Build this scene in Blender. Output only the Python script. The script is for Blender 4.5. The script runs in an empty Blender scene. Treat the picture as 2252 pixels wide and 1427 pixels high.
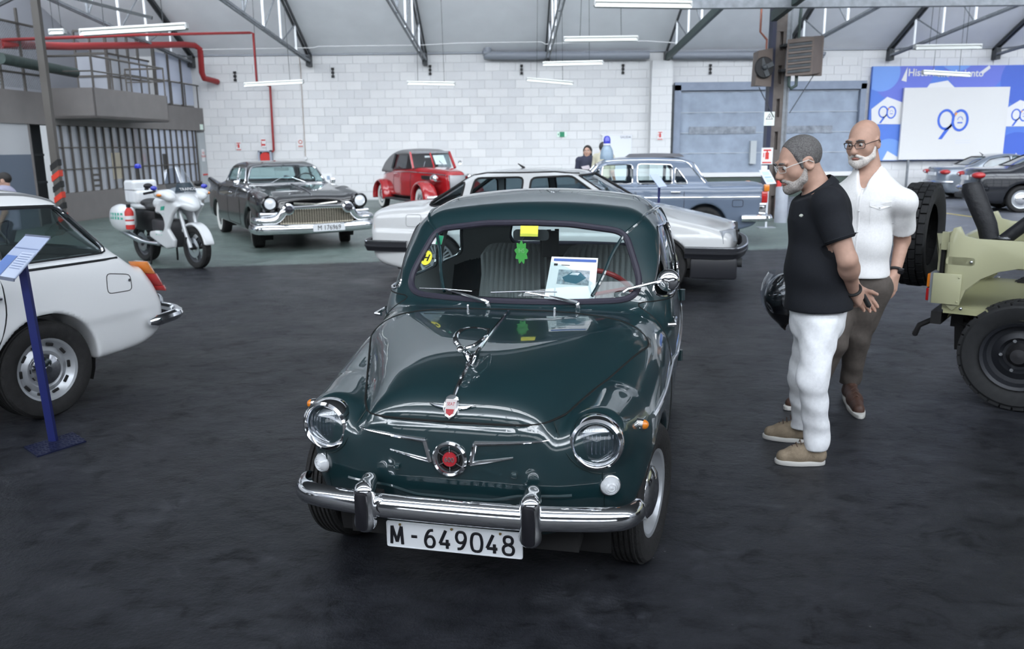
import bpy, bmesh, math, random
import numpy as np
from mathutils import Vector, Matrix
from mathutils.bvhtree import BVHTree

# ------------------------------------------------------------------ camera, world, light, exposure
IMG_W, IMG_H, FPX = 2252, 1427, 1800.0
PITCH, ROLL, CAM_H = 0.2139, -0.010, 1.60
scene = bpy.context.scene
COL = scene.collection
_cam = bpy.data.cameras.new('camera')
_cam.sensor_width = 36.0
_cam.lens = 36.0 * FPX / IMG_W
_cam.clip_start = 0.05
_cam.clip_end = 200
_cam.dof.use_dof = True
_cam.dof.focus_distance = 3.1
_cam.dof.aperture_fstop = 4.5
camera = bpy.data.objects.new('camera', _cam)
COL.objects.link(camera)
_c, _s = math.cos(PITCH), math.sin(PITCH)
_base = Matrix(((1, 0, 0), (0, _s, -_c), (0, _c, _s)))
camera.matrix_world = Matrix.Translation((0, 0, CAM_H)) @ (_base @ Matrix.Rotation(ROLL, 3, 'Z')).to_4x4()
scene.camera = camera

world = bpy.data.worlds.new('world')
scene.world = world
world.use_nodes = True
world.node_tree.nodes['Background'].inputs[0].default_value = (0.72, 0.82, 1.0, 1)
world.node_tree.nodes['Background'].inputs[1].default_value = 0.6
scene.view_settings.view_transform = 'Standard'
scene.view_settings.look = 'None'
scene.view_settings.exposure = -0.17
scene.view_settings.gamma = 1.0
scene.view_settings.use_curve_mapping = False
SKYLIGHT = 6.8           # brightness of the north-light glazing in the saw-tooth roof

random.seed(7)
R = math.radians
PI = math.pi


def ray(px, py):
    x, y = px - IMG_W / 2, py - IMG_H / 2
    cr, sr = math.cos(ROLL), math.sin(ROLL)
    X, Y = (x * cr + y * sr) / FPX, (-x * sr + y * cr) / FPX
    return np.array([X, _c - Y * _s, -_s - Y * _c])


def at(px, py, Y):
    """the point at depth Y that the photograph shows at pixel (px, py)"""
    d = ray(px, py)
    return np.array([0, 0, CAM_H]) + d * (Y / d[1])


def atx(px, py, X):
    d = ray(px, py)
    return np.array([0, 0, CAM_H]) + d * (X / d[0])


def fl(px, py, z=0.0):
    d = ray(px, py)
    return np.array([0, 0, CAM_H]) + d * ((z - CAM_H) / d[2])


# ------------------------------------------------------------------ materials
MATS = {}


def mat(name, col, rough=0.5, metal=0.0, coat=0.0, noise=0.0, nscale=20.0, bump=0.0, bscale=80.0, spec=0.5,
        emit=0.0, trans=0.0, alpha=1.0, ior=1.45, rnoise=0.0, coatrough=0.03, coatior=1.5):
    if name in MATS:
        return MATS[name]
    m = bpy.data.materials.new(name)
    m.use_nodes = True
    nt = m.node_tree
    b = nt.nodes['Principled BSDF']
    I = b.inputs
    c = (*col, 1)
    I['Base Color'].default_value = c
    I['Roughness'].default_value = rough
    I['Metallic'].default_value = metal
    I['Coat Weight'].default_value = coat
    I['Coat Roughness'].default_value = coatrough
    I['Coat IOR'].default_value = coatior
    I['Specular IOR Level'].default_value = spec
    I['IOR'].default_value = ior
    I['Transmission Weight'].default_value = trans
    I['Alpha'].default_value = alpha
    if emit > 0:
        I['Emission Color'].default_value = c
        I['Emission Strength'].default_value = emit
    m.diffuse_color = c
    if noise or bump or rnoise:
        tc = nt.nodes.new('ShaderNodeTexCoord')
        if noise or rnoise:
            n = nt.nodes.new('ShaderNodeTexNoise')
            n.inputs['Scale'].default_value = nscale
            n.inputs['Detail'].default_value = 5
            nt.links.new(tc.outputs['Object'], n.inputs['Vector'])
            if noise:
                r = nt.nodes.new('ShaderNodeValToRGB')
                k0, k1 = max(0, 1 - noise), 1 + noise
                r.color_ramp.elements[0].position = .3
                r.color_ramp.elements[1].position = .7
                r.color_ramp.elements[0].color = (col[0] * k0, col[1] * k0, col[2] * k0, 1)
                r.color_ramp.elements[1].color = (min(1, col[0] * k1), min(1, col[1] * k1), min(1, col[2] * k1), 1)
                nt.links.new(n.outputs['Fac'], r.inputs[0])
                nt.links.new(r.outputs[0], I['Base Color'])
            if rnoise:
                mr = nt.nodes.new('ShaderNodeMapRange')
                mr.inputs[1].default_value = .3
                mr.inputs[2].default_value = .7
                mr.inputs[3].default_value = max(.02, rough - rnoise)
                mr.inputs[4].default_value = min(1, rough + rnoise)
                nt.links.new(n.outputs['Fac'], mr.inputs[0])
                nt.links.new(mr.outputs[0], I['Roughness'])
        if bump:
            n2 = nt.nodes.new('ShaderNodeTexNoise')
            n2.inputs['Scale'].default_value = bscale
            n2.inputs['Detail'].default_value = 4
            nt.links.new(tc.outputs['Object'], n2.inputs['Vector'])
            bp = nt.nodes.new('ShaderNodeBump')
            bp.inputs['Strength'].default_value = bump
            bp.inputs['Distance'].default_value = .02
            nt.links.new(n2.outputs['Fac'], bp.inputs['Height'])
            nt.links.new(bp.outputs[0], I['Normal'])
    MATS[name] = m
    return m


def glass(name, tint, weight=0.12, rough=0.0):
    """thin pane: mostly clear, mirrors by Fresnel"""
    if name in MATS:
        return MATS[name]
    m = bpy.data.materials.new(name)
    m.use_nodes = True
    nt = m.node_tree
    nt.nodes.clear()
    o = nt.nodes.new('ShaderNodeOutputMaterial')
    t = nt.nodes.new('ShaderNodeBsdfTransparent')
    t.inputs[0].default_value = (*tint, 1)
    g = nt.nodes.new('ShaderNodeBsdfGlossy')
    g.inputs['Roughness'].default_value = rough
    g.inputs[0].default_value = (.95, .97, 1, 1)
    lw = nt.nodes.new('ShaderNodeLayerWeight')
    lw.inputs[0].default_value = .5
    pw = nt.nodes.new('ShaderNodeMath')
    pw.operation = 'POWER'
    pw.inputs[1].default_value = 5.0
    mr = nt.nodes.new('ShaderNodeMath')
    mr.operation = 'MULTIPLY_ADD'
    mr.use_clamp = True
    mr.inputs[1].default_value = .94
    mr.inputs[2].default_value = .05 + weight
    mx = nt.nodes.new('ShaderNodeMixShader')
    nt.links.new(lw.outputs['Facing'], pw.inputs[0])
    nt.links.new(pw.outputs[0], mr.inputs[0])
    nt.links.new(mr.outputs[0], mx.inputs[0])
    nt.links.new(t.outputs[0], mx.inputs[1])
    nt.links.new(g.outputs[0], mx.inputs[2])
    nt.links.new(mx.outputs[0], o.inputs[0])
    MATS[name] = m
    return m


# ------------------------------------------------------------------ objects
def tag(o, label=None, cat=None, group=None, kind=None):
    if label:
        o['label'] = label
    if cat:
        o['category'] = cat
    if group:
        o['group'] = group
    if kind:
        o['kind'] = kind
    return o


def thing(name, label, cat, loc=(0, 0, 0), rz=0.0, group=None):
    o = bpy.data.objects.new(name, None)
    o.empty_display_size = .2
    COL.objects.link(o)
    o.location = loc
    o.rotation_euler = (0, 0, rz)
    return tag(o, label, cat, group)


def link(name, me, parent=None, label=None):
    o = bpy.data.objects.new(name, me)
    COL.objects.link(o)
    if parent is not None:
        o.parent = parent
    if label:
        o['label'] = label
    return o


def clone(o, parent=None):
    c = o.copy()
    COL.objects.link(c)
    if parent is not None:
        c.parent = parent
    for ch in list(o.children):
        clone(ch, c)
    return c


def frame(d, up=(0, 0, 1)):
    d = Vector(d).normalized()
    u = Vector(up)
    if abs(d.dot(u)) > .98:
        u = Vector((0, 1, 0))
    s = d.cross(u).normalized()
    u = s.cross(d).normalized()
    return s, u, d


class MB:
    """collects shapes; build() links them as one mesh object"""

    def __init__(self):
        self.v, self.f = [], []

    def add(self, vs, fs):
        n = len(self.v)
        self.v += [tuple(p) for p in vs]
        self.f += [tuple(i + n for i in f) for f in fs]
        return self

    def box(self, c, s, rot=None):
        vs = []
        for k in range(8):
            p = Vector(((k & 1) - .5, (k >> 1 & 1) - .5, (k >> 2) - .5)) * 1.0
            p = Vector((p.x * s[0], p.y * s[1], p.z * s[2]))
            if rot is not None:
                p = rot @ p
            vs.append(p + Vector(c))
        return self.add(vs, [(0, 2, 3, 1), (4, 5, 7, 6), (0, 1, 5, 4), (2, 6, 7, 3), (0, 4, 6, 2), (1, 3, 7, 5)])

    def bx(self, x0, x1, y0, y1, z0, z1):
        return self.box(((x0 + x1) / 2, (y0 + y1) / 2, (z0 + z1) / 2), (abs(x1 - x0), abs(y1 - y0), abs(z1 - z0)))

    def beam(self, p, q, w, h, up=(0, 0, 1)):
        p, q = Vector(p), Vector(q)
        s, u, d = frame(q - p, up)
        vs = []
        for a in (p, q):
            for i, j in ((-1, -1), (1, -1), (1, 1), (-1, 1)):
                vs.append(a + s * (i * w / 2) + u * (j * h / 2))
        return self.add(vs, [(3, 2, 1, 0), (4, 5, 6, 7), (0, 1, 5, 4), (1, 2, 6, 5), (2, 3, 7, 6), (3, 0, 4, 7)])

    def tube(self, path, r, n=8, closed=False, cap=True, flat=1.0, up=(0, 0, 1)):
        path = [Vector(p) for p in path]
        m = len(path)
        rs = r if isinstance(r, (list, tuple)) else [r] * m
        vs, fs = [], []
        pu = None
        for i, p in enumerate(path):
            a = path[(i - 1) % m] if (closed or i > 0) else p
            b = path[(i + 1) % m] if (closed or i < m - 1) else p
            d = (b - a)
            if d.length < 1e-9:
                d = Vector((0, 0, 1))
            d.normalize()
            if pu is None:
                s, u, _ = frame(d, up)
            else:
                u = pu - d * pu.dot(d)
                if u.length < 1e-6:
                    _, u, _ = frame(d, up)
                u.normalize()
                s = d.cross(u).normalized()
            pu = u
            for k in range(n):
                t = 2 * PI * k / n
                vs.append(p + s * (math.cos(t) * rs[i]) + u * (math.sin(t) * rs[i] * flat))
        for i in range(m if closed else m - 1):
            j = (i + 1) % m
            for k in range(n):
                k2 = (k + 1) % n
                fs.append((i * n + k, i * n + k2, j * n + k2, j * n + k))
        if cap and not closed:
            fs.append(tuple(range(n))[::-1])
            fs.append(tuple((m - 1) * n + k for k in range(n)))
        return self.add(vs, fs)

    def cyl(self, p, q, r, r2=None, n=16):
        return self.tube([p, q], [r, r if r2 is None else r2], n)

    def lathe(self, prof, o=(0, 0, 0), axis=(0, 0, 1), n=32, a0=0.0, a1=2 * PI, up=(0, 0, 1)):
        """prof: (radius, height along axis)"""
        s, u, d = frame(axis, up)
        o = Vector(o)
        full = abs(a1 - a0 - 2 * PI) < 1e-6
        m = n if full else n + 1
        vs, fs = [], []
        for r, h in prof:
            for k in range(m):
                t = a0 + (a1 - a0) * k / n
                vs.append(o + d * h + (s * math.cos(t) + u * math.sin(t)) * max(r, 1e-5))
        for i in range(len(prof) - 1):
            for k in range(n):
                k2 = (k + 1) % m
                fs.append((i * m + k, i * m + k2, (i + 1) * m + k2, (i + 1) * m + k))
        return self.add(vs, fs)

    def sphere(self, c, r, n=16, m=10, rot=None):
        rx, ry, rz = (r, r, r) if not isinstance(r, (tuple, list)) else r
        vs, fs = [], []
        for i in range(m + 1):
            t = PI * i / m
            for k in range(n):
                a = 2 * PI * k / n
                p = Vector((rx * math.sin(t) * math.cos(a), ry * math.sin(t) * math.sin(a), rz * math.cos(t)))
                if rot is not None:
                    p = rot @ p
                vs.append(p + Vector(c))
        for i in range(m):
            for k in range(n):
                k2 = (k + 1) % n
                fs.append((i * n + k, (i + 1) * n + k, (i + 1) * n + k2, i * n + k2))
        return self.add(vs, fs)

    def prism(self, poly, o, ex, ey, t):
        """polygon in the plane o + a*ex + b*ey, thickness t along ex x ey"""
        o, ex, ey = Vector(o), Vector(ex), Vector(ey)
        nz = ex.cross(ey).normalized() * t
        n = len(poly)
        a = [o + ex * p[0] + ey * p[1] for p in poly]
        b = [p + nz for p in a]
        return self.add(a + b, [tuple(range(n))[::-1], tuple(range(n, 2 * n))] +
                        [(i, (i + 1) % n, n + (i + 1) % n, n + i) for i in range(n)])

    def strip(self, A, B):
        """quads between two point rows"""
        n = len(A)
        return self.add(list(A) + list(B), [(i, i + 1, n + i + 1, n + i) for i in range(n - 1)])

    def grid(self, rows, close_u=False):
        m, n = len(rows), len(rows[0])
        vs = [p for r in rows for p in r]
        fs = []
        for i in range(m - 1):
            for k in range(n if close_u else n - 1):
                k2 = (k + 1) % n
                fs.append((i * n + k, i * n + k2, (i + 1) * n + k2, (i + 1) * n + k))
        return self.add(vs, fs)

    def mesh(self, name, m, smooth=True, bevel=0.0, angle=35, seg=2, fix=True):
        me = bpy.data.meshes.new(name)
        bm = bmesh.new()
        bv = [bm.verts.new(p) for p in self.v]
        for f in self.f:
            try:
                bm.faces.new([bv[i] for i in f])
            except ValueError:
                pass
        bmesh.ops.remove_doubles(bm, verts=bm.verts, dist=1e-6)
        if fix:
            bmesh.ops.recalc_face_normals(bm, faces=bm.faces)
        if bevel > 0:
            es = [e for e in bm.edges if len(e.link_faces) == 2 and e.calc_face_angle(0) > R(30)]
            bmesh.ops.bevel(bm, geom=es, offset=bevel, segments=seg, profile=.5, affect='EDGES', clamp_overlap=True)
        if smooth:
            for f in bm.faces:
                f.smooth = True
            for e in bm.edges:
                if len(e.link_faces) == 2 and e.calc_face_angle(0) > R(angle):
                    e.smooth = False
        bm.to_mesh(me)
        bm.free()
        if m is not None:
            me.materials.append(m)
        return me

    def build(self, name, m, parent=None, label=None, **k):
        return link(name, self.mesh(name, m, **k), parent, label)


def rpoly(pts, r, n=5):
    """convex polygon with rounded corners; r one radius or one for each corner"""
    out = []
    m = len(pts)
    rr = r if isinstance(r, (list, tuple)) else [r] * m
    for i in range(m):
        a, b, c = (np.array(pts[(i + k - 1) % m], float) for k in range(3))
        u, v = a - b, c - b
        lu, lv = np.linalg.norm(u), np.linalg.norm(v)
        u, v = u / lu, v / lv
        ang = math.acos(max(-1, min(1, float(u @ v))))
        t = min(rr[i] / math.tan(ang / 2), lu * .48, lv * .48)
        if rr[i] <= 1e-6:
            out.append(tuple(b))
            continue
        p, q = b + u * t, b + v * t
        for k in range(n + 1):
            s = k / n
            out.append(tuple((1 - s) ** 2 * p + 2 * s * (1 - s) * b + s * s * q))
    return out


def circle(cx, cy, r, n=32, ry=None):
    ry = r if ry is None else ry
    return [(cx + r * math.cos(2 * PI * k / n), cy + ry * math.sin(2 * PI * k / n)) for k in range(n)]


def crom(pts, n=8, closed=False):
    """Catmull-Rom through points of any dimension"""
    P = [np.array(p, float) for p in pts]
    m = len(P)
    out = []
    for i in range(m if closed else m - 1):
        g = lambda j: P[j % m] if closed else P[max(0, min(m - 1, j))]
        p0, p1, p2, p3 = g(i - 1), g(i), g(i + 1), g(i + 2)
        for k in range(n):
            t = k / n
            out.append(.5 * (2 * p1 + (p2 - p0) * t + (2 * p0 - 5 * p1 + 4 * p2 - p3) * t * t + (3 * p1 - p0 - 3 * p2 + p3) * t ** 3))
    if not closed:
        out.append(P[-1])
    return [tuple(p) for p in out]


def text(s, size, m, mtx, parent, name='lettering', ext=.0008, align='CENTER', spacing=1.0, bold=0.0, shear=0.0, sx=1.0):
    cu = bpy.data.curves.new('t', 'FONT')
    cu.body = s
    cu.size = size
    cu.align_x = align
    cu.align_y = 'CENTER'
    cu.extrude = ext
    cu.offset = bold
    cu.shear = shear
    cu.space_character = spacing
    cu.resolution_u = 3
    ob = bpy.data.objects.new('t', cu)
    COL.objects.link(ob)
    bpy.context.view_layer.update()
    me = bpy.data.meshes.new_from_object(ob.evaluated_get(bpy.context.evaluated_depsgraph_get()))
    bpy.data.objects.remove(ob)
    me.transform(Matrix.Diagonal((sx, 1, 1, 1)))
    me.transform(mtx)
    me.materials.clear()
    me.materials.append(m)
    return link(name, me, parent)


def facing(loc, rz=0.0, tilt=0.0):
    """matrix for lettering that stands upright, read from -Y when rz = 0; tilt leans its top back"""
    return Matrix.Translation(loc) @ Matrix.Rotation(rz, 4, 'Z') @ Matrix.Rotation(PI / 2 - tilt, 4, 'X')


# ------------------------------------------------------------------ distance-field solids (surface nets)
def smax(a, b, k):
    if k <= 0:
        return np.maximum(a, b)
    h = np.maximum(k - np.abs(a - b), 0) / k
    return np.maximum(a, b) + h * h * k * .25


def smin(a, b, k):
    return -smax(-a, -b, k)


class Field:
    def __init__(self, lo, hi, h):
        self.lo = np.array(lo, float)
        self.h = h
        self.n = [int(math.ceil((hi[i] - lo[i]) / h)) + 1 for i in range(3)]
        ax = [self.lo[i] + h * np.arange(self.n[i]) for i in range(3)]
        self.ax = ax
        self.x = ax[0][:, None, None].astype(np.float32)
        self.y = ax[1][None, :, None].astype(np.float32)
        self.z = ax[2][None, None, :].astype(np.float32)
        self.D = np.full(self.n, 9.0, np.float32)

    def sub(self, lo, hi, pad):
        sl = []
        for i in range(3):
            a = int(math.floor((min(lo[i], hi[i]) - pad - self.lo[i]) / self.h))
            b = int(math.ceil((max(lo[i], hi[i]) + pad - self.lo[i]) / self.h)) + 1
            sl.append(slice(max(0, a), min(self.n[i], b)))
        return tuple(sl)

    def put(self, lo, hi, fn, k=.0, pad=None, op='add'):
        """stamp fn(x, y, z) inside the box lo..hi"""
        s = self.sub(lo, hi, (k + 3 * self.h) if pad is None else pad)
        if any(q.stop <= q.start for q in s):
            return self
        d = fn(self.x[s[0]], self.y[:, s[1]], self.z[:, :, s[2]])
        if op == 'add':
            self.D[s] = smin(self.D[s], d, k)
        else:
            self.D[s] = smax(self.D[s], -d, k)
        return self

    def cone(self, p, q, r1, r2, k=.02, sc=(1, 1, 1), op='add'):
        """tapered capsule"""
        p, q = np.array(p, float), np.array(q, float)
        rm = max(r1, r2)

        def fn(x, y, z):
            d = q - p
            L2 = float(d @ d) + 1e-12
            t = np.clip(((x - p[0]) * d[0] + (y - p[1]) * d[1] + (z - p[2]) * d[2]) / L2, 0, 1)
            e = np.sqrt(((x - p[0] - t * d[0]) / sc[0]) ** 2 + ((y - p[1] - t * d[1]) / sc[1]) ** 2 + ((z - p[2] - t * d[2]) / sc[2]) ** 2)
            return (e - (r1 + (r2 - r1) * t)) * min(sc)
        ext = rm * max(sc)
        return self.put(np.minimum(p, q) - ext, np.maximum(p, q) + ext, fn, k, op=op)

    def ell(self, c, r, k=.02, rot=None, op='add'):
        c = np.array(c, float)
        M = np.array(rot) if rot is not None else np.eye(3)

        def fn(x, y, z):
            dx, dy, dz = x - c[0], y - c[1], z - c[2]
            a = (M[0][0] * dx + M[1][0] * dy + M[2][0] * dz) / r[0]
            b = (M[0][1] * dx + M[1][1] * dy + M[2][1] * dz) / r[1]
            e = (M[0][2] * dx + M[1][2] * dy + M[2][2] * dz) / r[2]
            k0 = np.sqrt(a * a + b * b + e * e)
            k1 = np.sqrt((a / r[0]) ** 2 + (b / r[1]) ** 2 + (e / r[2]) ** 2)
            return k0 * (k0 - 1) / np.maximum(k1, 1e-6)
        m = max(r)
        return self.put(c - m, c + m, fn, k, op=op)

    def rbox(self, c, s, r=.02, k=.02, rot=None, op='add'):
        c = np.array(c, float)
        M = np.array(rot) if rot is not None else np.eye(3)

        def fn(x, y, z):
            dx, dy, dz = x - c[0], y - c[1], z - c[2]
            q = [np.abs(M[0][i] * dx + M[1][i] * dy + M[2][i] * dz) - (s[i] / 2 - r) for i in range(3)]
            return np.sqrt(np.maximum(q[0], 0) ** 2 + np.maximum(q[1], 0) ** 2 + np.maximum(q[2], 0) ** 2) + \
                np.minimum(np.maximum(q[0], np.maximum(q[1], q[2])), 0) - r
        m = np.linalg.norm(s) / 2
        return self.put(c - m, c + m, fn, k, op=op)

    def samp(self, A, P):
        g = (P - self.lo) / self.h
        i = np.clip(np.floor(g).astype(int), 0, np.array(self.n) - 2)
        f = g - i
        out = 0
        for k in range(8):
            o = np.array([k & 1, k >> 1 & 1, k >> 2])
            w = np.prod(np.where(o, f, 1 - f), axis=1)
            j = i + o
            out = out + w * A[j[:, 0], j[:, 1], j[:, 2]]
        return out

    def grad(self, P):
        g = np.zeros_like(P)
        e = self.h
        for a in range(3):
            d = np.zeros(3)
            d[a] = e
            g[:, a] = self.samp(self.D, P + d) - self.samp(self.D, P - d)
        return g / (2 * e)

    def surf(self, newton=2):
        D = self.D
        sgn = D < 0
        n = self.n
        c = [sgn[i:n[0] - 1 + i, j:n[1] - 1 + j, k:n[2] - 1 + k] for i in (0, 1) for j in (0, 1) for k in (0, 1)]
        anyc = c[0].copy()
        allc = c[0].copy()
        for q in c[1:]:
            anyc |= q
            allc &= q
        act = anyc & ~allc
        idx = np.argwhere(act)
        imap = np.full(act.shape, -1, np.int32)
        imap[act] = np.arange(len(idx), dtype=np.int32)
        off = np.array([[k & 1, k >> 1 & 1, k >> 2] for k in range(8)])
        val = np.stack([D[idx[:, 0] + o[0], idx[:, 1] + o[1], idx[:, 2] + o[2]] for o in off], 1)
        pos = np.zeros((len(idx), 3))
        cnt = np.zeros(len(idx))
        for a in range(8):
            for b in range(a + 1, 8):
                if bin(a ^ b).count('1') != 1:
                    continue
                va, vb = val[:, a], val[:, b]
                m = (va < 0) != (vb < 0)
                t = np.where(m, va / np.where(m, va - vb, 1), 0)[:, None]
                pos += np.where(m[:, None], off[a] + t * (off[b] - off[a]), 0)
                cnt += m
        P = self.lo + self.h * (idx + pos / cnt[:, None])
        for _ in range(newton):
            d = self.samp(D, P)
            g = self.grad(P)
            st = (d / np.maximum((g * g).sum(1), .05))[:, None] * g
            ln = np.linalg.norm(st, axis=1, keepdims=True)
            P = P - st * np.minimum(1, .5 * self.h / np.maximum(ln, 1e-9))
        N = self.grad(P)
        N /= np.maximum(np.linalg.norm(N, axis=1, keepdims=True), 1e-9)
        F = []
        for a in range(3):
            b, e = (a + 1) % 3, (a + 2) % 3
            s0 = [slice(None)] * 3
            s1 = [slice(None)] * 3
            s0[a] = slice(0, n[a] - 1)
            s1[a] = slice(1, n[a])
            A, B = sgn[tuple(s0)], sgn[tuple(s1)]
            ch = A != B
            e_idx = np.argwhere(ch)
            e_idx = e_idx[(e_idx[:, b] > 0) & (e_idx[:, e] > 0) & (e_idx[:, b] < n[b] - 1) & (e_idx[:, e] < n[e] - 1)]
            fl_ = A[e_idx[:, 0], e_idx[:, 1], e_idx[:, 2]]
            q = []
            for db, de in ((-1, -1), (0, -1), (0, 0), (-1, 0)):
                w = e_idx.copy()
                w[:, b] += db
                w[:, e] += de
                q.append(imap[w[:, 0], w[:, 1], w[:, 2]])
            q = np.stack(q, 1)
            q[~fl_] = q[~fl_][:, ::-1]
            F.append(q)
        F = np.concatenate(F)
        return Surf(P, N, F[(F >= 0).all(1)])


class Surf:
    """a surface with its normals that can be cut into labelled regions along outlines"""

    def __init__(self, P, N, F):
        self.P = [p for p in P]
        self.N = [p for p in N]
        self.F = [tuple(int(i) for i in f) for f in F]
        self.L = ['body'] * len(self.F)
        self._bvh = None

    def bvh(self):
        if self._bvh is None:
            self._bvh = BVHTree.FromPolygons([Vector(p) for p in self.P], self.F)
        return self._bvh

    def cut(self, poly, ax, label, cond=None, src='body'):
        """label the part of region src inside the convex polygon, seen along axis ax ('x': y,z; 'y': x,z; 'z': x,y)"""
        self.bvh()
        ia, ib = {'x': (1, 2), 'y': (0, 2), 'z': (0, 1)}[ax]
        poly = [np.array(p, float) for p in poly]
        area = sum(poly[i - 1][0] * poly[i][1] - poly[i][0] * poly[i - 1][1] for i in range(len(poly)))
        if area < 0:
            poly = poly[::-1]
        lo = np.min(poly, 0)
        hi = np.max(poly, 0)
        PA = np.array(self.P)
        srcs = src if isinstance(src, (tuple, list)) else (src,)
        ok_v = cond(PA[:, 0], PA[:, 1], PA[:, 2]) if cond is not None else None
        a, b = PA[:, ia], PA[:, ib]
        cache = {}
        m = len(poly)
        P, N = self.P, self.N
        # faces that can meet the outline
        ln = np.fromiter((len(f) for f in self.F), np.int64, len(self.F))
        st = np.concatenate([[0], np.cumsum(ln)[:-1]])
        fl_ = np.fromiter((i for f in self.F for i in f), np.int64, int(ln.sum()))
        va, vb = a[fl_], b[fl_]
        near = (np.maximum.reduceat(va, st) >= lo[0]) & (np.minimum.reduceat(va, st) <= hi[0]) & (np.maximum.reduceat(vb, st) >= lo[1]) & (np.minimum.reduceat(vb, st) <= hi[1])
        if ok_v is not None:
            near &= np.logical_and.reduceat(ok_v[fl_], st)
        near &= np.fromiter((l in srcs for l in self.L), bool, len(self.L))
        idx = np.nonzero(near)[0].tolist()
        far = np.nonzero(~near)[0].tolist()
        nF, nL = [self.F[i] for i in far], [self.L[i] for i in far]
        for f, lb in ((self.F[i], self.L[i]) for i in idx):
            cur = list(f)
            for k in range(m):
                p0, p1 = poly[k], poly[(k + 1) % m]
                ex, ey = p1[0] - p0[0], p1[1] - p0[1]
                sd = [ex * (P[i][ib] - p0[1]) - ey * (P[i][ia] - p0[0]) for i in cur]
                if min(sd) >= -1e-12:
                    continue
                if max(sd) <= 1e-12:
                    nF.append(tuple(cur))
                    nL.append(lb)
                    cur = None
                    break
                ins, out = [], []
                c = len(cur)
                for q in range(c):
                    i, j = cur[q], cur[(q + 1) % c]
                    si, sj = sd[q], sd[(q + 1) % c]
                    if si >= 0:
                        ins.append(i)
                    if si <= 0:
                        out.append(i)
                    if (si > 0 and sj < 0) or (si < 0 and sj > 0):
                        key = (min(i, j), max(i, j), k)
                        if key not in cache:
                            t = si / (si - sj)
                            P.append(P[i] + (P[j] - P[i]) * t)
                            nn = N[i] + (N[j] - N[i]) * t
                            N.append(nn / max(1e-9, np.linalg.norm(nn)))
                            cache[key] = len(P) - 1
                        ins.append(cache[key])
                        out.append(cache[key])
                if len(out) >= 3:
                    nF.append(tuple(out))
                    nL.append(lb)
                cur = ins if len(ins) >= 3 else None
                if cur is None:
                    break
            if cur is not None:
                nF.append(tuple(cur))
                nL.append(label)
        self.F, self.L = nF, nL
        return self

    def drop(self, *labels):
        k = [i for i, l in enumerate(self.L) if l not in labels]
        self.F = [self.F[i] for i in k]
        self.L = [self.L[i] for i in k]
        return self

    def relabel(self, fn, src='body'):
        for i, f in enumerate(self.F):
            if self.L[i] == src:
                r = fn(np.mean([self.P[j] for j in f], 0))
                if r:
                    self.L[i] = r
        return self

    def loop(self, label):
        """longest boundary loop of a region, as points"""
        ed = {}
        for f, l in zip(self.F, self.L):
            if l != label:
                continue
            for q in range(len(f)):
                i, j = f[q], f[(q + 1) % len(f)]
                if (j, i) in ed:
                    del ed[(j, i)]
                else:
                    ed[(i, j)] = 1
        nx = {}
        for i, j in ed:
            nx.setdefault(i, []).append(j)
        best = []
        while nx:
            s = next(iter(nx))
            L = [s]
            c = s
            while c in nx:
                d = nx[c].pop()
                if not nx[c]:
                    del nx[c]
                if d == s:
                    break
                L.append(d)
                c = d
            if len(L) > len(best):
                best = L
        return [self.P[i] for i in best]

    def mesh(self, label, name, m, off=0.0):
        use, fs = {}, []
        for f, l in zip(self.F, self.L):
            if l == label:
                fs.append(tuple(use.setdefault(i, len(use)) for i in f))
        ids = sorted(use, key=use.get)
        me = bpy.data.meshes.new(name)
        if not ids:
            return me
        P = np.array([self.P[i] for i in ids])
        N = np.array([self.N[i] for i in ids])
        me.from_pydata((P + N * off).tolist(), [], fs)
        me.polygons.foreach_set('use_smooth', [True] * len(me.polygons))
        me.normals_split_custom_set_from_vertices(N.tolist())
        me.materials.append(m)
        me.update()
        return me

    def emit(self, label, name, m, parent=None, off=0.0, lab=None):
        return link(name, self.mesh(label, name, m, off), parent, lab)

    def hit(self, o, d):
        h = self.bvh().ray_cast(Vector(o), Vector(d))
        return (np.array(h[0]), np.array(h[1])) if h[0] is not None else (None, None)

    def side(self, path, sgn, off=0.0):
        """project a (y, z) path onto the flank"""
        out = []
        for y, z in path:
            p, n = self.hit((sgn * 3, y, z), (-sgn, 0, 0))
            if p is not None:
                out.append(tuple(p + np.array([sgn * off, 0, 0])))
        return out

    def top(self, path, off=0.0):
        out = []
        for x, y in path:
            p, n = self.hit((x, y, 4), (0, 0, -1))
            if p is not None:
                out.append(tuple(p + np.array([0, 0, off])))
        return out

    def front(self, path, off=0.0, d=1):
        out = []
        for x, z in path:
            p, n = self.hit((x, -6 * d, z), (0, d, 0))
            if p is not None:
                out.append(tuple(p - np.array([0, d * off, 0])))
        return out


def smooth_path(p, it=2, closed=True, step=.02):
    p = [np.array(q) for q in p]
    if len(p) < 4:
        return p
    # resample evenly
    q = p + [p[0]] if closed else p
    d = np.concatenate([[0], np.cumsum([np.linalg.norm(q[i + 1] - q[i]) for i in range(len(q) - 1)])])
    n = max(8, int(d[-1] / step))
    t = np.linspace(0, d[-1], n + (0 if closed else 1), endpoint=not closed)
    A = np.array(q)
    r = np.stack([np.interp(t, d, A[:, i]) for i in range(3)], 1)
    for _ in range(it):
        if closed:
            r = (np.roll(r, 1, 0) + 2 * r + np.roll(r, -1, 0)) / 4
        else:
            r[1:-1] = (r[:-2] + 2 * r[1:-1] + r[2:]) / 4
    return [tuple(v) for v in r]


def dense(path, step=.03):
    out = []
    for i in range(len(path) - 1):
        a, b = np.array(path[i], float), np.array(path[i + 1], float)
        n = max(1, int(np.linalg.norm(b - a) / step))
        out += [tuple(a + (b - a) * k / n) for k in range(n)]
    return out + [tuple(path[-1])]


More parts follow.
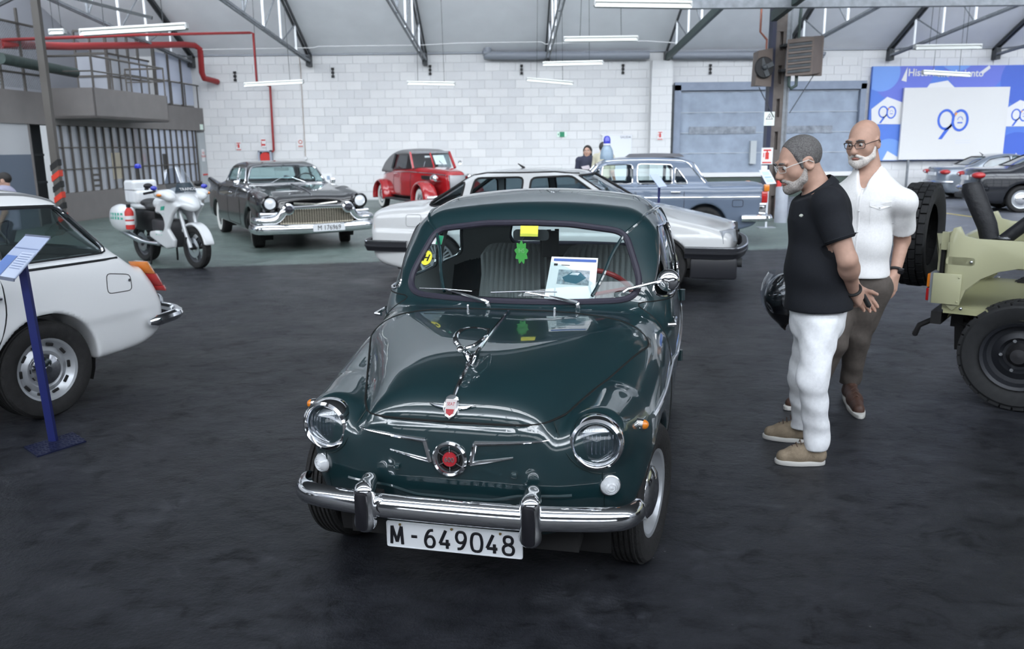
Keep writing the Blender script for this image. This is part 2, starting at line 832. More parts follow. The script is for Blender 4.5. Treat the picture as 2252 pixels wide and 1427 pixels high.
def sdpoly(poly, X, Y):
    """signed distance to a closed polygon on a grid (negative inside)"""
    P = np.array(poly, float)
    d2 = np.full(np.broadcast(X, Y).shape, 1e9)
    ins = np.zeros(d2.shape, bool)
    for i in range(len(P)):
        a, b = P[i - 1], P[i]
        e = b - a
        wx, wy = X - a[0], Y - a[1]
        t = np.clip((wx * e[0] + wy * e[1]) / max(e @ e, 1e-12), 0, 1)
        d2 = np.minimum(d2, (wx - t * e[0]) ** 2 + (wy - t * e[1]) ** 2)
        if a[1] != b[1]:
            c = (Y >= min(a[1], b[1])) & (Y < max(a[1], b[1])) & (X < a[0] + (Y - a[1]) * e[0] / e[1])
            ins ^= c
    return np.where(ins, -1, 1) * np.sqrt(d2)


def table(poly, lo, hi, h):
    """2-D distance table with a bilinear sampler"""
    a = np.arange(lo[0], hi[0] + h, h)
    b = np.arange(lo[1], hi[1] + h, h)
    T = sdpoly(poly, a[:, None], b[None, :]).astype(np.float32)

    def f(u, v):
        gu = np.clip((u - lo[0]) / h, 0, len(a) - 1.001)
        gv = np.clip((v - lo[1]) / h, 0, len(b) - 1.001)
        i, j = gu.astype(np.int32), gv.astype(np.int32)
        fu, fv = gu - i, gv - j
        return ((T[i, j] * (1 - fu) + T[i + 1, j] * fu) * (1 - fv) + (T[i, j + 1] * (1 - fu) + T[i + 1, j + 1] * fu) * fv)
    return f


def cinterp(t, xs, ys):
    """smooth (monotone cubic) interpolation"""
    xs, ys = np.array(xs, float), np.array(ys, float)
    h = np.diff(xs)
    d = np.diff(ys) / h
    m = np.zeros(len(xs))
    m[0], m[-1] = d[0], d[-1]
    for i in range(1, len(xs) - 1):
        m[i] = 0 if d[i - 1] * d[i] <= 0 else 2 * d[i - 1] * d[i] / (d[i - 1] + d[i])
    t = np.clip(t, xs[0], xs[-1])
    i = np.clip(np.searchsorted(xs, t, side='right') - 1, 0, len(xs) - 2)
    s = (t - xs[i]) / h[i]
    return ((1 + 2 * s) * (1 - s) ** 2 * ys[i] + s * (1 - s) ** 2 * h[i] * m[i] + s * s * (3 - 2 * s) * ys[i + 1] + s * s * (s - 1) * h[i] * m[i + 1]).astype(np.float32)
# ================================================================== the hall
WY = 26.0                # face of the back wall
EAVE = 4.38


def struct(o, label=None):
    o['kind'] = 'structure'
    if label:
        o['label'] = label
    return o


def floor_material():
    m = bpy.data.materials.new('floor_paint')
    m.use_nodes = True
    nt = m.node_tree
    N, Lk = nt.nodes, nt.links
    b = N['Principled BSDF']
    tc = N.new('ShaderNodeTexCoord')
    sep = N.new('ShaderNodeSeparateXYZ')
    Lk.new(tc.outputs['Object'], sep.inputs[0])

    def math_(op, a, bb=None, clamp=False):
        n = N.new('ShaderNodeMath')
        n.operation = op
        n.use_clamp = clamp
        for i, q in enumerate((a, bb)):
            if q is None:
                continue
            if isinstance(q, (int, float)):
                n.inputs[i].default_value = q
            else:
                Lk.new(q, n.inputs[i])
        return n.outputs[0]

    def noise(sc, det=5, vec=None, rough=.55):
        n = N.new('ShaderNodeTexNoise')
        n.inputs['Scale'].default_value = sc
        n.inputs['Detail'].default_value = det
        n.inputs['Roughness'].default_value = rough
        Lk.new(vec if vec is not None else tc.outputs['Object'], n.inputs['Vector'])
        return n.outputs['Fac']

    def ramp(f, stops):
        n = N.new('ShaderNodeValToRGB')
        e = n.color_ramp.elements
        while len(e) < len(stops):
            e.new(.5)
        for q, (p, c) in zip(e, stops):
            q.position = p
            q.color = (*c, 1) if len(c) == 3 else c
        Lk.new(f, n.inputs[0])
        return n.outputs[0]

    def mix(f, a, bb):
        n = N.new('ShaderNodeMix')
        n.data_type = 'RGBA'
        if isinstance(f, (int, float)):
            n.inputs[0].default_value = f
        else:
            Lk.new(f, n.inputs[0])
        Lk.new(a, n.inputs[6])
        Lk.new(bb, n.inputs[7])
        return n.outputs[2]
    # stretched streaks of wear
    mp = N.new('ShaderNodeMapping')
    mp.inputs['Scale'].default_value = (1.0, 1.35, 1)
    mp.inputs['Rotation'].default_value = (0, 0, .15)
    Lk.new(tc.outputs['Object'], mp.inputs[0])
    big = noise(.45, 4)
    mid = noise(1.9, 6, mp.outputs[0])
    fine = noise(9, 7, mp.outputs[0], .7)
    grain = noise(60, 3)
    dark = ramp(math_('ADD', math_('MULTIPLY', mid, .55), math_('MULTIPLY', fine, .45)),
                [(.32, (.0075, .0086, .0122)), (.44, (.0150, .0166, .0218)), (.56, (.0235, .0255, .032)), (.72, (.058, .061, .072))])
    green = ramp(math_('ADD', math_('MULTIPLY', mid, .5), math_('MULTIPLY', fine, .5)),
                 [(.30, (.045, .055, .058)), (.45, (.105, .140, .128)), (.60, (.150, .190, .178)), (.75, (.24, .27, .27))])
    grey = ramp(math_('ADD', math_('MULTIPLY', mid, .5), math_('MULTIPLY', fine, .5)),
                [(.30, (.07, .075, .09)), (.5, (.125, .135, .16)), (.72, (.2, .21, .24))])
    # oily smears and small pale chips
    sm = N.new('ShaderNodeTexNoise')
    sm.inputs['Scale'].default_value = 5.5
    sm.inputs['Detail'].default_value = 9
    sm.inputs['Roughness'].default_value = .68
    sm.inputs['Distortion'].default_value = .8
    Lk.new(mp.outputs[0], sm.inputs['Vector'])
    smear = ramp(sm.outputs['Fac'], [(.34, (.48, .48, .48)), (.48, (.95, .95, .95)), (.60, (1.05, 1.05, 1.05)), (.70, (1.5, 1.5, 1.5))])
    mu = N.new('ShaderNodeMix')
    mu.data_type = 'RGBA'
    mu.blend_type = 'MULTIPLY'
    mu.inputs[0].default_value = 1.0
    Lk.new(dark, mu.inputs[6])
    Lk.new(smear, mu.inputs[7])
    vo = N.new('ShaderNodeTexVoronoi')
    vo.inputs['Scale'].default_value = 9.0
    Lk.new(tc.outputs['Object'], vo.inputs['Vector'])
    chip = ramp(vo.outputs['Distance'], [(.0, (.16, .16, .17)), (.035, (.16, .16, .17)), (.045, (0, 0, 0))])
    ad = N.new('ShaderNodeMix')
    ad.data_type = 'RGBA'
    ad.blend_type = 'ADD'
    Lk.new(math_('MULTIPLY', math_('SUBTRACT', big, .5), 8.0, True), ad.inputs[0])
    Lk.new(mu.outputs[2], ad.inputs[6])
    Lk.new(chip, ad.inputs[7])
    dark = ad.outputs[2]
    # painted bay beyond the driving lane, grey concrete to the right of the pillars
    line = math_('SUBTRACT', sep.outputs[1], math_('ADD', math_('MULTIPLY', sep.outputs[0], .16), 11.95))
    g = math_('MULTIPLY', math_('ADD', line, math_('MULTIPLY', math_('SUBTRACT', fine, .5), .5)), 6.0, True)
    gx = math_('MULTIPLY', math_('SUBTRACT', sep.outputs[0], 6.1), 3.0, True)
    far = mix(gx, green, grey)
    col = mix(g, dark, far)
    Lk.new(col, b.inputs['Base Color'])
    rg = N.new('ShaderNodeMapRange')
    rg.inputs[1].default_value = .35
    rg.inputs[2].default_value = .68
    rg.inputs[3].default_value = .30
    rg.inputs[4].default_value = .62
    Lk.new(math_('ADD', math_('MULTIPLY', mid, .5), math_('MULTIPLY', big, .5)), rg.inputs[0])
    Lk.new(rg.outputs[0], b.inputs['Roughness'])
    spx = N.new('ShaderNodeSeparateColor')
    Lk.new(smear, spx.inputs[0])
    Lk.new(math_('ADD', math_('MULTIPLY', spx.outputs[0], .38), math_('MULTIPLY', g, .12)), b.inputs['Specular IOR Level'])
    bp = N.new('ShaderNodeBump')
    bp.inputs['Strength'].default_value = .8
    bp.inputs['Distance'].default_value = .015
    Lk.new(math_('ADD', math_('MULTIPLY', fine, .8), math_('MULTIPLY', grain, .2)), bp.inputs['Height'])
    Lk.new(bp.outputs[0], b.inputs['Normal'])
    return m


struct(MB().bx(-26, 30, -16, 27, -.3, 0).build('floor', floor_material()), 'dark worn workshop floor with green painted bays behind')

# yellow parking lines on the far floor
_y = mat('yellow_line', (.45, .36, .10), .6, noise=.25, nscale=6)
for i, (a, b) in enumerate([((1735, 487), (2060, 441)), ((2072, 468), (2252, 492)), ((2060, 428), (2105, 420)), ((783, 441), (822, 432))]):
    p, q = fl(*a), fl(*b)
    tag(MB().beam((p[0], p[1], .002), (q[0], q[1], .002), .09, .004).build('floor_marking', _y),
        ['yellow line running from the grey bollard towards the silver car', 'yellow line crossing the floor in front of the spare wheel',
         'short yellow line below the silver car by the wall', 'yellow line at the wall beside the red convertible'][i], 'line', 'painted floor lines')

# ---- back wall of painted concrete blocks
m_mortar = mat('mortar', (.63, .635, .645), .9)


def block_material():
    m = mat('painted_block', (.80, .81, .83), .75, bump=.25, bscale=14)
    nt = m.node_tree
    oi = nt.nodes.new('ShaderNodeObjectInfo')
    r = nt.nodes.new('ShaderNodeValToRGB')
    r.color_ramp.elements[0].color = (.61, .615, .63, 1)
    r.color_ramp.elements[1].color = (.71, .71, .715, 1)
    nt.links.new(oi.outputs['Random'], r.inputs[0])
    nt.links.new(r.outputs[0], nt.nodes['Principled BSDF'].inputs['Base Color'])
    return m


m_block = block_material()
wall = struct(MB().bx(-26, 30, WY, WY + .3, 0, 9).build('wall_back', m_mortar), 'white painted concrete block wall behind the cars')
BW, BH, GAP = .47, .256, .008


def block_mesh(w):
    b = MB()
    x0, x1, z0, z1 = -w / 2 + GAP / 2, w / 2 - GAP / 2, -BH / 2 + GAP / 2, BH / 2 - GAP / 2
    c = .005
    b.add([(x0, .028, z0), (x1, .028, z0), (x1, .028, z1), (x0, .028, z1), (x0 + c, 0, z0 + c), (x1 - c, 0, z0 + c), (x1 - c, 0, z1 - c), (x0 + c, 0, z1 - c)],
          [(4, 5, 6, 7), (0, 1, 5, 4), (1, 2, 6, 5), (2, 3, 7, 6), (3, 0, 4, 7), (3, 2, 1, 0)])
    return b


_bm = {}
rest = MB()
cand = []


def lay(x0, x1, z0, z1, y, keep):
    for r in range(int((z1 - z0) / BH + .01)):
        z = z0 + (r + .5) * BH
        x = x0 - (BW / 2 if r % 2 else 0)
        while x < x1 - .02:
            a, b = max(x, x0), min(x + BW, x1)
            x += BW
            if b - a > .03:
                cand.append(((a + b) / 2, y, z, round(b - a, 3), keep))


lay(-9.45, 4.28, 0.01, EAVE - .01, WY - .014, True)
lay(10.72, 18, 0.01, EAVE - .01, WY - .014, False)
lay(4.28, 4.93, 0.01, EAVE - .3, WY - .337, False)
lay(4.95, 10.7, 3.40, EAVE - .1, WY - .014, False)
solo = sorted([c for c in cand if c[4]], key=lambda c: (abs(c[2] - 2.75) * 1.6 + abs(c[0] + 2.5) * .28))[:300]
ids = set(id(c) for c in solo)
for c in cand:
    if id(c) in ids:
        if c[3] not in _bm:
            _bm[c[3]] = block_mesh(c[3]).mesh('block', m_block, smooth=False)
        o = link('block', _bm[c[3]], wall)
        o.location = (c[0], c[1], c[2])
    else:
        b = block_mesh(c[3])
        rest.add([(p[0] + c[0], p[1] + c[1], p[2] + c[2]) for p in b.v], b.f)
o = rest.build('block_courses', m_block, wall, smooth=False)
o['kind'] = 'stuff'
struct(MB().bx(4.30, 4.91, WY - .325, WY, 0, EAVE - .3).build('wall_pilaster', m_mortar), 'block pilaster beside the large grey door')

# ---- other walls of the hall (mostly out of view)
m_plain = mat('plain_wall', (.52, .53, .56), .8, noise=.06, nscale=2)
struct(MB().bx(-26.3, -26, -16, 27, 0, 9).build('wall_left', m_plain), 'far side wall of the hall')
struct(MB().bx(30, 30.3, -16, 27, 0, 9).build('wall_right', m_plain), 'opposite side wall of the hall')
struct(MB().bx(-26, 30, -16.3, -16, 0, 9).build('wall_front', m_plain), 'wall of the hall behind the viewer')

# tall daylight windows in the wall behind the viewer
wf = struct(MB().bx(-17, 17, -16, -15.97, 1.0, 4.6).build('window_5', mat('daylight_pane', (.90, .95, 1.0), .3, emit=1.7), smooth=False), 'tall daylight windows behind the viewer')
fr = MB()
for k in range(18):
    fr.bx(-17.06 + 2 * k, -16.94 + 2 * k, -15.97, -15.9, 1.0, 4.6)
for z in (1.0, 2.2, 3.4, 4.6):
    fr.bx(-17, 17, -15.97, -15.9, z - .05, z + .05)
struct(fr.build('window_frame', mat('frame_dark', (.05, .05, .055), .5), wf, smooth=False))

# ---- saw-tooth roof: sloping ceilings and north-light glazing
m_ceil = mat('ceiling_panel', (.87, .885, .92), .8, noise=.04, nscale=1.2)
m_dceil = mat('ceiling_darkened', (.055, .06, .065), .85, noise=.1, nscale=2)  # unseen bay darkened to give the hood dark reflections and dim the near floor
m_steel = mat('grey_steel', (.20, .215, .235), .5, metal=.2, noise=.2, nscale=8)
m_dsteel = mat('dark_steel', (.045, .05, .055), .5, metal=.2, noise=.2, nscale=8)
m_gsteel = mat('green_steel', (.030, .050, .046), .5, noise=.2, nscale=8)
m_wsteel = mat('white_steel', (.75, .77, .8), .5)
m_sky = mat('skylight_glass', (.90, .95, 1.0), .3, emit=SKYLIGHT)
BAYS = [(26.0, 18.15, EAVE, 8.05), (18.0, 10.15, 5.0, 8.7), (10.0, .55, 5.0, 8.9), (.4, -5.85, 5.0, 8.2), (-6.0, -15.9, 5.0, 8.9)]
for i, (ya, yb, za, zb) in enumerate(BAYS):
    b = MB()
    b.add([(-26, ya, za), (30, ya, za), (30, yb, zb), (-26, yb, zb), (-26, ya, za + .15), (30, ya, za + .15), (30, yb, zb + .15), (-26, yb, zb + .15)],
          [(0, 1, 2, 3), (4, 7, 6, 5), (0, 4, 5, 1), (1, 5, 6, 2), (2, 6, 7, 3), (3, 7, 4, 0)])
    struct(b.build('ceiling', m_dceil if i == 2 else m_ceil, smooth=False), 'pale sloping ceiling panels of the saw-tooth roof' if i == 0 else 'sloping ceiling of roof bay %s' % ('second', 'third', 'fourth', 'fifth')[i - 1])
    if i < 4:
        z0 = 5.25
        w = struct(MB().bx(-26, 30, yb - .03, yb + .0, z0, zb - .15).build('window_%d' % (i + 1), m_sky, smooth=False),
                   'north light glazing high in the saw-tooth roof')
        fr = MB()
        for k in range(29):
            x = -26 + 2 * k
            fr.bx(x - .04, x + .04, yb, yb + .07, z0, zb - .1)
        for z in (z0, (z0 + zb) / 2, zb - .15):
            fr.bx(-26, 30, yb, yb + .07, z - .04, z + .04)
        struct(fr.build('window_frame', m_steel, w, smooth=False))
        struct(MB().bx(-26, 30, yb - .2, yb + .1, 4.82, 5.25).build('trim_%d' % (i + 1), m_steel, smooth=False), 'gutter beam under the roof glazing')
# grey trim strip where ceiling meets the block wall, and the white cable run along it
struct(MB().bx(-10, 30, WY - .06, WY, EAVE - .02, EAVE + .25).build('trim_6', mat('trim_grey', (.33, .35, .39), .7)), 'grey trim between block wall and ceiling')

# ---- roof trusses
TX = [-9.6, -6.05, -2.55, 1.15, 4.75, 8.35, 11.5, 14.7]
TL = ['roof truss ending over the fire hose cabinet', 'roof truss ending above the black finned saloon', 'roof truss over the middle of the block wall',
      'roof truss above the hanging tube lights', 'green roof truss resting on the block pilaster', 'roof truss running behind the brown heaters',
      'roof truss ending left of the blue banner', 'roof truss ending above the 90 banner']
for i, x in enumerate(TX):
    ft = i == 4
    t = thing('roof_truss', TL[i], 'truss', (x, WY, 0), 0, 'roof trusses over the wall')
    y0, z0, y1, z1 = -.05, EAVE - .22, -7.8, 4.72
    MB().bx(-.07, .07, -.28, -.02, EAVE - .35, EAVE - .02).build('end_shoe', m_dsteel, t)
    w = .09 if ft else .035
    for s in ((0,) if ft else (-.05, .05)):
        MB().beam((s, y0, z0), (s, y1, z1), w, w * (2 if ft else 1.6)).build('bottom_chord', m_gsteel if ft else m_steel, t)
        MB().beam((s, y0, EAVE - .05), (s, y1, 7.85), .04, .09).build('top_chord', m_dsteel, t)
    n = 5
    for k in range(1, n + 1):
        a = k / n
        yb_ = y0 + (y1 - y0) * a
        zb_, zt_ = z0 + (z1 - z0) * a, EAVE - .05 + (7.9 - EAVE) * a
        MB().beam((0, yb_, zb_), (0, yb_, zt_), .05, .05, (0, 1, 0)).build('post', m_wsteel if k < 4 else m_steel, t)
        a2 = (k - 1) / n
        MB().beam((0, y0 + (y1 - y0) * a2, EAVE - .05 + (7.9 - EAVE) * a2), (0, yb_, zb_), .03, .03).build('diagonal', m_steel, t)

# green chord of the next bay, running on from the pillar towards the viewer
p, q = at(1702, 36, 17.9), at(1800, -40, 15.2)
tag(MB().beam(p, q, .12, .2).build('roof_girder', m_gsteel), 'dark green roof girder rising from the top of the pillar', 'girder')
p, q = at(1500, 10, 16.6), at(2300, 2, 16.6)
b = MB().beam(p, q, .16, .16)
tag(b.build('gutter_pipe', m_steel), 'grey pipe beam along the top of the right bay', 'beam')
p, q = at(795, 22, 24.6), at(1500, 22, 24.6)
tag(MB().tube([p, q], .022, 8).build('tie_rod', mat('galvanised', (.42, .44, .44), .5, metal=.4)), 'thin galvanised tie rod crossing between the trusses', 'rod')

# ---- pillar with two heaters
px, py = 5.72, 18.15
t = thing('steel_pillar', 'steel pillar of brown channel sections in front of the large door', 'pillar', (px, py, 0))
m_brown = mat('brown_steel', (.105, .088, .080), .55, noise=.2, nscale=6)
m_blue = mat('dark_blue_steel', (.012, .016, .045), .45)
MB().bx(-.21, -.12, -.12, .12, 0, 5.0).build('flange', m_blue, t)
MB().bx(.10, .16, -.12, .12, 0, 5.0).build('flange', m_steel, t)
MB().bx(-.12, .10, -.02, .02, 0, 5.0).build('web', m_brown, t)
MB().bx(-.12, -.035, -.11, -.02, 0, 5.0).build('channel', m_brown, t)
MB().bx(.035, .10, -.11, -.02, 0, 5.0).build('channel', m_brown, t)
for k in range(7):
    z = .5 + k * .68
    MB().bx(-.12, .10, -.118, -.10, z, z + .30).build('batten', m_brown, t)
MB().bx(-.3, .3, -.2, .2, 4.9, 5.05).build('cap_plate', m_dsteel, t)
MB().tube([(.2, -.05, 1.2), (.2, -.05, 4.9)], .035, 8).build('drain_pipe', m_steel, t)


def sign(name, label, px0, py0, px1, py1, Y, base, draw=None, cat='sign', t=.012, group=None):
    a, b = at(px0, py0, Y), at(px1, py1, Y)
    cx, cz = (a[0] + b[0]) / 2, (a[2] + b[2]) / 2
    w, h = abs(b[0] - a[0]), abs(a[2] - b[2])
    s = thing(name, label, cat, (cx, Y, cz - h / 2), 0, group)
    MB().bx(-w / 2, w / 2, -t, 0, 0, h).build('panel', base, s)
    if draw:
        draw(s, w, h, -t)
    return s


m_white = mat('sign_white', (.70, .70, .71), .5)
m_red = mat('sign_red', (.55, .035, .03), .5)
m_black = mat('black_matt', (.012, .012, .013), .6)
m_bluep = mat('print_blue', (.045, .13, .60), .45)
m_greens = mat('sign_green', (.02, .24, .12), .45)


def flat(s, poly, m, y, name='print', t=.002, lab=None):
    return MB().prism(poly, (0, y, 0), (1, 0, 0), (0, 0, 1), t).build(name, m, s, lab, smooth=False)


def rect(x0, x1, z0, z1):
    return [(x0, z0), (x1, z0), (x1, z1), (x0, z1)]


def ext_sign(s, w, h, y):
    # white pictogram sheet: red extinguisher with hose, red caption bar
    flat(s, rect(-w * .16, w * .16, h * .30, h * .72), m_red, y, 'extinguisher_symbol')
    flat(s, rect(-w * .34, w * .34, h * .80, h * .90), m_red, y, 'nozzle_symbol')
    flat(s, rect(-w * .06, w * .06, h * .70, h * .82), m_red, y, 'neck_symbol')
    flat(s, rect(-w * .40, w * .40, h * .06, h * .15), m_red, y, 'caption_bar')
    flat(s, rect(-w * .34, -w * .26, h * .42, h * .7), m_red, y, 'arrow_symbol')


def warn_sign(s, w, h, y):
    flat(s, [(-w * .36, h * .44), (w * .36, h * .44), (0, h * .9)], m_black, y, 'triangle_border')
    flat(s, [(-w * .27, h * .485), (w * .27, h * .485), (0, h * .82)], m_white, y - .002, 'triangle_field')
    flat(s, [(-w * .06, h * .68), (w * .05, h * .72), (w * .01, h * .62), (w * .08, h * .63), (-w * .04, h * .5), (-.0, h * .585), (-w * .08, h * .57)], m_black, y - .004, 'bolt_symbol')
    for k in range(3):
        flat(s, rect(-w * .3, w * .3, h * (.1 + .09 * k), h * (.13 + .09 * k)), mat('caption_grey', (.45, .46, .48), .6), y, 'caption_line')


sign('warning_sign', 'white electrical hazard sign with black triangle on the pillar', 1681, 246, 1702, 276, py - .13, mat('sign_offwhite', (.72, .78, .74), .5), warn_sign)
sign('extinguisher_sign', 'red and white fire extinguisher sign on the pillar', 1675, 325, 1698, 361, py - .13, m_white, ext_sign)
sign('notice_plate', 'small white notice plate under the extinguisher sign on the pillar', 1674, 364, 1687, 374, py - .13, m_white)
# heaters
m_heat = mat('heater_brown', (.115, .090, .078), .55, noise=.1, nscale=5)
hx = at(1697, 135, 17.95)
t = thing('unit_heater', 'brown boxed unit heater with louvres facing the viewer on the pillar', 'heater', (5.98, 17.80, 2.98))
MB().bx(-.02, .52, -.06, .02, 0, .78).build('back_panel', m_heat, t)
rotm = Matrix.Rotation(R(0), 3, 'Z')
MB().add([(-.30, -.26, -.02), (.18, -.42, .0), (.50, -.05, .06), (.02, .1, .05), (-.30, -.26, .70), (.18, -.42, .74), (.50, -.05, .80), (.02, .1, .76)],
         [(3, 2, 1, 0), (4, 5, 6, 7), (0, 1, 5, 4), (1, 2, 6, 5), (2, 3, 7, 6), (3, 0, 4, 7)]).build('case', m_heat, t)
for k in range(6):
    z = .06 + k * .105
    MB().beam((-.27, -.285, z), (.145, -.425, z + .03), .03, .05).build('louvre', m_dsteel, t)
    MB().beam((-.27, -.292, z + .055), (.145, -.432, z + .085), .035, .035).build('vane', m_heat, t)
MB().tube([(-.05, -.2, .72), (-.05, -.2, 1.05), (-.02, -.15, 1.4)], .03, 8).build('supply_pipe', m_gsteel, t)
MB().tube([(-.05, -.2, 0), (-.05, -.2, -.2), (-.15, -.2, -.26), (-.2, -.2, -.2), (-.2, -.2, .1)], .035, 8).build('return_pipe', m_gsteel, t)
MB().tube([(.3, -.2, 0), (-.12, -.1, -.75)], .01, 6).build('stay', m_dsteel, t)
for z in (.1, .6):
    MB().bx(-.30, .06, .02, .24, z, z + .05).build('wall_arm', m_dsteel, t)
t = thing('unit_heater', 'brown unit heater seen from its fan side on the pillar', 'heater', (5.28, 18.0, 2.78))
MB().add([(-.14, -.2, .02), (.22, -.12, .0), (.25, .25, .03), (-.1, .25, .03), (-.10, -.2, .72), (.22, -.12, .78), (.25, .25, .78), (-.08, .25, .72)],
         [(3, 2, 1, 0), (4, 5, 6, 7), (0, 1, 5, 4), (1, 2, 6, 5), (2, 3, 7, 6), (3, 0, 4, 7)]).build('case', m_heat, t)
MB().lathe([(.0, .03), (.2, .03), (.22, 0)], (.03, -.2, .38), (.2, -1, 0), 20).build('fan_opening', m_black, t)
for k in range(4):
    a = PI / 2 * k + .4
    MB().beam((.03, -.235, .38), (.03 + .19 * math.cos(a), -.235, .38 + .19 * math.sin(a)), .09, .015, (0, 1, 0)).build('fan_blade', m_dsteel, t)
MB().sphere((.03, -.25, .38), .06).build('fan_motor', m_dsteel, t)
MB().tube([(.1, -.05, .76), (.1, -.05, .95), (-.06, -.1, 1.1), (-.06, -.1, 1.75), (.05, -.05, 1.85), (.3, 0, 1.85)], .022, 8).build('copper_pipe', mat('copper', (.28, .11, .08), .45, metal=.5), t)
MB().tube([(0, 0, 0), (.35, 0, -.62)], .01, 6).build('stay', m_dsteel, t)

# bollard by the pillar
p = fl(1716, 489)
t = thing('bollard', 'plain grey steel bollard standing right of the pillar', 'bollard', (p[0], p[1], 0))
MB().lathe([(0, 0), (.125, 0), (.125, .72), (.115, .735), (0, .74)], n=24).build('post', mat('bollard_grey', (.33, .35, .40), .45, noise=.1, nscale=6), t)
p = fl(1688, 478)
t = thing('striped_guard', 'red and white striped guard post at the foot of the pillar', 'guard', (5.80, 17.93, 0))
for k in range(5):
    MB().bx(-.045, .045, -.04, .04, .02 + .22 * k, .22 + .22 * k).build('stripe', m_red if k % 2 else m_white, t)

# ---- large grey door
a, b = at(1482, 188, WY - .1), at(1886, 395, WY - .1)
x0, x1, zt, zb = a[0], b[0], a[2], .62
m_door = mat('door_curtain', (.27, .32, .40), .55, noise=.12, nscale=3, bump=.6, bscale=3)
m_dframe = mat('door_frame', (.22, .26, .34), .5, noise=.1, nscale=4)
d = struct(MB().bx(x0, x1, WY - .10, WY - .04, zb, zt).build('door_1', m_door, smooth=False), 'large blue-grey curtain door in the block wall')
rows = 4
for k in range(rows):
    za, zc = zb + .12 + (zt - .2 - zb - .12) * k / rows, zb + .12 + (zt - .2 - zb - .12) * (k + 1) / rows
    # each curtain panel hangs with soft vertical creases
    nx, nz = 60, 6
    P = []
    rs = random.Random(k)
    ph = [rs.uniform(0, 6) for _ in range(4)]
    for j in range(nz + 1):
        P.append([(x0 + .2 + (x1 - x0 - .4) * i / nx, WY - .14 - .010 * math.sin(i * .9 + j * .4 + ph[0]) - .008 * math.sin(i * 1.7 - j * .3 + ph[1]), za + .015 + (zc - za - .03) * j / nz) for i in range(nx + 1)])
    MB().grid(P).build('curtain_panel', m_door, d)
    MB().bx(x0 + .18, x1 - .18, WY - .16, WY - .12, zc - .015, zc + .015).build('seam_bar', mat('seam_grey', (.36, .40, .46), .5), d)
MB().bx(x0, x1, WY - .26, WY - .1, zt - .16, zt + .08).build('lintel', m_dframe, d)
MB().bx(x0 - .02, x0 + .2, WY - .26, WY - .1, 0, zt).build('jamb', m_dframe, d)
MB().bx(x1 - .17, x1, WY - .26, WY - .1, 0, zt).build('jamb', m_dframe, d)
MB().bx(x0 + .2, x1 - .17, WY - .17, WY - .12, zb, zb + .13).build('painted_daylight_gap', m_white, d)  # white strip painted to stand for bright daylight under the door
MB().bx(x0 + .2, x1, WY - .3, WY - .04, .0, zb - .03).build('threshold', mat('sill_green', (.05, .07, .06), .6), d)
for s in range(2):
    MB().bx(*((x0 + .5, x0 + 2.55) if s == 0 else (x0 + 3.35, x0 + 4.9)), WY - .165, WY - .15, 1.92, 2.14).build('patch', mat('door_patch', (.235, .26, .30), .7, noise=.3, nscale=8), d)
p = at(1652, 335, WY - .2)
MB().bx(p[0] - .05, p[0] + .13, WY - .3, WY - .15, p[2] - .35, p[2] + .35).build('control_box', mat('box_grey', (.42, .45, .47), .5), d)
MB().tube([(x0 - .06, WY - .3, .3), (x0 - .06, WY - .3, zt)], .05, 8).build('guide_rail', m_dsteel, d)

# small white door in the block wall
a, b = at(1325, 298, WY - .05), at(1389, 298, WY - .05)
d = struct(MB().bx(a[0], b[0], WY - .06, WY - .02, 0, a[2]).build('door_2', mat('white_door', (.72, .74, .80), .5), smooth=False), 'white service door in the block wall')
MB().bx(a[0] - .05, b[0] + .05, WY - .065, WY - .03, a[2], a[2] + .05).build('frame_head', m_white, d)
p = at(1376, 301, WY - .07)
text('SALIDA', .10, mat('ink_grey', (.2, .2, .22), .6), facing((p[0], WY - .065, p[2] - .01)), d)

# ---- signs and fittings on the block wall


def exit_sign(s, w, h, y):
    flat(s, rect(-w * .5, -w * .22, 0, h), mat('sign_mint', (.72, .86, .78), .5), y, 'arrow_field')
    flat(s, rect(w * .28, w * .5, 0, h), mat('sign_mint', (.72, .86, .78), .5), y, 'runner_field')
    flat(s, [(-w * .44, h * .5), (-w * .3, h * .2), (-w * .3, h * .8)], m_greens, y - .002, 'arrow')


sign('exit_sign', 'green emergency exit sign on the block wall', 1225, 290, 1246, 301, WY - .03, m_greens, exit_sign)
sign('extinguisher_sign', 'red extinguisher sign nearest the wall corner', 518, 312, 532, 331, WY - .03, m_white, ext_sign)
sign('extinguisher_sign', 'red extinguisher sign on the block pilaster', 1445, 288, 1458, 308, WY - .355, m_white, ext_sign)


def hose_sign(s, w, h, y):
    flat(s, rect(-w * .4, w * .4, h * .8, h * .95), m_red, y, 'heading_bar')
    flat(s, rect(-w * .3, w * .35, h * .2, h * .42), m_red, y, 'hose_symbol')
    flat(s, rect(-w * .42, -w * .3, h * .1, h * .7), m_red, y, 'border_bar')


def alarm_sign(s, w, h, y):
    MB().prism(circle(0, h * .62, w * .36, 20), (0, y, 0), (1, 0, 0), (0, 0, 1), .002).build('ring', mat('sign_dullred', (.50, .16, .13), .5), s, smooth=False)
    MB().prism(circle(0, h * .62, w * .2, 16), (0, y - .002, 0), (1, 0, 0), (0, 0, 1), .002).build('button', m_white, s, smooth=False)
    flat(s, rect(-w * .4, w * .4, h * .06, h * .2), mat('sign_dullred', (.50, .16, .13), .5), y, 'caption_bar')


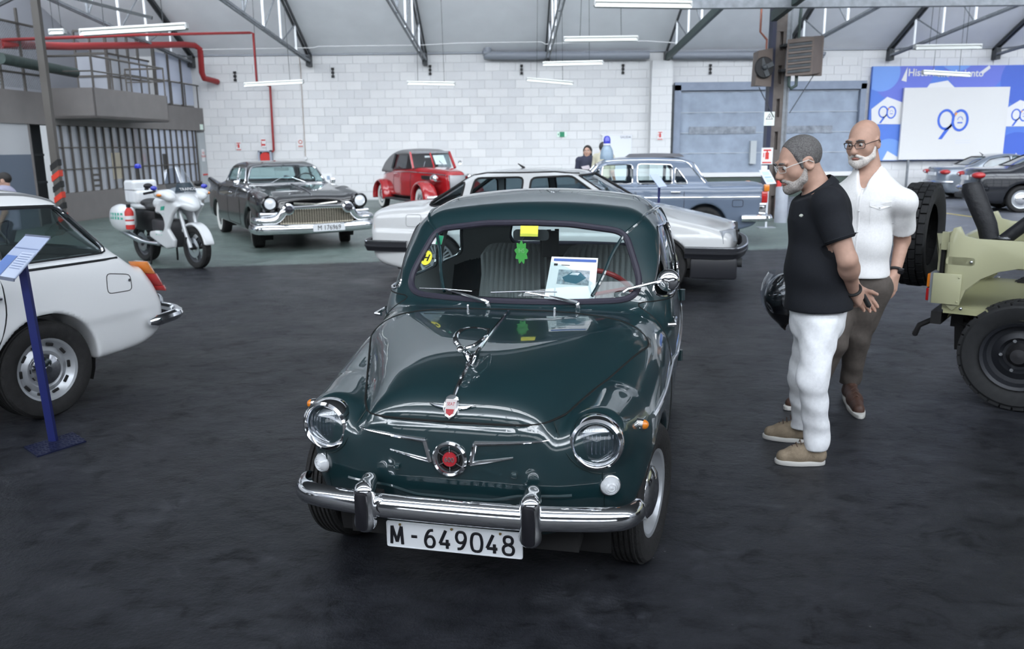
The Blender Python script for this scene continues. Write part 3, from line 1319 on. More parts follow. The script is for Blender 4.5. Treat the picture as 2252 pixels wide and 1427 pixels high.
sign('hose_sign', 'red fire hose sign above the hose cabinet', 573, 306, 586, 324, WY - .03, m_white, hose_sign)
sign('alarm_sign', 'fire alarm push button sign beside the thin cable', 654, 305, 668, 324, WY - .03, m_white, alarm_sign)
p = at(672, 348, WY - .05)
t = thing('alarm_button', 'small round alarm button at the end of a cable', 'alarm', (p[0], WY - .03, p[2]))
MB().lathe([(0, .06), (.05, .06), (.06, 0)], (0, 0, 0), (0, -1, 0), 14).build('button', m_white, t)
q = at(661, 150, WY - .03)
MB().tube([(0, -.01, .04), (q[0] - p[0], -.01, q[2] - p[2]), (q[0] - p[0] - .02, -.01, EAVE - p[2])], .012, 6).build('cable', mat('cable_beige', (.42, .36, .32), .6), t)
# hose cabinet
a, b = at(567, 331, WY - .2), at(598, 357, WY - .2)
t = thing('hose_cabinet', 'fire hose cabinet with a red reel on the block wall', 'cabinet', ((a[0] + b[0]) / 2, WY, b[2]))
w, h = b[0] - a[0], a[2] - b[2]
m_cab = mat('cabinet_grey', (.34, .37, .44), .4)
MB().bx(-w / 2, w / 2, -.06, -.03, 0, h).build('back', m_black, t)
for x in (-w / 2, w / 2 - .05):
    MB().bx(x, x + .05, -.22, -.03, 0, h).build('side', m_cab, t)
for z in (0, h - .04):
    MB().bx(-w / 2, w / 2, -.22, -.03, z, z + .04).build('shelf', m_cab, t)
MB().lathe([(0, .12), (.15, .12), (.17, .1), (.17, 0), (0, 0)], (0, -.07, .14), (0, -1, 0), 24).build('hose_reel', m_red, t)
MB().bx(-.1, -.03, -.15, -.06, .22, h - .05).build('valve', m_white, t)
MB().bx(.03, .14, -.15, -.06, .26, h - .06).build('coupling', mat('brass_red', (.3, .05, .03), .5), t)

# small dark anchor brackets along the wall
for k, (u, v) in enumerate([(517, 168), (732, 160), (946, 154), (1147, 153), (1370, 152), (1562, 152), (1768, 156)]):
    p = at(u, v, WY - .03)
    t = thing('wall_bracket', ['dark wall bracket above the red pipe elbow', 'dark wall bracket between the first two trusses', 'dark wall bracket below the middle truss',
                               'dark wall bracket below the grey drain pipe', 'dark wall bracket nearest the pilaster', 'dark wall bracket above the door left of the heaters',
                               'dark wall bracket above the door right of the heaters'][k], 'bracket', (p[0], WY - .025, p[2]), 0, 'brackets on the block wall')
    for z in (-.11, 0, .11):
        MB().bx(-.04, .04, -.05, 0, z - .035, z + .035).build('lug', m_black, t)
    MB().bx(-.012, .012, -.03, 0, -.14, .14).build('strap', m_black, t)

# grey drain pipe along the top of the wall, red sprinkler pipes
m_pipe = mat('grey_pipe', (.24, .26, .30), .4)
q = lambda u, v, Y=WY - .2: tuple(at(u, v, Y))
t = tag(MB().tube(crom([q(1072, 104), q(1073, 116), q(1079, 122), q(1250, 122), q(1428, 121)], 4), .12, 14).build('drain_pipe', m_pipe), 'thick grey drain pipe along the top of the block wall', 'pipe')
tag(MB().tube(crom([q(1478, 122), q(1640, 121), q(1790, 122), q(1806, 119), q(1809, 114)], 4), .11, 14).build('drain_pipe', m_pipe), 'thick grey drain pipe above the large door behind the pillar', 'pipe')
m_rp = mat('red_pipe', (.29, .026, .028), .4)
tag(MB().tube([q(0, 98, 17.4), q(150, 102, 20.0), q(405, 98, 24.5), q(428, 100, 24.9), q(440, 108, 25.0), q(444, 160, 25.2), q(449, 172, 25.3), q(478, 180, 25.9)], .085, 12).build('sprinkler_pipe', m_rp),
    'thick red pipe along the mezzanine bending down into the wall', 'pipe')
tag(MB().tube([q(0, 88, 17.4), q(300, 77, 21), q(550, 72, 24.1), q(557, 73, 24.15), q(565, 180, 24.3), q(594, 190, 25.86), q(602, 330, 25.86), q(599, 334, 25.86)], .035, 8).build('sprinkler_pipe', m_rp),
    'thin red pipe running down the wall to the hose cabinet', 'pipe')
# thin white cable along the eaves
tag(MB().tube([q(u, v, WY - 1.15) for u, v in [(445, 109), (690, 105), (700, 102), (930, 99), (1000, 95), (1190, 92), (1200, 97), (1260, 93), (1420, 90), (1500, 95)]], .012, 6).build('eaves_cable', m_white),
    'thin white cable clipped along the eaves', 'cable')

# ---- hanging tube lights (switched off)
m_lamp = mat('lamp_white', (.72, .74, .72), .45)
m_lampe = mat('lamp_end', (.35, .36, .36), .5)
LIGHTS = [((178, 66), (410, 52), 13.5, 'longest tube light hanging over the mezzanine balcony'), ((538, 183), (666, 176), 21.5, 'tube light hanging in front of the thin red pipe'),
          ((896, 179), (1000, 181), 22.5, 'tube light hanging below the middle truss'), ((1158, 171), (1260, 180), 22.5, 'tilted tube light hanging under the grey drain pipe'),
          ((1194, 137), (1325, 134), 21.0, 'tube light hanging just under the drain pipe'), ((1240, 82), (1402, 80), 17.5, 'tube light hanging above the drain pipe'),
          ((1308, 2), (1520, 5), 13.0, 'tube light at the very top of the hall'), ((2012, 100), (2157, 98), 18.5, 'tube light hanging between the trusses beside the pillar'),
          ((2030, 155), (2132, 161), 21.5, 'tube light hanging in front of the blue banner lettering'), ((110, 66), (142, 65), 16.5, 'short lamp seen end on above the mezzanine')]
for (a, b, Y, lab) in LIGHTS:
    p, r_ = Vector(at(*a, Y)), Vector(at(*b, Y))
    c = (p + r_) / 2
    t = thing('tube_light', lab, 'lamp', c, 0, 'hanging tube lights')
    d = (r_ - p)
    L = d.length
    u = d.normalized()
    hw = .07
    MB().beam(-u * L / 2, u * L / 2, hw * 1.6, .03).build('housing', m_lamp, t)
    P = [[Vector((0, -hw, -.09)) + u * s, Vector((0, -hw * .3, -.02)) + u * s, Vector((0, hw * .3, -.02)) + u * s, Vector((0, hw, -.09)) + u * s] for s in (-L / 2, L / 2)]
    MB().grid(P).build('reflector', m_lamp, t)
    for s in (-.02, .02):
        MB().tube([u * (-L * .48) + Vector((0, s, -.05)), u * (L * .48) + Vector((0, s, -.05))], .013, 8).build('tube', m_white, t)
    for s in (-1, 1):
        MB().box(u * (s * L / 2) + Vector((0, 0, -.03)), (.03, hw * 1.5, .08)).build('end_cap', m_lampe, t)
        zt_ = (EAVE + (26 - Y) * .4675 if Y > 18.1 else 5.0 + (18 - Y) * .471) - c.z
        MB().tube([u * (s * L * .28), u * (s * L * .25) + Vector((0, 0, zt_))], .006, 5).build('hanging_wire', m_dsteel, t)

# ---- banner wall
Y = WY - .16
a, b = at(1920, 146, Y), at(2300, 350, Y)
t = thing('banner', 'large blue banner printed with balloons and the number 90', 'banner', (0, Y, 0))
m_bl = [mat('banner_blue_a', (.085, .19, .62), .5), mat('banner_blue_b', (.13, .17, .60), .5), mat('banner_blue_c', (.16, .31, .72), .5), mat('banner_blue_d', (.06, .13, .55), .5)]
MB().bx(a[0], a[0] + 6.2, 0, .1, b[2], a[2]).build('board', m_bl[0], t)
z0b, z1b = b[2], a[2]


def P2(u, v):
    p = at(u, v, Y)
    return (p[0], p[2])


def clipbox(poly, x0, x1, z0, z1):
    for ax, lim, s in ((0, x0, 1), (0, x1, -1), (1, z0, 1), (1, z1, -1)):
        out = []
        for i in range(len(poly)):
            p, q_ = poly[i - 1], poly[i]
            sp, sq = s * (p[ax] - lim), s * (q_[ax] - lim)
            if sp >= 0:
                out.append(p)
            if (sp > 0 > sq) or (sp < 0 < sq):
                k = sp / (sp - sq)
                out.append((p[0] + (q_[0] - p[0]) * k, p[1] + (q_[1] - p[1]) * k))
        poly = out
        if not poly:
            return []
    return poly


def bprint(poly, m, y, name):
    poly = clipbox(poly, a[0] + .005, a[0] + 6.19, z0b + .005, z1b - .005)
    if len(poly) > 2:
        MB().prism(poly, (0, y, 0), (1, 0, 0), (0, 0, 1), .002).build(name, m, t, smooth=False)


def disc(u, v, r):
    p = at(u, v, Y)
    return circle(p[0], p[2], r, 40)


bprint(disc(1985, 150, .98), m_bl[1], -.002, 'balloon_print')
bprint(disc(2150, 130, 1.0), m_bl[1], -.0035, 'balloon_print')
bprint(disc(2260, 175, .82), m_bl[3], -.005, 'balloon_print')
bprint(disc(1952, 345, .55), m_bl[2], -.0065, 'balloon_print')
bprint(disc(2232, 345, .75), m_bl[3], -.0065, 'balloon_print')
bprint(disc(1940, 160, .55), m_bl[2], -.008, 'balloon_highlight')
bprint(disc(2108, 110, .62), m_bl[2], -.008, 'balloon_highlight')
for pl in ([(1916, 240), (1951, 213), (1992, 228), (1984, 273), (1916, 273)], [(2200, 246), (2243, 220), (2300, 236), (2300, 278), (2200, 278)],
           [(2038, 193), (2045, 184), (2084, 177), (2100, 193)], [(1982, 177), (1996, 147), (1993, 180)], [(2156, 158), (2176, 143), (2178, 150), (2160, 164)],
           [(1940, 352), (1951, 332), (1985, 352)], [(2222, 352), (2234, 336), (2246, 352)]):
    bprint([P2(*k) for k in pl], m_white, -.011, 'white_facet')
for w_, u_ in (('Historia', 2030), ('en', 2068), ('movimiento', 2113)):
    text(w_, .30, m_white, facing((at(u_, 164, Y)[0], -.014, at(u_, 161 + (u_ - 2078) * .02, Y)[2])), t, 'heading_word', bold=.005, sx=.95)


def ninety(p, cx, cz, s, y, m, mo):
    """the 90 emblem: a 9 and a 0 drawn as one ribbon"""
    def ring(x, z, rx, rz, w, a0, a1, n=36):
        A, B = [], []
        for k in range(n + 1):
            q_ = a0 + (a1 - a0) * k / n
            A.append((x + rx * math.cos(q_), y, z + rz * math.sin(q_)))
            B.append((x + (rx - w) * math.cos(q_), y, z + (rz - w) * math.sin(q_)))
        return MB().strip(A, B)
    b_ = ring(cx - .26 * s, cz + .05 * s, .30 * s, .36 * s, .085 * s, R(-62), R(330))
    b_.add([(cx - .14 * s, y, cz - .18 * s), (cx - .12 * s, y, cz - .29 * s), (cx - .34 * s, y, cz - .62 * s), (cx - .47 * s, y, cz - .62 * s), (cx - .26 * s, y, cz - .29 * s)], [(0, 1, 2, 3, 4)])
    b_.build('nine', m, p, smooth=False)
    y -= .003
    ring(cx + .24 * s, cz + .02 * s, .30 * s, .38 * s, .085 * s, 0, 2 * PI).build('zero', m, p, smooth=False)
    MB().add([(cx + .02 * s, y - .003, cz + .22 * s), (cx + .07 * s, y - .003, cz + .31 * s), (cx + .12 * s, y - .003, cz + .26 * s), (cx + .07 * s, y - .003, cz + .17 * s)], [(0, 1, 2, 3)]).build('ribbon_accent', mo, p, smooth=False)
    ring(cx + .24 * s, cz + .02 * s, .1 * s, .13 * s, .02 * s, .1, PI - .1, 14).build('arch', m, p, smooth=False)
    MB().bx(cx + .15 * s, cx + .33 * s, y - .002, y, cz - .08 * s, cz - .04 * s).build('wordmark', m, p, smooth=False)


m_or = mat('print_orange', (.75, .30, .06), .5)
c1 = at(1951, 248, Y)
ninety(t, c1[0], c1[2], .50, -.014, m_bluep, m_or)
c1 = at(2243, 254, Y)
ninety(t, c1[0], c1[2], .50, -.014, m_bluep, m_or)
# white screen in front of the banner
Ys = Y - .12
a2, b2 = at(1990, 193, Ys), at(2204, 349, Ys)
t2 = thing('projection_board', 'white board with a large blue 90 emblem in front of the banner', 'board', ((a2[0] + b2[0]) / 2, Ys, b2[2]))
w, h = b2[0] - a2[0], a2[2] - b2[2]
MB().bx(-w / 2, w / 2, 0, .08, 0, h).build('panel', mat('board_white', (.66, .66, .66), .6), t2)
for s in (-1, 1):
    MB().bx(s * w * .4 - .03, s * w * .4 + .03, .02, .06, -b2[2], 0).build('leg', m_steel, t2)
c1 = at(2096, 266, Ys)
ninety(t2, c1[0] - (a2[0] + b2[0]) / 2, c1[2] - b2[2], .87, -.006, m_bluep, m_or)
for k in range(2):
    MB().bx(.1, .55, -.004, 0, .55 - k * .07, .58 - k * .07).build('caption_line', mat('caption_pale', (.62, .64, .72), .6), t2, smooth=False)
# ================================================================== shared car parts
m_chrome = mat('chrome', (.82, .83, .85), .07, metal=1.0)
m_chromed = mat('chrome_worn', (.62, .64, .67), .22, metal=1.0)
m_rubber = mat('tyre_rubber', (.017, .017, .018), .75, noise=.25, nscale=25, bump=.3, bscale=120)
m_seal = mat('window_rubber', (.030, .028, .045), .5)
m_seam = mat('panel_gap', (.006, .007, .007), .8)
m_steelrim = mat('rim_silver', (.48, .50, .53), .35, metal=.6)
m_under = mat('underbody', (.010, .010, .011), .85)
m_lens = glass('lamp_glass', (.96, .97, 1.0), .06)
m_refl = mat('reflector', (.86, .88, .92), .42, metal=.75)
m_amber = mat('amber_lens', (.75, .22, .015), .2, coat=1)
m_redl = mat('red_lens', (.45, .012, .012), .2, coat=1)
m_clearl = mat('clear_lens', (.72, .74, .77), .2, coat=1)
m_glass = glass('car_glass', (.82, .90, .90), .0)
m_dark = mat('cabin_dark', (.03, .032, .035), .7)
m_vinyl = mat('seat_vinyl', (.26, .27, .275), .55, bump=.2, bscale=60)
m_plate = mat('plate_white', (.72, .74, .77), .4)
m_ink = mat('plate_black', (.008, .008, .012), .5)


def tyre_mesh(r, w, rim, n=56, tread=0, depth=.008, blockdeg=None):
    """tyre round the x axis; grooves run round the tread"""
    b = MB()
    hw = w / 2
    prof = [(rim, -hw * .70), (rim + (r - rim) * .2, -hw * .88), (rim + (r - rim) * .55, -hw), (r - (r - rim) * .16, -hw * .93), (r - .008, -hw * .80)]
    k = 5
    for i in range(k):
        a = -hw * .72 + 1.44 * hw * i / k
        g = 1.44 * hw / k
        prof += [(r, a + .004), (r, a + g - .006), (r - depth, a + g - .005), (r - depth, a + g)]
    prof += [(r - .008, hw * .80), (r - (r - rim) * .16, hw * .93), (rim + (r - rim) * .55, hw), (rim + (r - rim) * .2, hw * .88), (rim, hw * .70)]
    b.lathe(prof, (0, 0, 0), (1, 0, 0), n)
    return b


def make_wheel(parent, x, y, z, sgn, r, w, rim, style, m_rim=None, mt=None):
    """tyre, rim and cap as parts of the car; x is the tyre's middle, sgn the side it faces"""
    mt = mt or m_rubber
    m_rim = m_rim or m_steelrim
    t = tyre_mesh(r, w, rim).build('tyre', mt, parent)
    t.location = (x, y, z)
    ax = (sgn, 0, 0)
    o = (0, 0, 0)
    hw = w / 2
    rm = MB().lathe([(rim * .0, hw * .25), (rim * .45, hw * .30), (rim * .62, hw * .45), (rim * .78, hw * .30), (rim * .88, hw * .42), (rim * .97, hw * .74), (rim * 1.05, hw * .80), (rim * 1.03, hw * .6), (rim, -hw * .7), (0, -hw * .7)], o, ax, 40).build('rim', m_rim, t)
    if style == 'cap':
        MB().lathe([(0, hw * .95), (rim * .25, hw * .92), (rim * .5, hw * .80), (rim * .62, hw * .62), (rim * .64, hw * .46)], o, ax, 32).build('hub_cap', m_chrome, t)
    elif style == 'slots':
        for k in range(10):
            a = 2 * PI * k / 10
            p = Vector((sgn * hw * .44, math.cos(a) * rim * .83, math.sin(a) * rim * .83))
            MB().box(p, (.012, .018, .045), Matrix.Rotation(a, 3, 'X')).build('slot', m_black, t, bevel=.004)
        MB().lathe([(0, hw * .80), (rim * .3, hw * .76), (rim * .5, hw * .6), (rim * .54, hw * .44)], o, ax, 32).build('hub_cap', m_chrome, t)
        MB().lathe([(0, hw * .86), (rim * .12, hw * .86), (rim * .14, hw * .72)], o, ax, 24).build('centre_boss', m_chromed, t)
    elif style == 'turbine':
        MB().lathe([(0, hw * .5), (rim * .95, hw * .5)], o, ax, 40).build('rim_well', m_dark, t)
        MB().lathe([(rim * .9, hw * .5), (rim * .93, hw * .78), (rim * 1.0, hw * .82)], o, ax, 40).build('rim_lip', m_rim, t)
        for k in range(26):
            a = 2 * PI * k / 26
            c, s = math.cos(a), math.sin(a)
            MB().beam((sgn * hw * .66, c * rim * .48, s * rim * .48), (sgn * hw * .66, c * rim * .93, s * rim * .93), .016, .022, (1, 0, 0)).build('spoke', m_rim, t)
        MB().lathe([(0, hw * .72), (rim * .45, hw * .70), (rim * .5, hw * .55)], o, ax, 32).build('hub', m_rim, t)
        for k in range(4):
            a = 2 * PI * k / 4 + .5
            MB().cyl((sgn * hw * .68, math.cos(a) * rim * .26, math.sin(a) * rim * .26), (sgn * hw * .76, math.cos(a) * rim * .26, math.sin(a) * rim * .26), .013, n=8).build('bolt_hole', m_black, t)
    elif style == 'whitewall':
        MB().lathe([(rim * 1.02, hw * .84), (rim + (r - rim) * .25, hw * .96), (rim + (r - rim) * .62, hw * 1.03), (rim + (r - rim) * .66, hw * .98)], o, ax, 40).build('white_wall', mat('white_rubber', (.62, .62, .60), .6), t)
        MB().lathe([(0, hw * .9), (rim * .3, hw * .95), (rim * .5, hw * .72), (rim * .75, hw * .86), (rim * .97, hw * .8)], o, ax, 40).build('wheel_disc', m_chrome, t)
    return t


def seam(S, pts, parent, r=.004, m=None, name='panel_gap', closed=False, n=6):
    if len(pts) < 3:
        return None
    p = smooth_path(pts, 1, closed, .03)
    return MB().tube(p, r, n, closed=closed).build(name, m or m_seam, parent)


# ================================================================== the green small saloon in the foreground
xs_plate = [-.203, -.140, -.084, -.030, .027, .082, .136, .192]


def seat600():
    T = thing('small_saloon', 'dark green rounded small saloon parked in the centre foreground', 'car', (-.212, 2.585, 0), -.223)
    paint = mat('green_paint', (.0075, .030, .036), .30, coat=1.0, coatrough=.015, coatior=1.9)
    f = Field((-.80, -.12, .16), (.80, 3.36, 1.48), .0135)
    x, y, z = f.x, f.y, f.z
    ax = np.abs(x)
    xy_x, xy_y = ax, y
    he = cinterp(y, [-.1, .05, .17, .37, .6, .85, .97, 3.4], [.338, .345, .368, .435, .520, .612, .63, .63])
    zc = cinterp(y, [-.12, .0, .05, .12, .25, .5, .8, 1.0, 1.6, 2.5, 2.85, 3.1, 3.3], [.70, .745, .778, .803, .838, .872, .896, .908, .93, .93, .84, .62, .3])
    xr = cinterp(y, [-.1, .1, .5, 1.0, 3.4], [.47, .475, .51, .56, .58])
    zr = cinterp(y, [-.1, .06, .15, .3, .5, .7, .95, 1.2, 1.6, 2.5, 2.85, 3.1, 3.3], [.60, .665, .695, .722, .755, .790, .835, .875, .90, .90, .80, .6, .3])
    dx = xy_x - xr
    fend = zr - np.where(dx < 0, .15 * dx * dx, 2.3 * dx * dx)
    zj = cinterp(y, [-.1, .06, .15, .3, .5, .7, .95, 1.2, 3.4], [.58, .640, .675, .703, .740, .772, .815, .86, .86])
    q_ = np.clip(xy_x / he, 0, 1)
    hood = zj + (zc - zj) * (1 - q_ ** 3.4) ** .62 - 3.0 * np.maximum(0, xy_x - he)
    top = smin(z - hood, z - fend, .010)
    yf = cinterp(ax, [0, .2, .34, .45, .55, .62, .67, .72, .8], [0, .008, .032, .075, .135, .21, .30, .48, .9]) + \
        cinterp(z, [.15, .27, .33, .42, .52, .62, .70, .76, .82, .9], [.17, .10, .06, .025, .005, 0, .008, .03, .085, .16])
    D = smax((yf - y) * .9, top, .05)
    wy = cinterp(y, [-.12, 0, .15, .3, .5, .9, 1.6, 2.3, 2.8, 3.1, 3.25], [.55, .575, .615, .648, .672, .690, .705, .70, .665, .60, .52])
    wz = cinterp(z, [.16, .3, .42, .55, .68, .8, .9, 1.0, 1.1], [.07, .025, .004, 0, .008, .03, .06, .085, .11])
    D = smax(D, ax - (wy - wz), .11)
    D = smax(D, y - (3.22 - .22 * ax * ax - .25 * np.maximum(0, z - .55)), .12)
    # glasshouse
    prof = crom([(.95, .86), (.985, .925), (1.10, 1.065), (1.27, 1.235), (1.36, 1.315), (1.50, 1.353), (1.7, 1.376), (1.95, 1.380), (2.2, 1.352), (2.42, 1.268), (2.62, 1.13), (2.85, .96), (3.0, .85)], 6) + [(2.9, .6), (1.1, .6)]
    tb = table(prof, (.4, .1), (3.6, 1.7), .012)
    bow = .34 * ax * ax * np.clip((2.0 - y) / .9, 0, 1) - .30 * ax * ax * np.clip((y - 2.0) / .6, 0, 1)
    yy = (y - bow) + 0 * z
    zz = (z + .17 * ax * ax) + 0 * y
    G = tb(yy, zz)
    wg = cinterp(z, [.8, .92, 1.05, 1.2, 1.32, 1.45], [.705, .692, .668, .622, .578, .53]) * cinterp(y, [.8, 1.0, 1.3, 1.7, 2.2, 2.6, 3.0], [.965, .975, .99, 1.0, .985, .94, .85])
    G = smax(G, ax - wg, .13)
    D = smin(D, G, .045)
    D = smax(D, (.265 - z) + 0 * x + 0 * y, .02)
    f.D = D.astype(np.float32)
    # headlamp pods
    for s in (-1, 1):
        f.cone((s * .480, .170, .640), (s * .500, .36, .645), .096, .085, .06)
    # gap under the hood lip
    def lip(X, Yq, Z):
        a_ = np.abs(X)
        yl = cinterp(a_, [0, .2, .34, .45, .8], [.004, .012, .036, .08, .3])
        return np.maximum(np.sqrt((Yq - yl - .002) ** 2 + (Z - .702) ** 2) - .013, a_ - .352)
    f.put((-.4, -.03, .66), (.4, .09, .74), lip, .008, op='sub')
    # wheel arches
    for yc, rr in ((.565, .318), (2.565, .31)):
        def arch(X, Yq, Z, yc=yc, rr=rr):
            return np.maximum(np.sqrt((Yq - yc) ** 2 + (Z - .265) ** 2) - rr, .40 - np.abs(X))
        f.put((-.8, yc - .34, .1), (.8, yc + .34, .62), arch, .004, op='sub')
    # flat recess of the nose panel lower edge
    S = f.surf()
    S.bvh()
    # regions
    ws = rpoly([(-.572, .932), (.572, .932), (.455, 1.212), (.2, 1.247), (0, 1.253), (-.2, 1.247), (-.455, 1.212)], [.085, .085, .08, .3, .3, .3, .08], 6)
    S.cut(ws, 'y', 'windscreen', lambda a, b, c: (b < 1.7) & (c > .88))
    rw = rpoly([(-.43, .98), (.43, .98), (.33, 1.20), (-.33, 1.20)], .07, 5)
    S.cut(rw, 'y', 'rear_window', lambda a, b, c: (b > 2.15) & (c > .9))
    dw = rpoly([(1.145, .935), (2.0, .935), (1.97, 1.205), (1.47, 1.225)], [.03, .04, .05, .09], 4)
    qw = rpoly([(2.07, .94), (2.47, .95), (2.33, 1.13), (2.06, 1.20)], [.04, .05, .06, .04], 4)
    for s, nm in ((1, 'r'), (-1, 'l')):
        S.cut(dw, 'x', 'door_window_' + nm, lambda a, b, c, s=s: (a * s > .3))
        S.cut(qw, 'x', 'quarter_window_' + nm, lambda a, b, c, s=s: (a * s > .3))
    S.cut([(-.9, .704), (.9, .704), (.9, .99), (-.9, .99)], 'y', 'upper', lambda a, b, c: b < .97)
    S.cut([(-.343, -.2), (.343, -.2), (.368, .17), (-.368, .17)], 'z', 'hood', src='upper')
    S.cut([(-.368, .17), (.368, .17), (.605, .82), (.60, .865), (.50, .915), (.25, .935), (-.25, .935), (-.50, .915), (-.60, .865), (-.605, .82)], 'z', 'hood', src='upper')
    for i in range(len(S.L)):
        if S.L[i] == 'upper':
            S.L[i] = 'body'
    dr = rpoly([(1.06, .31), (2.04, .31), (2.04, .922), (1.10, .922)], [.05, .05, .02, .02], 4)
    for s, nm in ((1, 'r'), (-1, 'l')):
        S.cut(dr, 'x', 'door_' + nm, lambda a, b, c, s=s: (a * s > .3))
    S.emit('body', 'body', paint, T)
    # cabin lining on the inside of roof, pillars and doors
    keep = list(S.L)
    for i_, f_ in enumerate(S.F):
        if S.L[i_] in ('body', 'door_r', 'door_l'):
            c_ = np.mean([S.P[j_] for j_ in f_], 0)
            S.L[i_] = 'lining' if c_[2] > .42 and 1.06 < c_[1] < 2.95 and (c_[2] > .9 or 1.3 < c_[1] < 2.3) else 'x'
    S.emit('lining', 'cabin_lining', mat('lining_grey', (.50, .51, .515), .8), T, -.016)
    S.L = keep
    hood_o = S.emit('hood', 'hood', paint, T)
    for nm in ('windscreen', 'rear_window'):
        g = S.emit(nm, nm, m_glass, T, -.012)
        MB().tube(smooth_path(S.loop(nm), 2, True, .02), .0155, 8, closed=True).build('rubber_seal', m_seal, g)
    for s, nm in ((1, 'r'), (-1, 'l')):
        d = S.emit('door_' + nm, 'door', paint, T)
        seam(S, S.loop('door_' + nm), d, .0035, closed=True)
        for wn in ('door_window_', 'quarter_window_'):
            g = S.emit(wn + nm, wn[:-1], m_glass, T, -.012)
            MB().tube(smooth_path(S.loop(wn + nm), 1, True, .02), .0065, 8, closed=True).build('window_trim', m_chrome, g)
        # exposed hinges, handle, rain gutter, side strip
        for zz_ in (.46, .80):
            p = S.side([(2.03, zz_)], s)[0]
            MB().cyl((p[0] + s * .012, p[1], zz_ - .03), (p[0] + s * .012, p[1], zz_ + .03), .015, n=10).build('hinge', paint, d)
        p = S.side([(1.16, .83)], s)[0]
        MB().tube([(p[0], 1.10, .83), (p[0] + s * .03, 1.11, .83), (p[0] + s * .032, 1.24, .832), (p[0] + s * .02, 1.25, .832)], .009, 8).build('door_handle', m_chrome, d)
        MB().tube(S.side(dense([(.40, .640), (1.2, .655), (2.4, .665), (2.9, .655)], .06), s, .004), .008, 8).build('side_strip', m_chrome, T)
        gut = S.side(dense(crom([(1.06, .955), (1.25, 1.14), (1.42, 1.262), (1.62, 1.285), (1.9, 1.283), (2.15, 1.255), (2.4, 1.12)], 6), .05), s, .006)
        MB().tube(smooth_path(gut, 1, False), .008, 6).build('rain_gutter', paint, T)
        p = S.side([(.26, .655)], s, 0)[0]
        lamp = MB().lathe([(.021, -.01), (.020, .010), (.017, .014)], p, (s, -.25, 0), 16).build('side_repeater', m_chrome, T)
        MB().sphere((p[0] + s * .014, p[1] - .003, p[2]), (.017, .017, .017)).build('lens', m_amber, lamp)
    # hood seams
    lp = S.loop('hood')
    seam(S, lp, hood_o, .0042, closed=True)
    # front nose joint lines between nose panel and wings
    for s in (-1, 1):
        pts = S.front(dense(crom([(s * .335, .700), (s * .37, .64), (s * .40, .585), (s * .46, .535), (s * .54, .52)], 5), .02), .0)
        seam(S, pts, T, .0030, mat('wing_joint', (.004, .018, .02), .5), 'wing_joint')
        pts = S.front(dense([(s * .50, .53), (s * .505, .40), (s * .50, .29)], .02))
        seam(S, pts, T, .002, mat('wing_joint', (.004, .018, .02), .5), 'wing_joint')
    # pressed feature on the nose
    pts = S.front(dense([(-.40, .452), (-.22, .455), (-.15, .430), (.15, .430), (.22, .455), (.40, .452)], .02), -.004)
    seam(S, pts, T, .009, paint, 'nose_pressing', n=8)
    for s in (-1, 1):
        p, n = S.hit((s * .205 + .012, -3, .535), (0, 1, 0))
        MB().box(p + np.array([0, -.006, 0]), (.022, .014, .02)).build('grommet', paint, T, bevel=.006)
    # ---- headlamps
    for s in (-1, 1):
        c = Vector((s * .480, .088, .640))
        axv = Vector((s * .10, -1, .03)).normalized()
        h = MB().lathe([(.066, .008), (.069, .020), (.078, .029), (.087, .022), (.0925, .004), (.0925, -.05), (.086, -.06)], c, axv, 48).build('headlamp_rim', m_chrome, T)
        MB().lathe([(.0, -.055), (.02, -.054), (.045, -.042), (.066, -.010), (.073, .012)], c, axv, 40).build('reflector', m_refl, h)
        ln = MB().lathe([(0, .030), (.03, .027), (.055, .017), (.073, .004)], c, axv, 40).build('lens', m_lens, h)
        s_, u_, d_ = frame(axv)
        for k in range(-4, 5):
            xk = k * .0135
            hh = math.sqrt(max(0, .066 ** 2 - xk ** 2)) * (.5 if abs(k) < 3 else .85)
            pts = [c + s_ * xk + u_ * (hh * q) + d_ * (.029 - .026 * ((xk / .073) ** 2 + (hh * q / .073) ** 2)) for q in (-1, -.5, 0, .5, 1)]
            MB().tube(pts, .0022, 5).build('lens_flute', m_lens, ln)
        MB().sphere(c + axv * -.02, .012).build('bulb', m_clearl, h)
        # front turn lamp
        p, n = S.hit((s * .522, -3, .478), (0, 1, 0))
        b = MB().lathe([(.037, -.004), (.037, .008), (.034, .010)], p, (s * .35, -1, 0), 28).build('turn_lamp', m_chromed, T)
        MB().lathe([(.034, .008), (.033, .016), (.028, .022), (.0275, .019), (.021, .027), (.0205, .024), (.013, .031), (.0125, .028), (0, .033)], p, (s * .35, -1, 0), 28).build('lens', m_clearl, b)
    # ---- bumper
    bp = T
    pc = [(-.612, .20), (-.610, .14), (-.565, .065), (-.44, .008), (-.25, -.040), (0, -.056), (.25, -.040), (.44, .008), (.565, .065), (.610, .14), (.612, .20)]
    sect = [(.006, .044), (-.010, .040), (-.024, .026), (-.031, .006), (-.031, -.012), (-.022, -.030), (-.006, -.041), (.008, -.043), (.004, -.020), (-.006, 0), (.0, .028)]
    cp = crom(pc, 8)
    rows = []
    for i, p in enumerate(cp):
        a, b = np.array(cp[max(0, i - 1)]), np.array(cp[min(len(cp) - 1, i + 1)])
        d = (b - a) / np.linalg.norm(b - a)
        nrm = np.array([d[1], -d[0]])        # outward (towards -y at the middle)
        e = min(1, .55 + 2.2 * min(i, len(cp) - 1 - i) / len(cp) * 3)
        rows.append([(p[0] - nrm[0] * q[0], p[1] - nrm[1] * q[0], .413 - .045 * (p[0] / .64) ** 2 * .8 + q[1] * e) for q in sect])
    bo = MB().grid(rows, True).build('bumper', m_chrome, T)
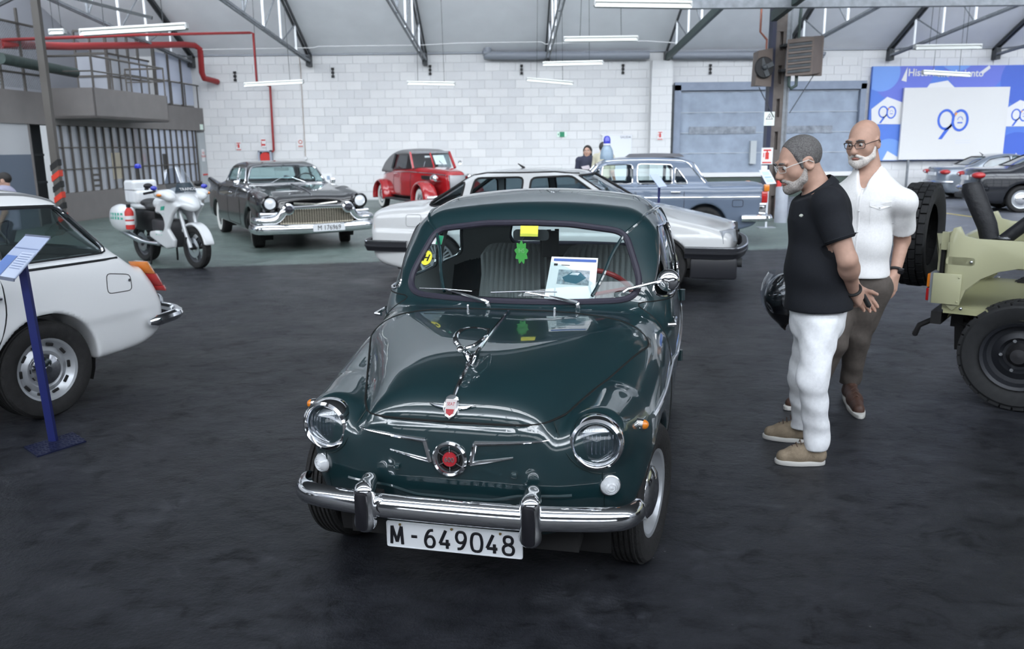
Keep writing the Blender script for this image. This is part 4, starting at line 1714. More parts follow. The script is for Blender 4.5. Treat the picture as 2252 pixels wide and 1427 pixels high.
    for s in (-.283, .287):
        yb_ = -.058 if s < 0 else -.056
        o = f_over(s, yb_)
        link('overrider', o, bo)
        MB().add(*over_rubber(s, yb_)).build('rubber_pad', mat('overrider_rubber', (.012, .012, .016), .35), bo, bevel=.006)
    for s in (-.45, .45):
        MB().beam((s * .6, .0, .41), (s * .6, .2, .40), .03, .05).build('bracket', m_under, bo)
    # ---- number plate
    pl = MB().prism(rpoly(rect(-.241, .241, .247, .343), .008, 3), (.009, -.012, 0), (1, 0, 0), (0, 0, 1), .004).build('number_plate', m_plate, T)
    fr = MB()
    fr.tube([(.009 + p[0], -.017, p[1]) for p in rpoly(rect(-.238, .238, .250, .340), .008, 3)], .0025, 6, closed=True)
    fr.build('plate_rim', m_plate, pl)
    G = {'M': [[(0, 0), (.08, 1), (.5, .12), (.92, 1), (1, 0)]], '-': [[(.1, .5), (.9, .5)]],
         '6': [[(.85, .95), (.45, .90), (.15, .6), (.05, .3), (.2, .05), (.5, 0), (.8, .05), (.95, .3), (.8, .55), (.5, .6), (.2, .52), (.06, .35)]],
         '4': [[(.6, 1), (0, .25), (1, .25)], [(.72, .5), (.72, 0)]],
         '0': [[(.5, 0), (.15, .07), (0, .35), (0, .65), (.15, .93), (.5, 1), (.85, .93), (1, .65), (1, .35), (.85, .07), (.5, 0)]],
         '8': [[(.5, .55), (.2, .62), (.1, .78), (.2, .95), (.5, 1), (.8, .95), (.9, .78), (.8, .62), (.5, .55), (.12, .45), (0, .26), (.15, .05), (.5, 0), (.85, .05), (1, .26), (.88, .45), (.5, .55)]]}
    G['9'] = [[(1 - a_, 1 - b_) for a_, b_ in G['6'][0]]]
    for ch, xq in zip('M-649048', xs_plate):
        for st in G[ch]:
            w_ = .040 if ch == 'M' else .026 if ch == '-' else .036
            pa = crom(st, 3) if ch in '6908' else st
            if ch in 'M4-':
                b_m = MB()
                for i_ in range(len(pa) - 1):
                    b_m.tube([(.009 + xq + (a_ - .5) * w_, -.0175, .260 + b_ * .066) for a_, b_ in pa[i_:i_ + 2]], .0056, 8, flat=.25, up=(0, 1, 0))
                b_m.build('character', m_ink, pl)
                continue
            MB().tube([(.009 + xq + (a_ - .5) * w_, -.0175, .260 + b_ * .066) for a_, b_ in pa], .0052, 8, flat=.25, up=(0, 1, 0)).build('character', m_ink, pl)
    for xq in (-.19, -.005, .165):
        MB().cyl((.009 + xq, -.016, .334), (.009 + xq, -.021, .334), .0045, n=8).build('screw', mat('brass', (.35, .25, .1), .4, metal=.8), pl)
    # ---- round 600 emblem and its chrome wings
    c = np.array(S.front([(.0, .580)])[0])
    e = MB().lathe([(.043, .004), (.048, .013), (.055, .016), (.061, .010), (.062, -.006)], c, (0, -1, .04), 48).build('emblem_ring', m_chrome, T)
    MB().lathe([(0, .001), (.045, .001)], c, (0, -1, .04), 40).build('emblem_well', m_black, e)
    MB().lathe([(.031, .003), (.033, .009), (.036, .003)], c, (0, -1, .04), 40).build('inner_ring', m_chrome, e)
    MB().lathe([(0, .012), (.024, .011), (.0255, .004)], c, (0, -1, .04), 32).build('red_boss', mat('enamel_red', (.42, .02, .03), .3, coat=1), e)
    for k in range(6):
        a = PI / 6 + PI / 3 * k
        MB().beam(c + np.array([math.cos(a) * .025, -.006, math.sin(a) * .025]), c + np.array([math.cos(a) * .045, -.006, math.sin(a) * .045]), .003, .003).build('ring_spoke', m_chrome, e)
    text('600', .0235, m_chrome, facing((c[0], c[1] - .0125, c[2])), e, 'numerals', ext=.0012, bold=.0004)

    def bar(pts, r0, r1, name):
        p3 = S.front(dense(pts, .012), .003)
        n = len(p3)
        MB().tube(p3, [r0 + (r1 - r0) * i / (n - 1) for i in range(n)], 8).build(name, m_chrome, e)
    for s in (-1, 1):
        X = lambda v: s * v
        bar([(X(.070), .566), (X(.088), .640)], .0085, .0085, 'wing_bar')
        bar([(X(.086), .640), (X(.33), .656)], .0085, .0025, 'wing_bar')
        bar([(X(.070), .567), (X(.215), .596)], .0075, .0020, 'wing_bar')
    # ---- hood badge, centre strip and flying bird ornament
    b0 = np.array(S.front([(.0, .748)])[0])
    sh = [(0, -.046), (.016, -.034), (.026, -.01), (.027, .012), (.020, .034), (.008, .042), (-.008, .042), (-.020, .034), (-.027, .012), (-.026, -.01), (-.016, -.034)]
    up = Vector((0, .60, .80))
    bd = MB().prism(sh, b0 + np.array([0, .004, 0]), (1, 0, 0), up, .016).build('hood_badge', m_chrome, T, bevel=.003)
    nb = Vector((1, 0, 0)).cross(up).normalized()
    MB().prism(rpoly([(-.017, -.030), (.017, -.030), (.020, .024), (-.020, .024)], .006, 3), Vector(b0) + Vector((0, .004, 0)) + nb * .016, (1, 0, 0), up, .002).build('badge_field', mat('badge_silver', (.55, .50, .50), .3, metal=.7), bd)
    MB().prism([(0, -.036), (.012, -.026), (.014, -.012), (-.014, -.012), (-.012, -.026)], Vector(b0) + Vector((0, .004, 0)) + nb * .018, (1, 0, 0), up, .001).build('badge_red_tip', mat('enamel_red', (.42, .02, .03), .3), bd)
    mt = Matrix.Translation(Vector(b0) + Vector((0, .004, 0)) + nb * .0185 + up * .006) @ Matrix(((1, 0, 0), (0, up.y, nb.y), (0, up.z, nb.z))).to_4x4()
    text('SEAT', .017, mat('enamel_red', (.42, .02, .03), .3), mt, bd, 'badge_lettering', ext=.0005, sx=.72)
    for s in (-1, 1):
        p3 = [tuple(b0 + np.array([s * .024, -.006, .004])), tuple(b0 + np.array([s * .055, -.004, .008])), tuple(b0 + np.array([s * .082, .004, .015]))]
        MB().tube(p3, [.007, .005, .001], 6).build('badge_wing', m_chrome, bd)
    sp = S.top(dense([(.0, .06), (.0, .4), (.0, .90)], .03), .004)
    MB().tube(sp, .0065, 6).build('hood_strip', m_chrome, T)
    orn = MB()
    ob = np.array(S.top([(.0, .27)])[0])
    Pt = lambda dx, dy, dz: tuple(ob + np.array([dx, dy, dz]))
    orn.tube([Pt(0, -.03, .0), Pt(0, .03, .012), Pt(0, .12, .012)], [.010, .014, .008], 8)
    orn.tube(crom([Pt(-.004, .0, .012), Pt(-.006, -.02, .040), Pt(-.012, -.055, .066)], 4), [.012, .012, .013, .014, .013, .012, .012, .013, .011], 8)
    orn.sphere(Pt(-.014, -.07, .068), (.015, .026, .013), 12, 8)
    o_ = orn.build('bird_ornament', m_chrome, T)
    MB().tube(crom([Pt(-.012, -.045, .062), Pt(-.040, -.035, .085), Pt(-.052, .02, .10), Pt(-.030, .09, .105), Pt(.02, .20, .08)], 5), [.008] * 3 + [.010] * 6 + [.009] * 4 + [.007] * 5 + [.005] * 3, 8).build('wing', m_chrome, o_)
    MB().tube(crom([Pt(-.010, -.045, .062), Pt(.022, -.01, .070), Pt(.038, .06, .08), Pt(.034, .13, .08), Pt(.02, .20, .08)], 5), [.007] * 10 + [.006] * 11, 8).build('wing', m_chrome, o_)
    MB().prism(rpoly([(-.04, -.012), (.05, -.012), (.05, .03), (-.02, .03)], .008, 3), Pt(.014, .0, .014), (0, .96, .25), (.25, -.2, .9), .010).build('tail_plate', m_chrome, o_, bevel=.002)
    # ---- wipers and washer jets
    for (pv, t0, t1) in (((-.11, .953, .905), (-.470, .955), (-.195, .962)), ((.285, .953, .905), (-.105, .962), (.190, .970))):
        pvp = np.array(S.front([(pv[0], .918)])[0])
        w_ = MB().lathe([(.0, .03), (.009, .028), (.012, .015), (.013, 0)], pvp, (0, -.8, .6), 14).build('wiper', m_chromed, T)
        A = S.front([t0])[0]
        B = S.front([t1])[0]
        A, B = np.array(A) + np.array([0, -.016, .006]), np.array(B) + np.array([0, -.016, .006])
        M_ = (A + B) / 2
        pt = pvp + np.array([0, -.025, .02])
        MB().tube([pt, pt + (M_ - pt) * .45 + np.array([0, -.012, .006]), M_], [.0075, .006, .0025], 6).build('wiper_arm', m_chrome, w_)
        MB().tube([A, M_ + np.array([0, -.004, .004]), B], .0030, 6).build('wiper_blade', m_chromed, w_)
    for xq in (-.190, .196):
        p = np.array(S.top([(xq, .925)])[0])
        j = MB().cyl(p, p + np.array([0, 0, .016]), .006, n=8).build('washer_jet', m_chromed, T)
        MB().sphere(p + np.array([0, 0, .018]), .0065, 8, 6).build('nozzle', m_chrome, j)
    # ---- wheels
    for yc in (.565, 2.565):
        for s in (-1, 1):
            w_ = make_wheel(T, s * .598, yc, .275, s, .275, .142, .165, 'cap')
            if yc < 1:
                w_.rotation_euler = (0, 0, R(-11))
    MB().bx(-.42, .42, .12, 3.05, .22, .30).build('underbody', m_under, T)
    for s in (-1, 1):
        for yc in (.565, 2.565):
            MB().lathe([(.33, 0), (.33, .12), (0, .12)], (s * .52, yc, .27), (-s, 0, 0), 24, R(-20), R(200)).build('wheel_well', m_under, T)
    # ---- door mirror
    p = np.array(S.side([(1.12, .965)], 1)[0])
    c = np.array([.665, 1.14, 1.02])
    mr = MB().lathe([(0, -.030), (.025, -.027), (.045, -.012), (.050, .0), (.049, .006)], c, (-.1, .98, 0), 32).build('door_mirror', m_chrome, T)
    MB().lathe([(0, .004), (.047, .004)], c, (-.1, .98, 0), 32).build('mirror_glass', m_refl, mr)
    MB().tube([p, (p[0] + .02, p[1], p[2] + .015), tuple(c + np.array([-.03, -.02, 0]))], .0075, 8).build('mirror_stalk', m_chrome, mr)
    # ---- cabin
    MB().bx(-.55, .55, 1.0, 2.9, .30, .34).build('cabin_floor', m_dark, T)
    db = MB()
    rows = []
    for xq in np.linspace(-.50, .50, 9):
        k = .34 * xq * xq
        rows.append([(xq, 1.045 + k, .905), (xq, 1.12 + k, .925), (xq, 1.20 + k, .90), (xq, 1.22 + k, .78), (xq, 1.20 + k, .60)])
    db.grid(rows)
    db.build('dashboard', mat('dash_green', (.010, .022, .023), .4), T)
    stw = MB()
    ctr = Vector((.300, 1.36, .905))
    axs = Vector((0, .72, .69)).normalized() * -1
    s_, u_, d_ = frame(axs)
    stw.tube([ctr + s_ * (.195 * math.cos(a)) + u_ * (.195 * math.sin(a)) for a in np.linspace(0, 2 * PI, 40, endpoint=False)], .0125, 10, closed=True)
    so = stw.build('steering_wheel', mat('wheel_red', (.35, .03, .03), .35, coat=.6), T)
    for a in (R(20), R(160), R(270)):
        MB().tube([ctr, ctr + s_ * (.19 * math.cos(a)) + u_ * (.19 * math.sin(a))], .009, 8).build('spoke', mat('wheel_red', (.35, .03, .03), .35), so)
    MB().cyl(ctr, ctr + Vector((0, -.26, -.25)), .022, n=10).build('column', m_dark, so)

    def seat(xc, yc, w, hgt):
        st = MB()
        n = 13
        rows = []
        for zq, yq in ((.44, yc - .06), (.56, yc - .07), (.75, yc - .04), (.93, yc + .01), (hgt - .04, yc + .05), (hgt, yc + .08), (hgt - .03, yc + .13), (.8, yc + .1), (.44, yc + .06)):
            ww = w * (1.0 if zq < .9 else .93 if zq < hgt - .01 else .82)
            row = []
            for i in range(n * 4 + 1):
                a = i / (n * 4)
                xx = xc + (a - .5) * ww
                rib = -.010 * abs(math.sin(a * n * PI))
                row.append((xx, yq + (rib if yq < yc + .06 else 0) + .05 * (2 * a - 1) ** 2 * (1 if yq < yc + .04 else 0), zq - .03 * abs(2 * a - 1) ** 6))
            rows.append(row)
        st.grid(rows)
        s_o = st.build('seat', m_vinyl, T)
        cu = []
        for yq, zq in ((yc - .44, .46), (yc - .46, .50), (yc - .42, .545), (yc - .2, .55), (yc - .06, .53)):
            cu.append([(xc + (a / 28 - .5) * w, yq, zq - .008 * abs(math.sin(a / 28 * n * PI))) for a in range(29)])
        MB().grid(cu).build('seat_cushion', m_vinyl, s_o)
    seat(-.20, 1.86, .41, 1.08)
    seat(.27, 1.86, .43, 1.08)
    seat(.05, 2.45, .9, .86)
    mi = MB().prism(rpoly(rect(-.085, .085, -.025, .025), .02, 4), (.02, 1.30, 1.195), (1, 0, 0), (0, -.1, 1), .012).build('rear_view_mirror', m_dark, T)
    MB().tube([(.02, 1.29, 1.205), (.02, 1.275, 1.235)], .006, 6).build('mirror_stem', m_chromed, mi)
    # stickers on the inside of the glass
    def on_glass(poly, xz, m, name, off=-.014, par=T):
        pts = S.front([(xz[0] + a, xz[1] + b) for a, b in poly], off)
        k = np.array([0, .004, 0])
        n = len(pts)
        return MB().add([np.array(q) for q in pts] + [np.array(q) + k for q in pts], [tuple(range(n)), tuple(range(n, 2 * n))[::-1]] + [(i, (i + 1) % n, n + (i + 1) % n, n + i) for i in range(n)]).build(name, m, par)
    m_ylw = mat('sticker_yellow', (.78, .72, .06), .5)
    hs = on_glass(circle(0, 0, .031, 24), (-.478, 1.085), m_ylw, 'round_sticker', -.006)
    hp = S.front([(-.478, 1.085)], .0)[0]
    mtx = Matrix.Translation((hp[0], hp[1] + .004, hp[2])) @ Matrix.Rotation(R(-17), 4, 'Z') @ Matrix.Rotation(R(47), 4, 'X')
    text('H', .052, m_ink, mtx, hs, 'letter', bold=.001)
    g = on_glass(rect(-.028, .028, -.019, .019), (-.438, 1.165), m_white, 'inspection_sticker', -.006)
    on_glass(rect(-.006, .028, -.019, .019), (-.438, 1.165), m_greens, 'sticker_print', -.004, g)
    # paper sheet propped on the dashboard
    A, B, C_, D_ = Vector((.142, 1.16, 1.112)), Vector((.352, 1.16, 1.109)), Vector((.345, 1.085, .925)), Vector((.120, 1.085, .934))
    ex, ey = (B - A), (A - D_)
    pp = MB().add([A, B, C_, D_, A + Vector((0, .003, 0)), B + Vector((0, .003, 0)), C_ + Vector((0, .003, 0)), D_ + Vector((0, .003, 0))],
                  [(3, 2, 1, 0), (4, 5, 6, 7), (0, 1, 5, 4), (1, 2, 6, 5), (2, 3, 7, 6), (3, 0, 4, 7)]).build('paper_sheet', mat('paper', (.86, .87, .88), .7), T)

    def on_paper(x0, x1, z0, z1, m, name, lift=.002, poly=None):
        pl_ = poly or rect(x0, x1, z0, z1)
        vs = []
        for u, v in pl_:
            w_ = D_ + (C_ - D_) * u
            w2 = A + (B - A) * u
            vs.append(w_ + (w2 - w_) * v + Vector((0, -lift, lift * .3)))
        MB().add(vs, [tuple(range(len(vs)))]).build(name, m, pp, smooth=False)
    on_paper(.06, .97, .90, .96, mat('print_navy', (.05, .12, .42), .5), 'header_bar')
    on_paper(.20, .86, .36, .70, mat('photo_grey', (.33, .38, .42), .5, noise=.5, nscale=60), 'photo')
    gm = mat('photo_teal', (.02, .11, .16), .5)
    on_paper(0, 0, 0, 0, gm, 'pictured_car', .003, [(.30, .52), (.36, .42), (.60, .38), (.66, .42), (.80, .53), (.74, .58), (.66, .66), (.48, .65), (.40, .58)])
    on_paper(0, 0, 0, 0, mat('photo_pale', (.6, .65, .68), .5), 'pictured_glass', .004, [(.44, .585), (.62, .58), (.66, .64), (.50, .64)])
    on_paper(.08, .16, .79, .84, m_ink, 'small_emblem')
    on_paper(.24, .42, .80, .815, m_ink, 'caption_line')
    # air freshener leaf and yellow tag hanging from the mirror
    lf = []
    for k in range(36):
        a = 2 * PI * k / 36
        r_ = .85 + .15 * math.cos(a * 9)
        lf.append((.034 * r_ * math.sin(a), .058 * r_ * math.cos(a)))
    yv = 1.245
    lo_ = MB().prism(lf, (-.016, yv, 1.118), (1, 0, 0), (0, -.05, 1), .003).build('leaf_air_freshener', mat('leaf_green', (.10, .48, .09), .5), T)
    text('IHS', .03, mat('leaf_print', (.35, .7, .3), .5), facing((-.016, yv - .005, 1.125)), lo_, 'leaf_lettering', sx=.7)
    MB().tube([(-.016, yv, 1.17), (.0, yv + .02, 1.20), (.02, 1.29, 1.21)], .0015, 5).build('string', m_dark, lo_)
    MB().prism(rect(-.042, .042, -.024, .024), (.018, 1.262, 1.215), (1, 0, 0), (0, .3, 1), .003).build('yellow_tag', m_ylw, T)
    # dark strips and a block hanging between the seats
    for xq in (.02, .05, .085):
        MB().beam((xq, 1.55 + xq, 1.19), (xq + .02, 1.5, .62), .022, .004).build('dark_strip', m_black, T)
    MB().bx(.03, .11, 1.52, 1.56, 1.06, 1.19).build('dark_block', m_black, T, bevel=.008)
    return T


def f_over(xc, yb_):
    q = Field((xc - .06, yb_ - .07, .30), (xc + .06, yb_ + .09, .54), .005)
    q.cone((xc, yb_ - .012, .362), (xc, yb_ - .010, .470), .035, .032, 0)
    q.cone((xc, yb_ - .010, .470), (xc, yb_ + .035, .490), .032, .028, .02)
    q.cone((xc, yb_ - .012, .362), (xc, yb_ + .03, .35), .034, .026, .02)
    s = q.surf()
    return s.mesh('body', 'overrider', m_chrome)


def over_rubber(xc, yb_):
    b = MB()
    b.prism(rpoly(rect(-.022, .022, .342, .480), .016, 4), (xc, yb_ - .034, 0), (1, 0, 0), (0, 0, 1), .020)
    return b.v, b.f


seat600()
# ================================================================== generic shell for the other cars
def shell(prof, plan, sect, L, W, ztop, h, crown=.05, bowf=.10, bowr=.08, k=.06, arches=(), zlo=.14, extra=None, closed=True):
    """side outline x width table -> body surface; local y runs from the nose (0) to the tail"""
    f = Field((-W - .06, -.10, zlo - .03), (W + .06, L + .12, ztop + .08), h)
    ax = np.abs(f.x)
    tb = table(prof, (-.3, zlo - .2), (L + .4, ztop + .3), max(.012, h * .7))
    q = (ax / W) ** 2
    bow = bowf * q * np.clip((L * .5 - f.y) / (L * .5), 0, 1) ** .7 - bowr * q * np.clip((f.y - L * .5) / (L * .5), 0, 1) ** .7
    S_ = tb((f.y - bow) + 0 * f.z, (f.z + crown * q) + 0 * f.y)
    w = cinterp(f.y, *plan) - cinterp(f.z, *sect)
    f.D = smax(S_, ax - w, k).astype(np.float32)
    if extra:
        extra(f)
    for yc, zc_, r in arches:
        def arch(X, Y_, Z, yc=yc, zc_=zc_, r=r):
            return np.maximum(np.sqrt((Y_ - yc) ** 2 + (Z - zc_) ** 2) - r, W - .30 - np.abs(X))
        f.put((-W, yc - r, zlo - .1), (W, yc + r, zc_ + r), arch, .004, op='sub')
    S = f.surf()
    S.bvh()
    return S


def side_windows(S, T, polys, m_g, m_trim, tr=.012, off=-.012, wmin=.3, name='side_window'):
    for i, pl in enumerate(polys):
        for s in (1, -1):
            lb = 'w%d%d' % (i, s)
            S.cut(pl, 'x', lb, lambda a, b, c, s=s: (a * s > wmin))
    out = []
    for i, pl in enumerate(polys):
        for s in (1, -1):
            lb = 'w%d%d' % (i, s)
            g = S.emit(lb, name, m_g, T, off)
            lp = S.loop(lb)
            if len(lp) > 5 and m_trim is not None:
                MB().tube(smooth_path(lp, 1, True, .04), tr, 6, closed=True).build('window_trim', m_trim, g)
            out.append(g)
    return out


def end_window(S, T, poly, ycond, name, m_g, m_trim, tr=.014, off=-.012):
    S.cut(poly, 'y', name, ycond)
    g = S.emit(name, name, m_g, T, off)
    lp = S.loop(name)
    if len(lp) > 5:
        MB().tube(smooth_path(lp, 1, True, .04), tr, 6, closed=True).build('window_trim', m_trim, g)
    return g


def doors(S, T, polys, paint, r=.005, wmin=.3, handle=None, m_h=None):
    for i, pl in enumerate(polys):
        for s in (1, -1):
            lb = 'd%d%d' % (i, s)
            S.cut(pl, 'x', lb, lambda a, b, c, s=s: (a * s > wmin))
            d = S.emit(lb, 'door', paint, T)
            lp = S.loop(lb)
            if len(lp) > 5:
                MB().tube(smooth_path(lp, 1, True, .05), r, 5, closed=True).build('panel_gap', m_seam, d)
            if handle:
                p = S.side([handle[i]], s)
                if p:
                    MB().box((p[0][0] + s * .012, p[0][1], p[0][2]), (.022, .15, .022)).build('door_handle', m_h or m_chrome, d, bevel=.005)


def cabin(T, rows, w, zf, zs, m=None, ws=None):
    """floor, seats and steering wheel"""
    m = m or m_vinyl
    y0, y1 = rows[0] - .7, rows[-1] + .5
    MB().bx(-w, w, y0, y1, zf, zf + .04).build('cabin_floor', m_dark, T)
    for i, yq in enumerate(rows):
        xs = (-w * .5, w * .5) if i == 0 else (0,)
        for xq in xs:
            ww = w * .82 if i == 0 else w * 1.8
            b = Field((xq - ww / 2 - .05, yq - .6, zf), (xq + ww / 2 + .05, yq + .3, zs + .06), .03)
            b.rbox((xq, yq - .2, zf + .22), (ww, .5, .16), .06, .02)
            b.rbox((xq, yq + .10, (zf + zs) / 2 + .1), (ww, .16, zs - zf - .2), .07, .04, Matrix.Rotation(R(-12), 3, 'X'))
            link('seat', b.surf().mesh('body', 'seat', m), T)
    if ws:
        c = Vector(ws)
        s_, u_, d_ = frame((0, -.8, -.5))
        o = MB().tube([c + s_ * (.2 * math.cos(a)) + u_ * (.2 * math.sin(a)) for a in np.linspace(0, 2 * PI, 24, endpoint=False)], .013, 6, closed=True).build('steering_wheel', m_dark, T)
        for a in (.3, PI - .3, -PI / 2):
            MB().tube([c, c + s_ * (.2 * math.cos(a)) + u_ * (.2 * math.sin(a))], .01, 6).build('spoke', m_dark, o)


def wells(T, arches, W):
    for yc, zc_, r in arches:
        for s in (-1, 1):
            MB().lathe([(r + .01, 0), (r + .01, .22), (0, .22)], (s * (W - .10), yc, zc_), (-s, 0, 0), 20, R(-25), R(205)).build('wheel_well', m_under, T)


# ------------------------------------------------------------------ white fastback saloon behind
def white_saloon():
    T = thing('executive_saloon', 'white executive saloon with black bumpers parked side-on behind the green car', 'car', (2.68, 9.41, 0), R(75))
    paint = mat('white_paint', (.64, .65, .66), .28, coat=1.0)
    blk = mat('bumper_black', (.018, .019, .024), .42)
    AR = ((.90, .30, .35), (3.46, .30, .35))
    prof = crom([(.42, .22), (.14, .34), (.07, .52), (.10, .69), (.30, .775), (.90, .905), (1.22, .955)], 5)[:-1] + crom([(1.22, .955), (1.52, 1.13), (1.84, 1.30), (2.05, 1.335), (2.5, 1.35), (2.95, 1.325), (3.12, 1.285), (3.42, 1.11), (3.70, .965)], 5)[:-1] + \
        crom([(3.70, .965), (4.05, .945), (4.29, .90), (4.36, .80), (4.37, .55), (4.30, .32), (4.0, .23)], 5)
    plan = ([0, .12, .4, 1.2, 2.4, 3.6, 4.2, 4.4], [.66, .76, .83, .865, .875, .865, .81, .74])
    sect = ([.1, .25, .45, .62, .66, .80, .90, .95, 1.05, 1.30, 1.45], [.07, .03, .0, .0, .012, .025, .05, .075, .115, .255, .32])
    S = shell(prof, plan, sect, 4.4, .875, 1.36, .022, .05, .12, .10, .07, AR)
    side_windows(S, T, [rpoly([(1.40, .955), (2.36, .945), (2.36, 1.255), (1.90, 1.275)], .03, 3), rpoly([(2.45, .945), (3.07, .94), (3.02, 1.25), (2.45, 1.262)], .03, 3), rpoly([(3.17, .94), (3.60, .935), (3.13, 1.235)], .03, 3)],
                 glass('tinted_glass', (.35, .42, .45), .02), m_black, .012)
    end_window(S, T, rpoly([(-.70, .985), (.70, .985), (.56, 1.275), (-.56, 1.275)], .06, 4), lambda a, b, c: (b < 2.1) & (c > .93), 'windscreen', m_glass, m_black)
    end_window(S, T, rpoly([(-.64, 1.0), (.64, 1.0), (.54, 1.26), (-.54, 1.26)], .06, 4), lambda a, b, c: (b > 2.9) & (c > .93), 'rear_window', m_glass, m_black)
    doors(S, T, [rpoly([(1.24, .26), (2.40, .26), (2.40, .93), (1.24, .93)], .03, 2), rpoly([(2.42, .26), (3.05, .28), (3.12, .55), (3.12, .93), (2.42, .93)], .03, 2)], paint, .004, .3, [(2.25, .80), (2.95, .80)], m_black)
    S.emit('body', 'body', paint, T)
    for s in (-1, 1):
        MB().tube(S.side(dense([(1.27, .455), (3.08, .455)], .1), s, .006), .022, 6, flat=.5).build('rubbing_strip', blk, T)
        MB().tube(S.side(dense([(1.86, 1.295), (2.1, 1.315), (2.9, 1.305), (3.15, 1.265)], .06), s, .0), .012, 6).build('roof_gutter', m_black, T)
        MB().tube(smooth_path(S.side(dense(rpoly([(3.63, .70), (3.82, .70), (3.82, .84), (3.63, .84)], .02, 3), .03), s), 1, True), .0035, 5, closed=True).build('fuel_flap_gap', mat('gap_grey', (.3, .31, .32), .6), T)
        pts = S.side([(4.33, .66), (4.24, .66), (4.24, .80), (4.32, .80)], s, .004)
        if len(pts) == 4:
            MB().add(pts + [(p[0] - s * .04, p[1], p[2]) for p in pts], [(0, 1, 2, 3), (4, 5, 6, 7), (0, 1, 5, 4), (1, 2, 6, 5), (2, 3, 7, 6), (3, 0, 4, 7)]).build('rear_turn_lamp', m_amber, T, smooth=False)
        MB().add([(s * .50, .075, .56), (s * .80, .22, .56), (s * .80, .24, .70), (s * .50, .10, .70), (s * .50, .2, .56), (s * .72, .3, .56), (s * .72, .3, .70), (s * .50, .2, .70)],
                 [(0, 1, 2, 3), (4, 7, 6, 5), (0, 4, 5, 1), (1, 5, 6, 2), (2, 6, 7, 3), (3, 7, 4, 0)]).build('headlamp', mat('lamp_glass_grey', (.45, .48, .52), .12, metal=.4), T, bevel=.008)
        MB().box((s * .84, 1.52, .98), (.16, .09, .10)).build('door_mirror', m_black, T, bevel=.02)
    MB().bx(-.5, .5, .075, .12, .57, .69).build('grille', m_black, T)
    # wrap-round bumpers
    for y0, d, nm in ((.0, 1, 'front_bumper'), (4.42, -1, 'rear_bumper')):
        cp = crom([(-.885, y0 + d * .62), (-.885, y0 + d * .2), (-.80, y0 + d * .06), (-.4, y0 - d * .02), (0, y0 - d * .03), (.4, y0 - d * .02), (.80, y0 + d * .06), (.885, y0 + d * .2), (.885, y0 + d * .62)], 5)
        rows = []
        for i, p in enumerate(cp):
            a_, b_ = np.array(cp[max(0, i - 1)]), np.array(cp[min(len(cp) - 1, i + 1)])
            t_ = (b_ - a_) / np.linalg.norm(b_ - a_)
            n_ = np.array([t_[1], -t_[0]]) * d
            rows.append([(p[0] + n_[0] * q[0], p[1] + n_[1] * q[0], .47 + q[1]) for q in ((-.05, .065), (.0, .065), (.012, .05), (.010, .015), (.016, .008), (.016, -.008), (.008, -.015), (-.01, -.06), (-.06, -.065))])
        o = MB().grid(rows, True).build(nm, blk, T)
        MB().tube([(p[0] * 1.005, p[1] - d * .004, .525) for p in cp], .010, 6).build('bright_strip', m_chromed, o)
    v = MB()
    v.bx(-.865, .865, .07, .56, .19, .42)
    v.build('front_spoiler', blk, T, bevel=.03)
    MB().cyl((-.72, .02, .36), (-.72, .12, .36), .05, n=12).build('fog_lamp', m_dark, T)
    wells(T, AR, .86)
    for yc, zc_, r in AR:
        for s in (-1, 1):
            make_wheel(T, s * .75, yc, .305, s, .305, .19, .20, 'turbine')
    MB().bx(-.70, .70, .4, 4.0, .18, .26).build('underbody', m_under, T)
    cabin(T, (2.25, 3.1), .66, .3, 1.05, None, (.35, 1.75, .93))
    MB().cyl((0, 2.6, 1.345), (.0, 2.68, 1.40), .018, .004, n=8).build('aerial_base', m_black, T)
    return T


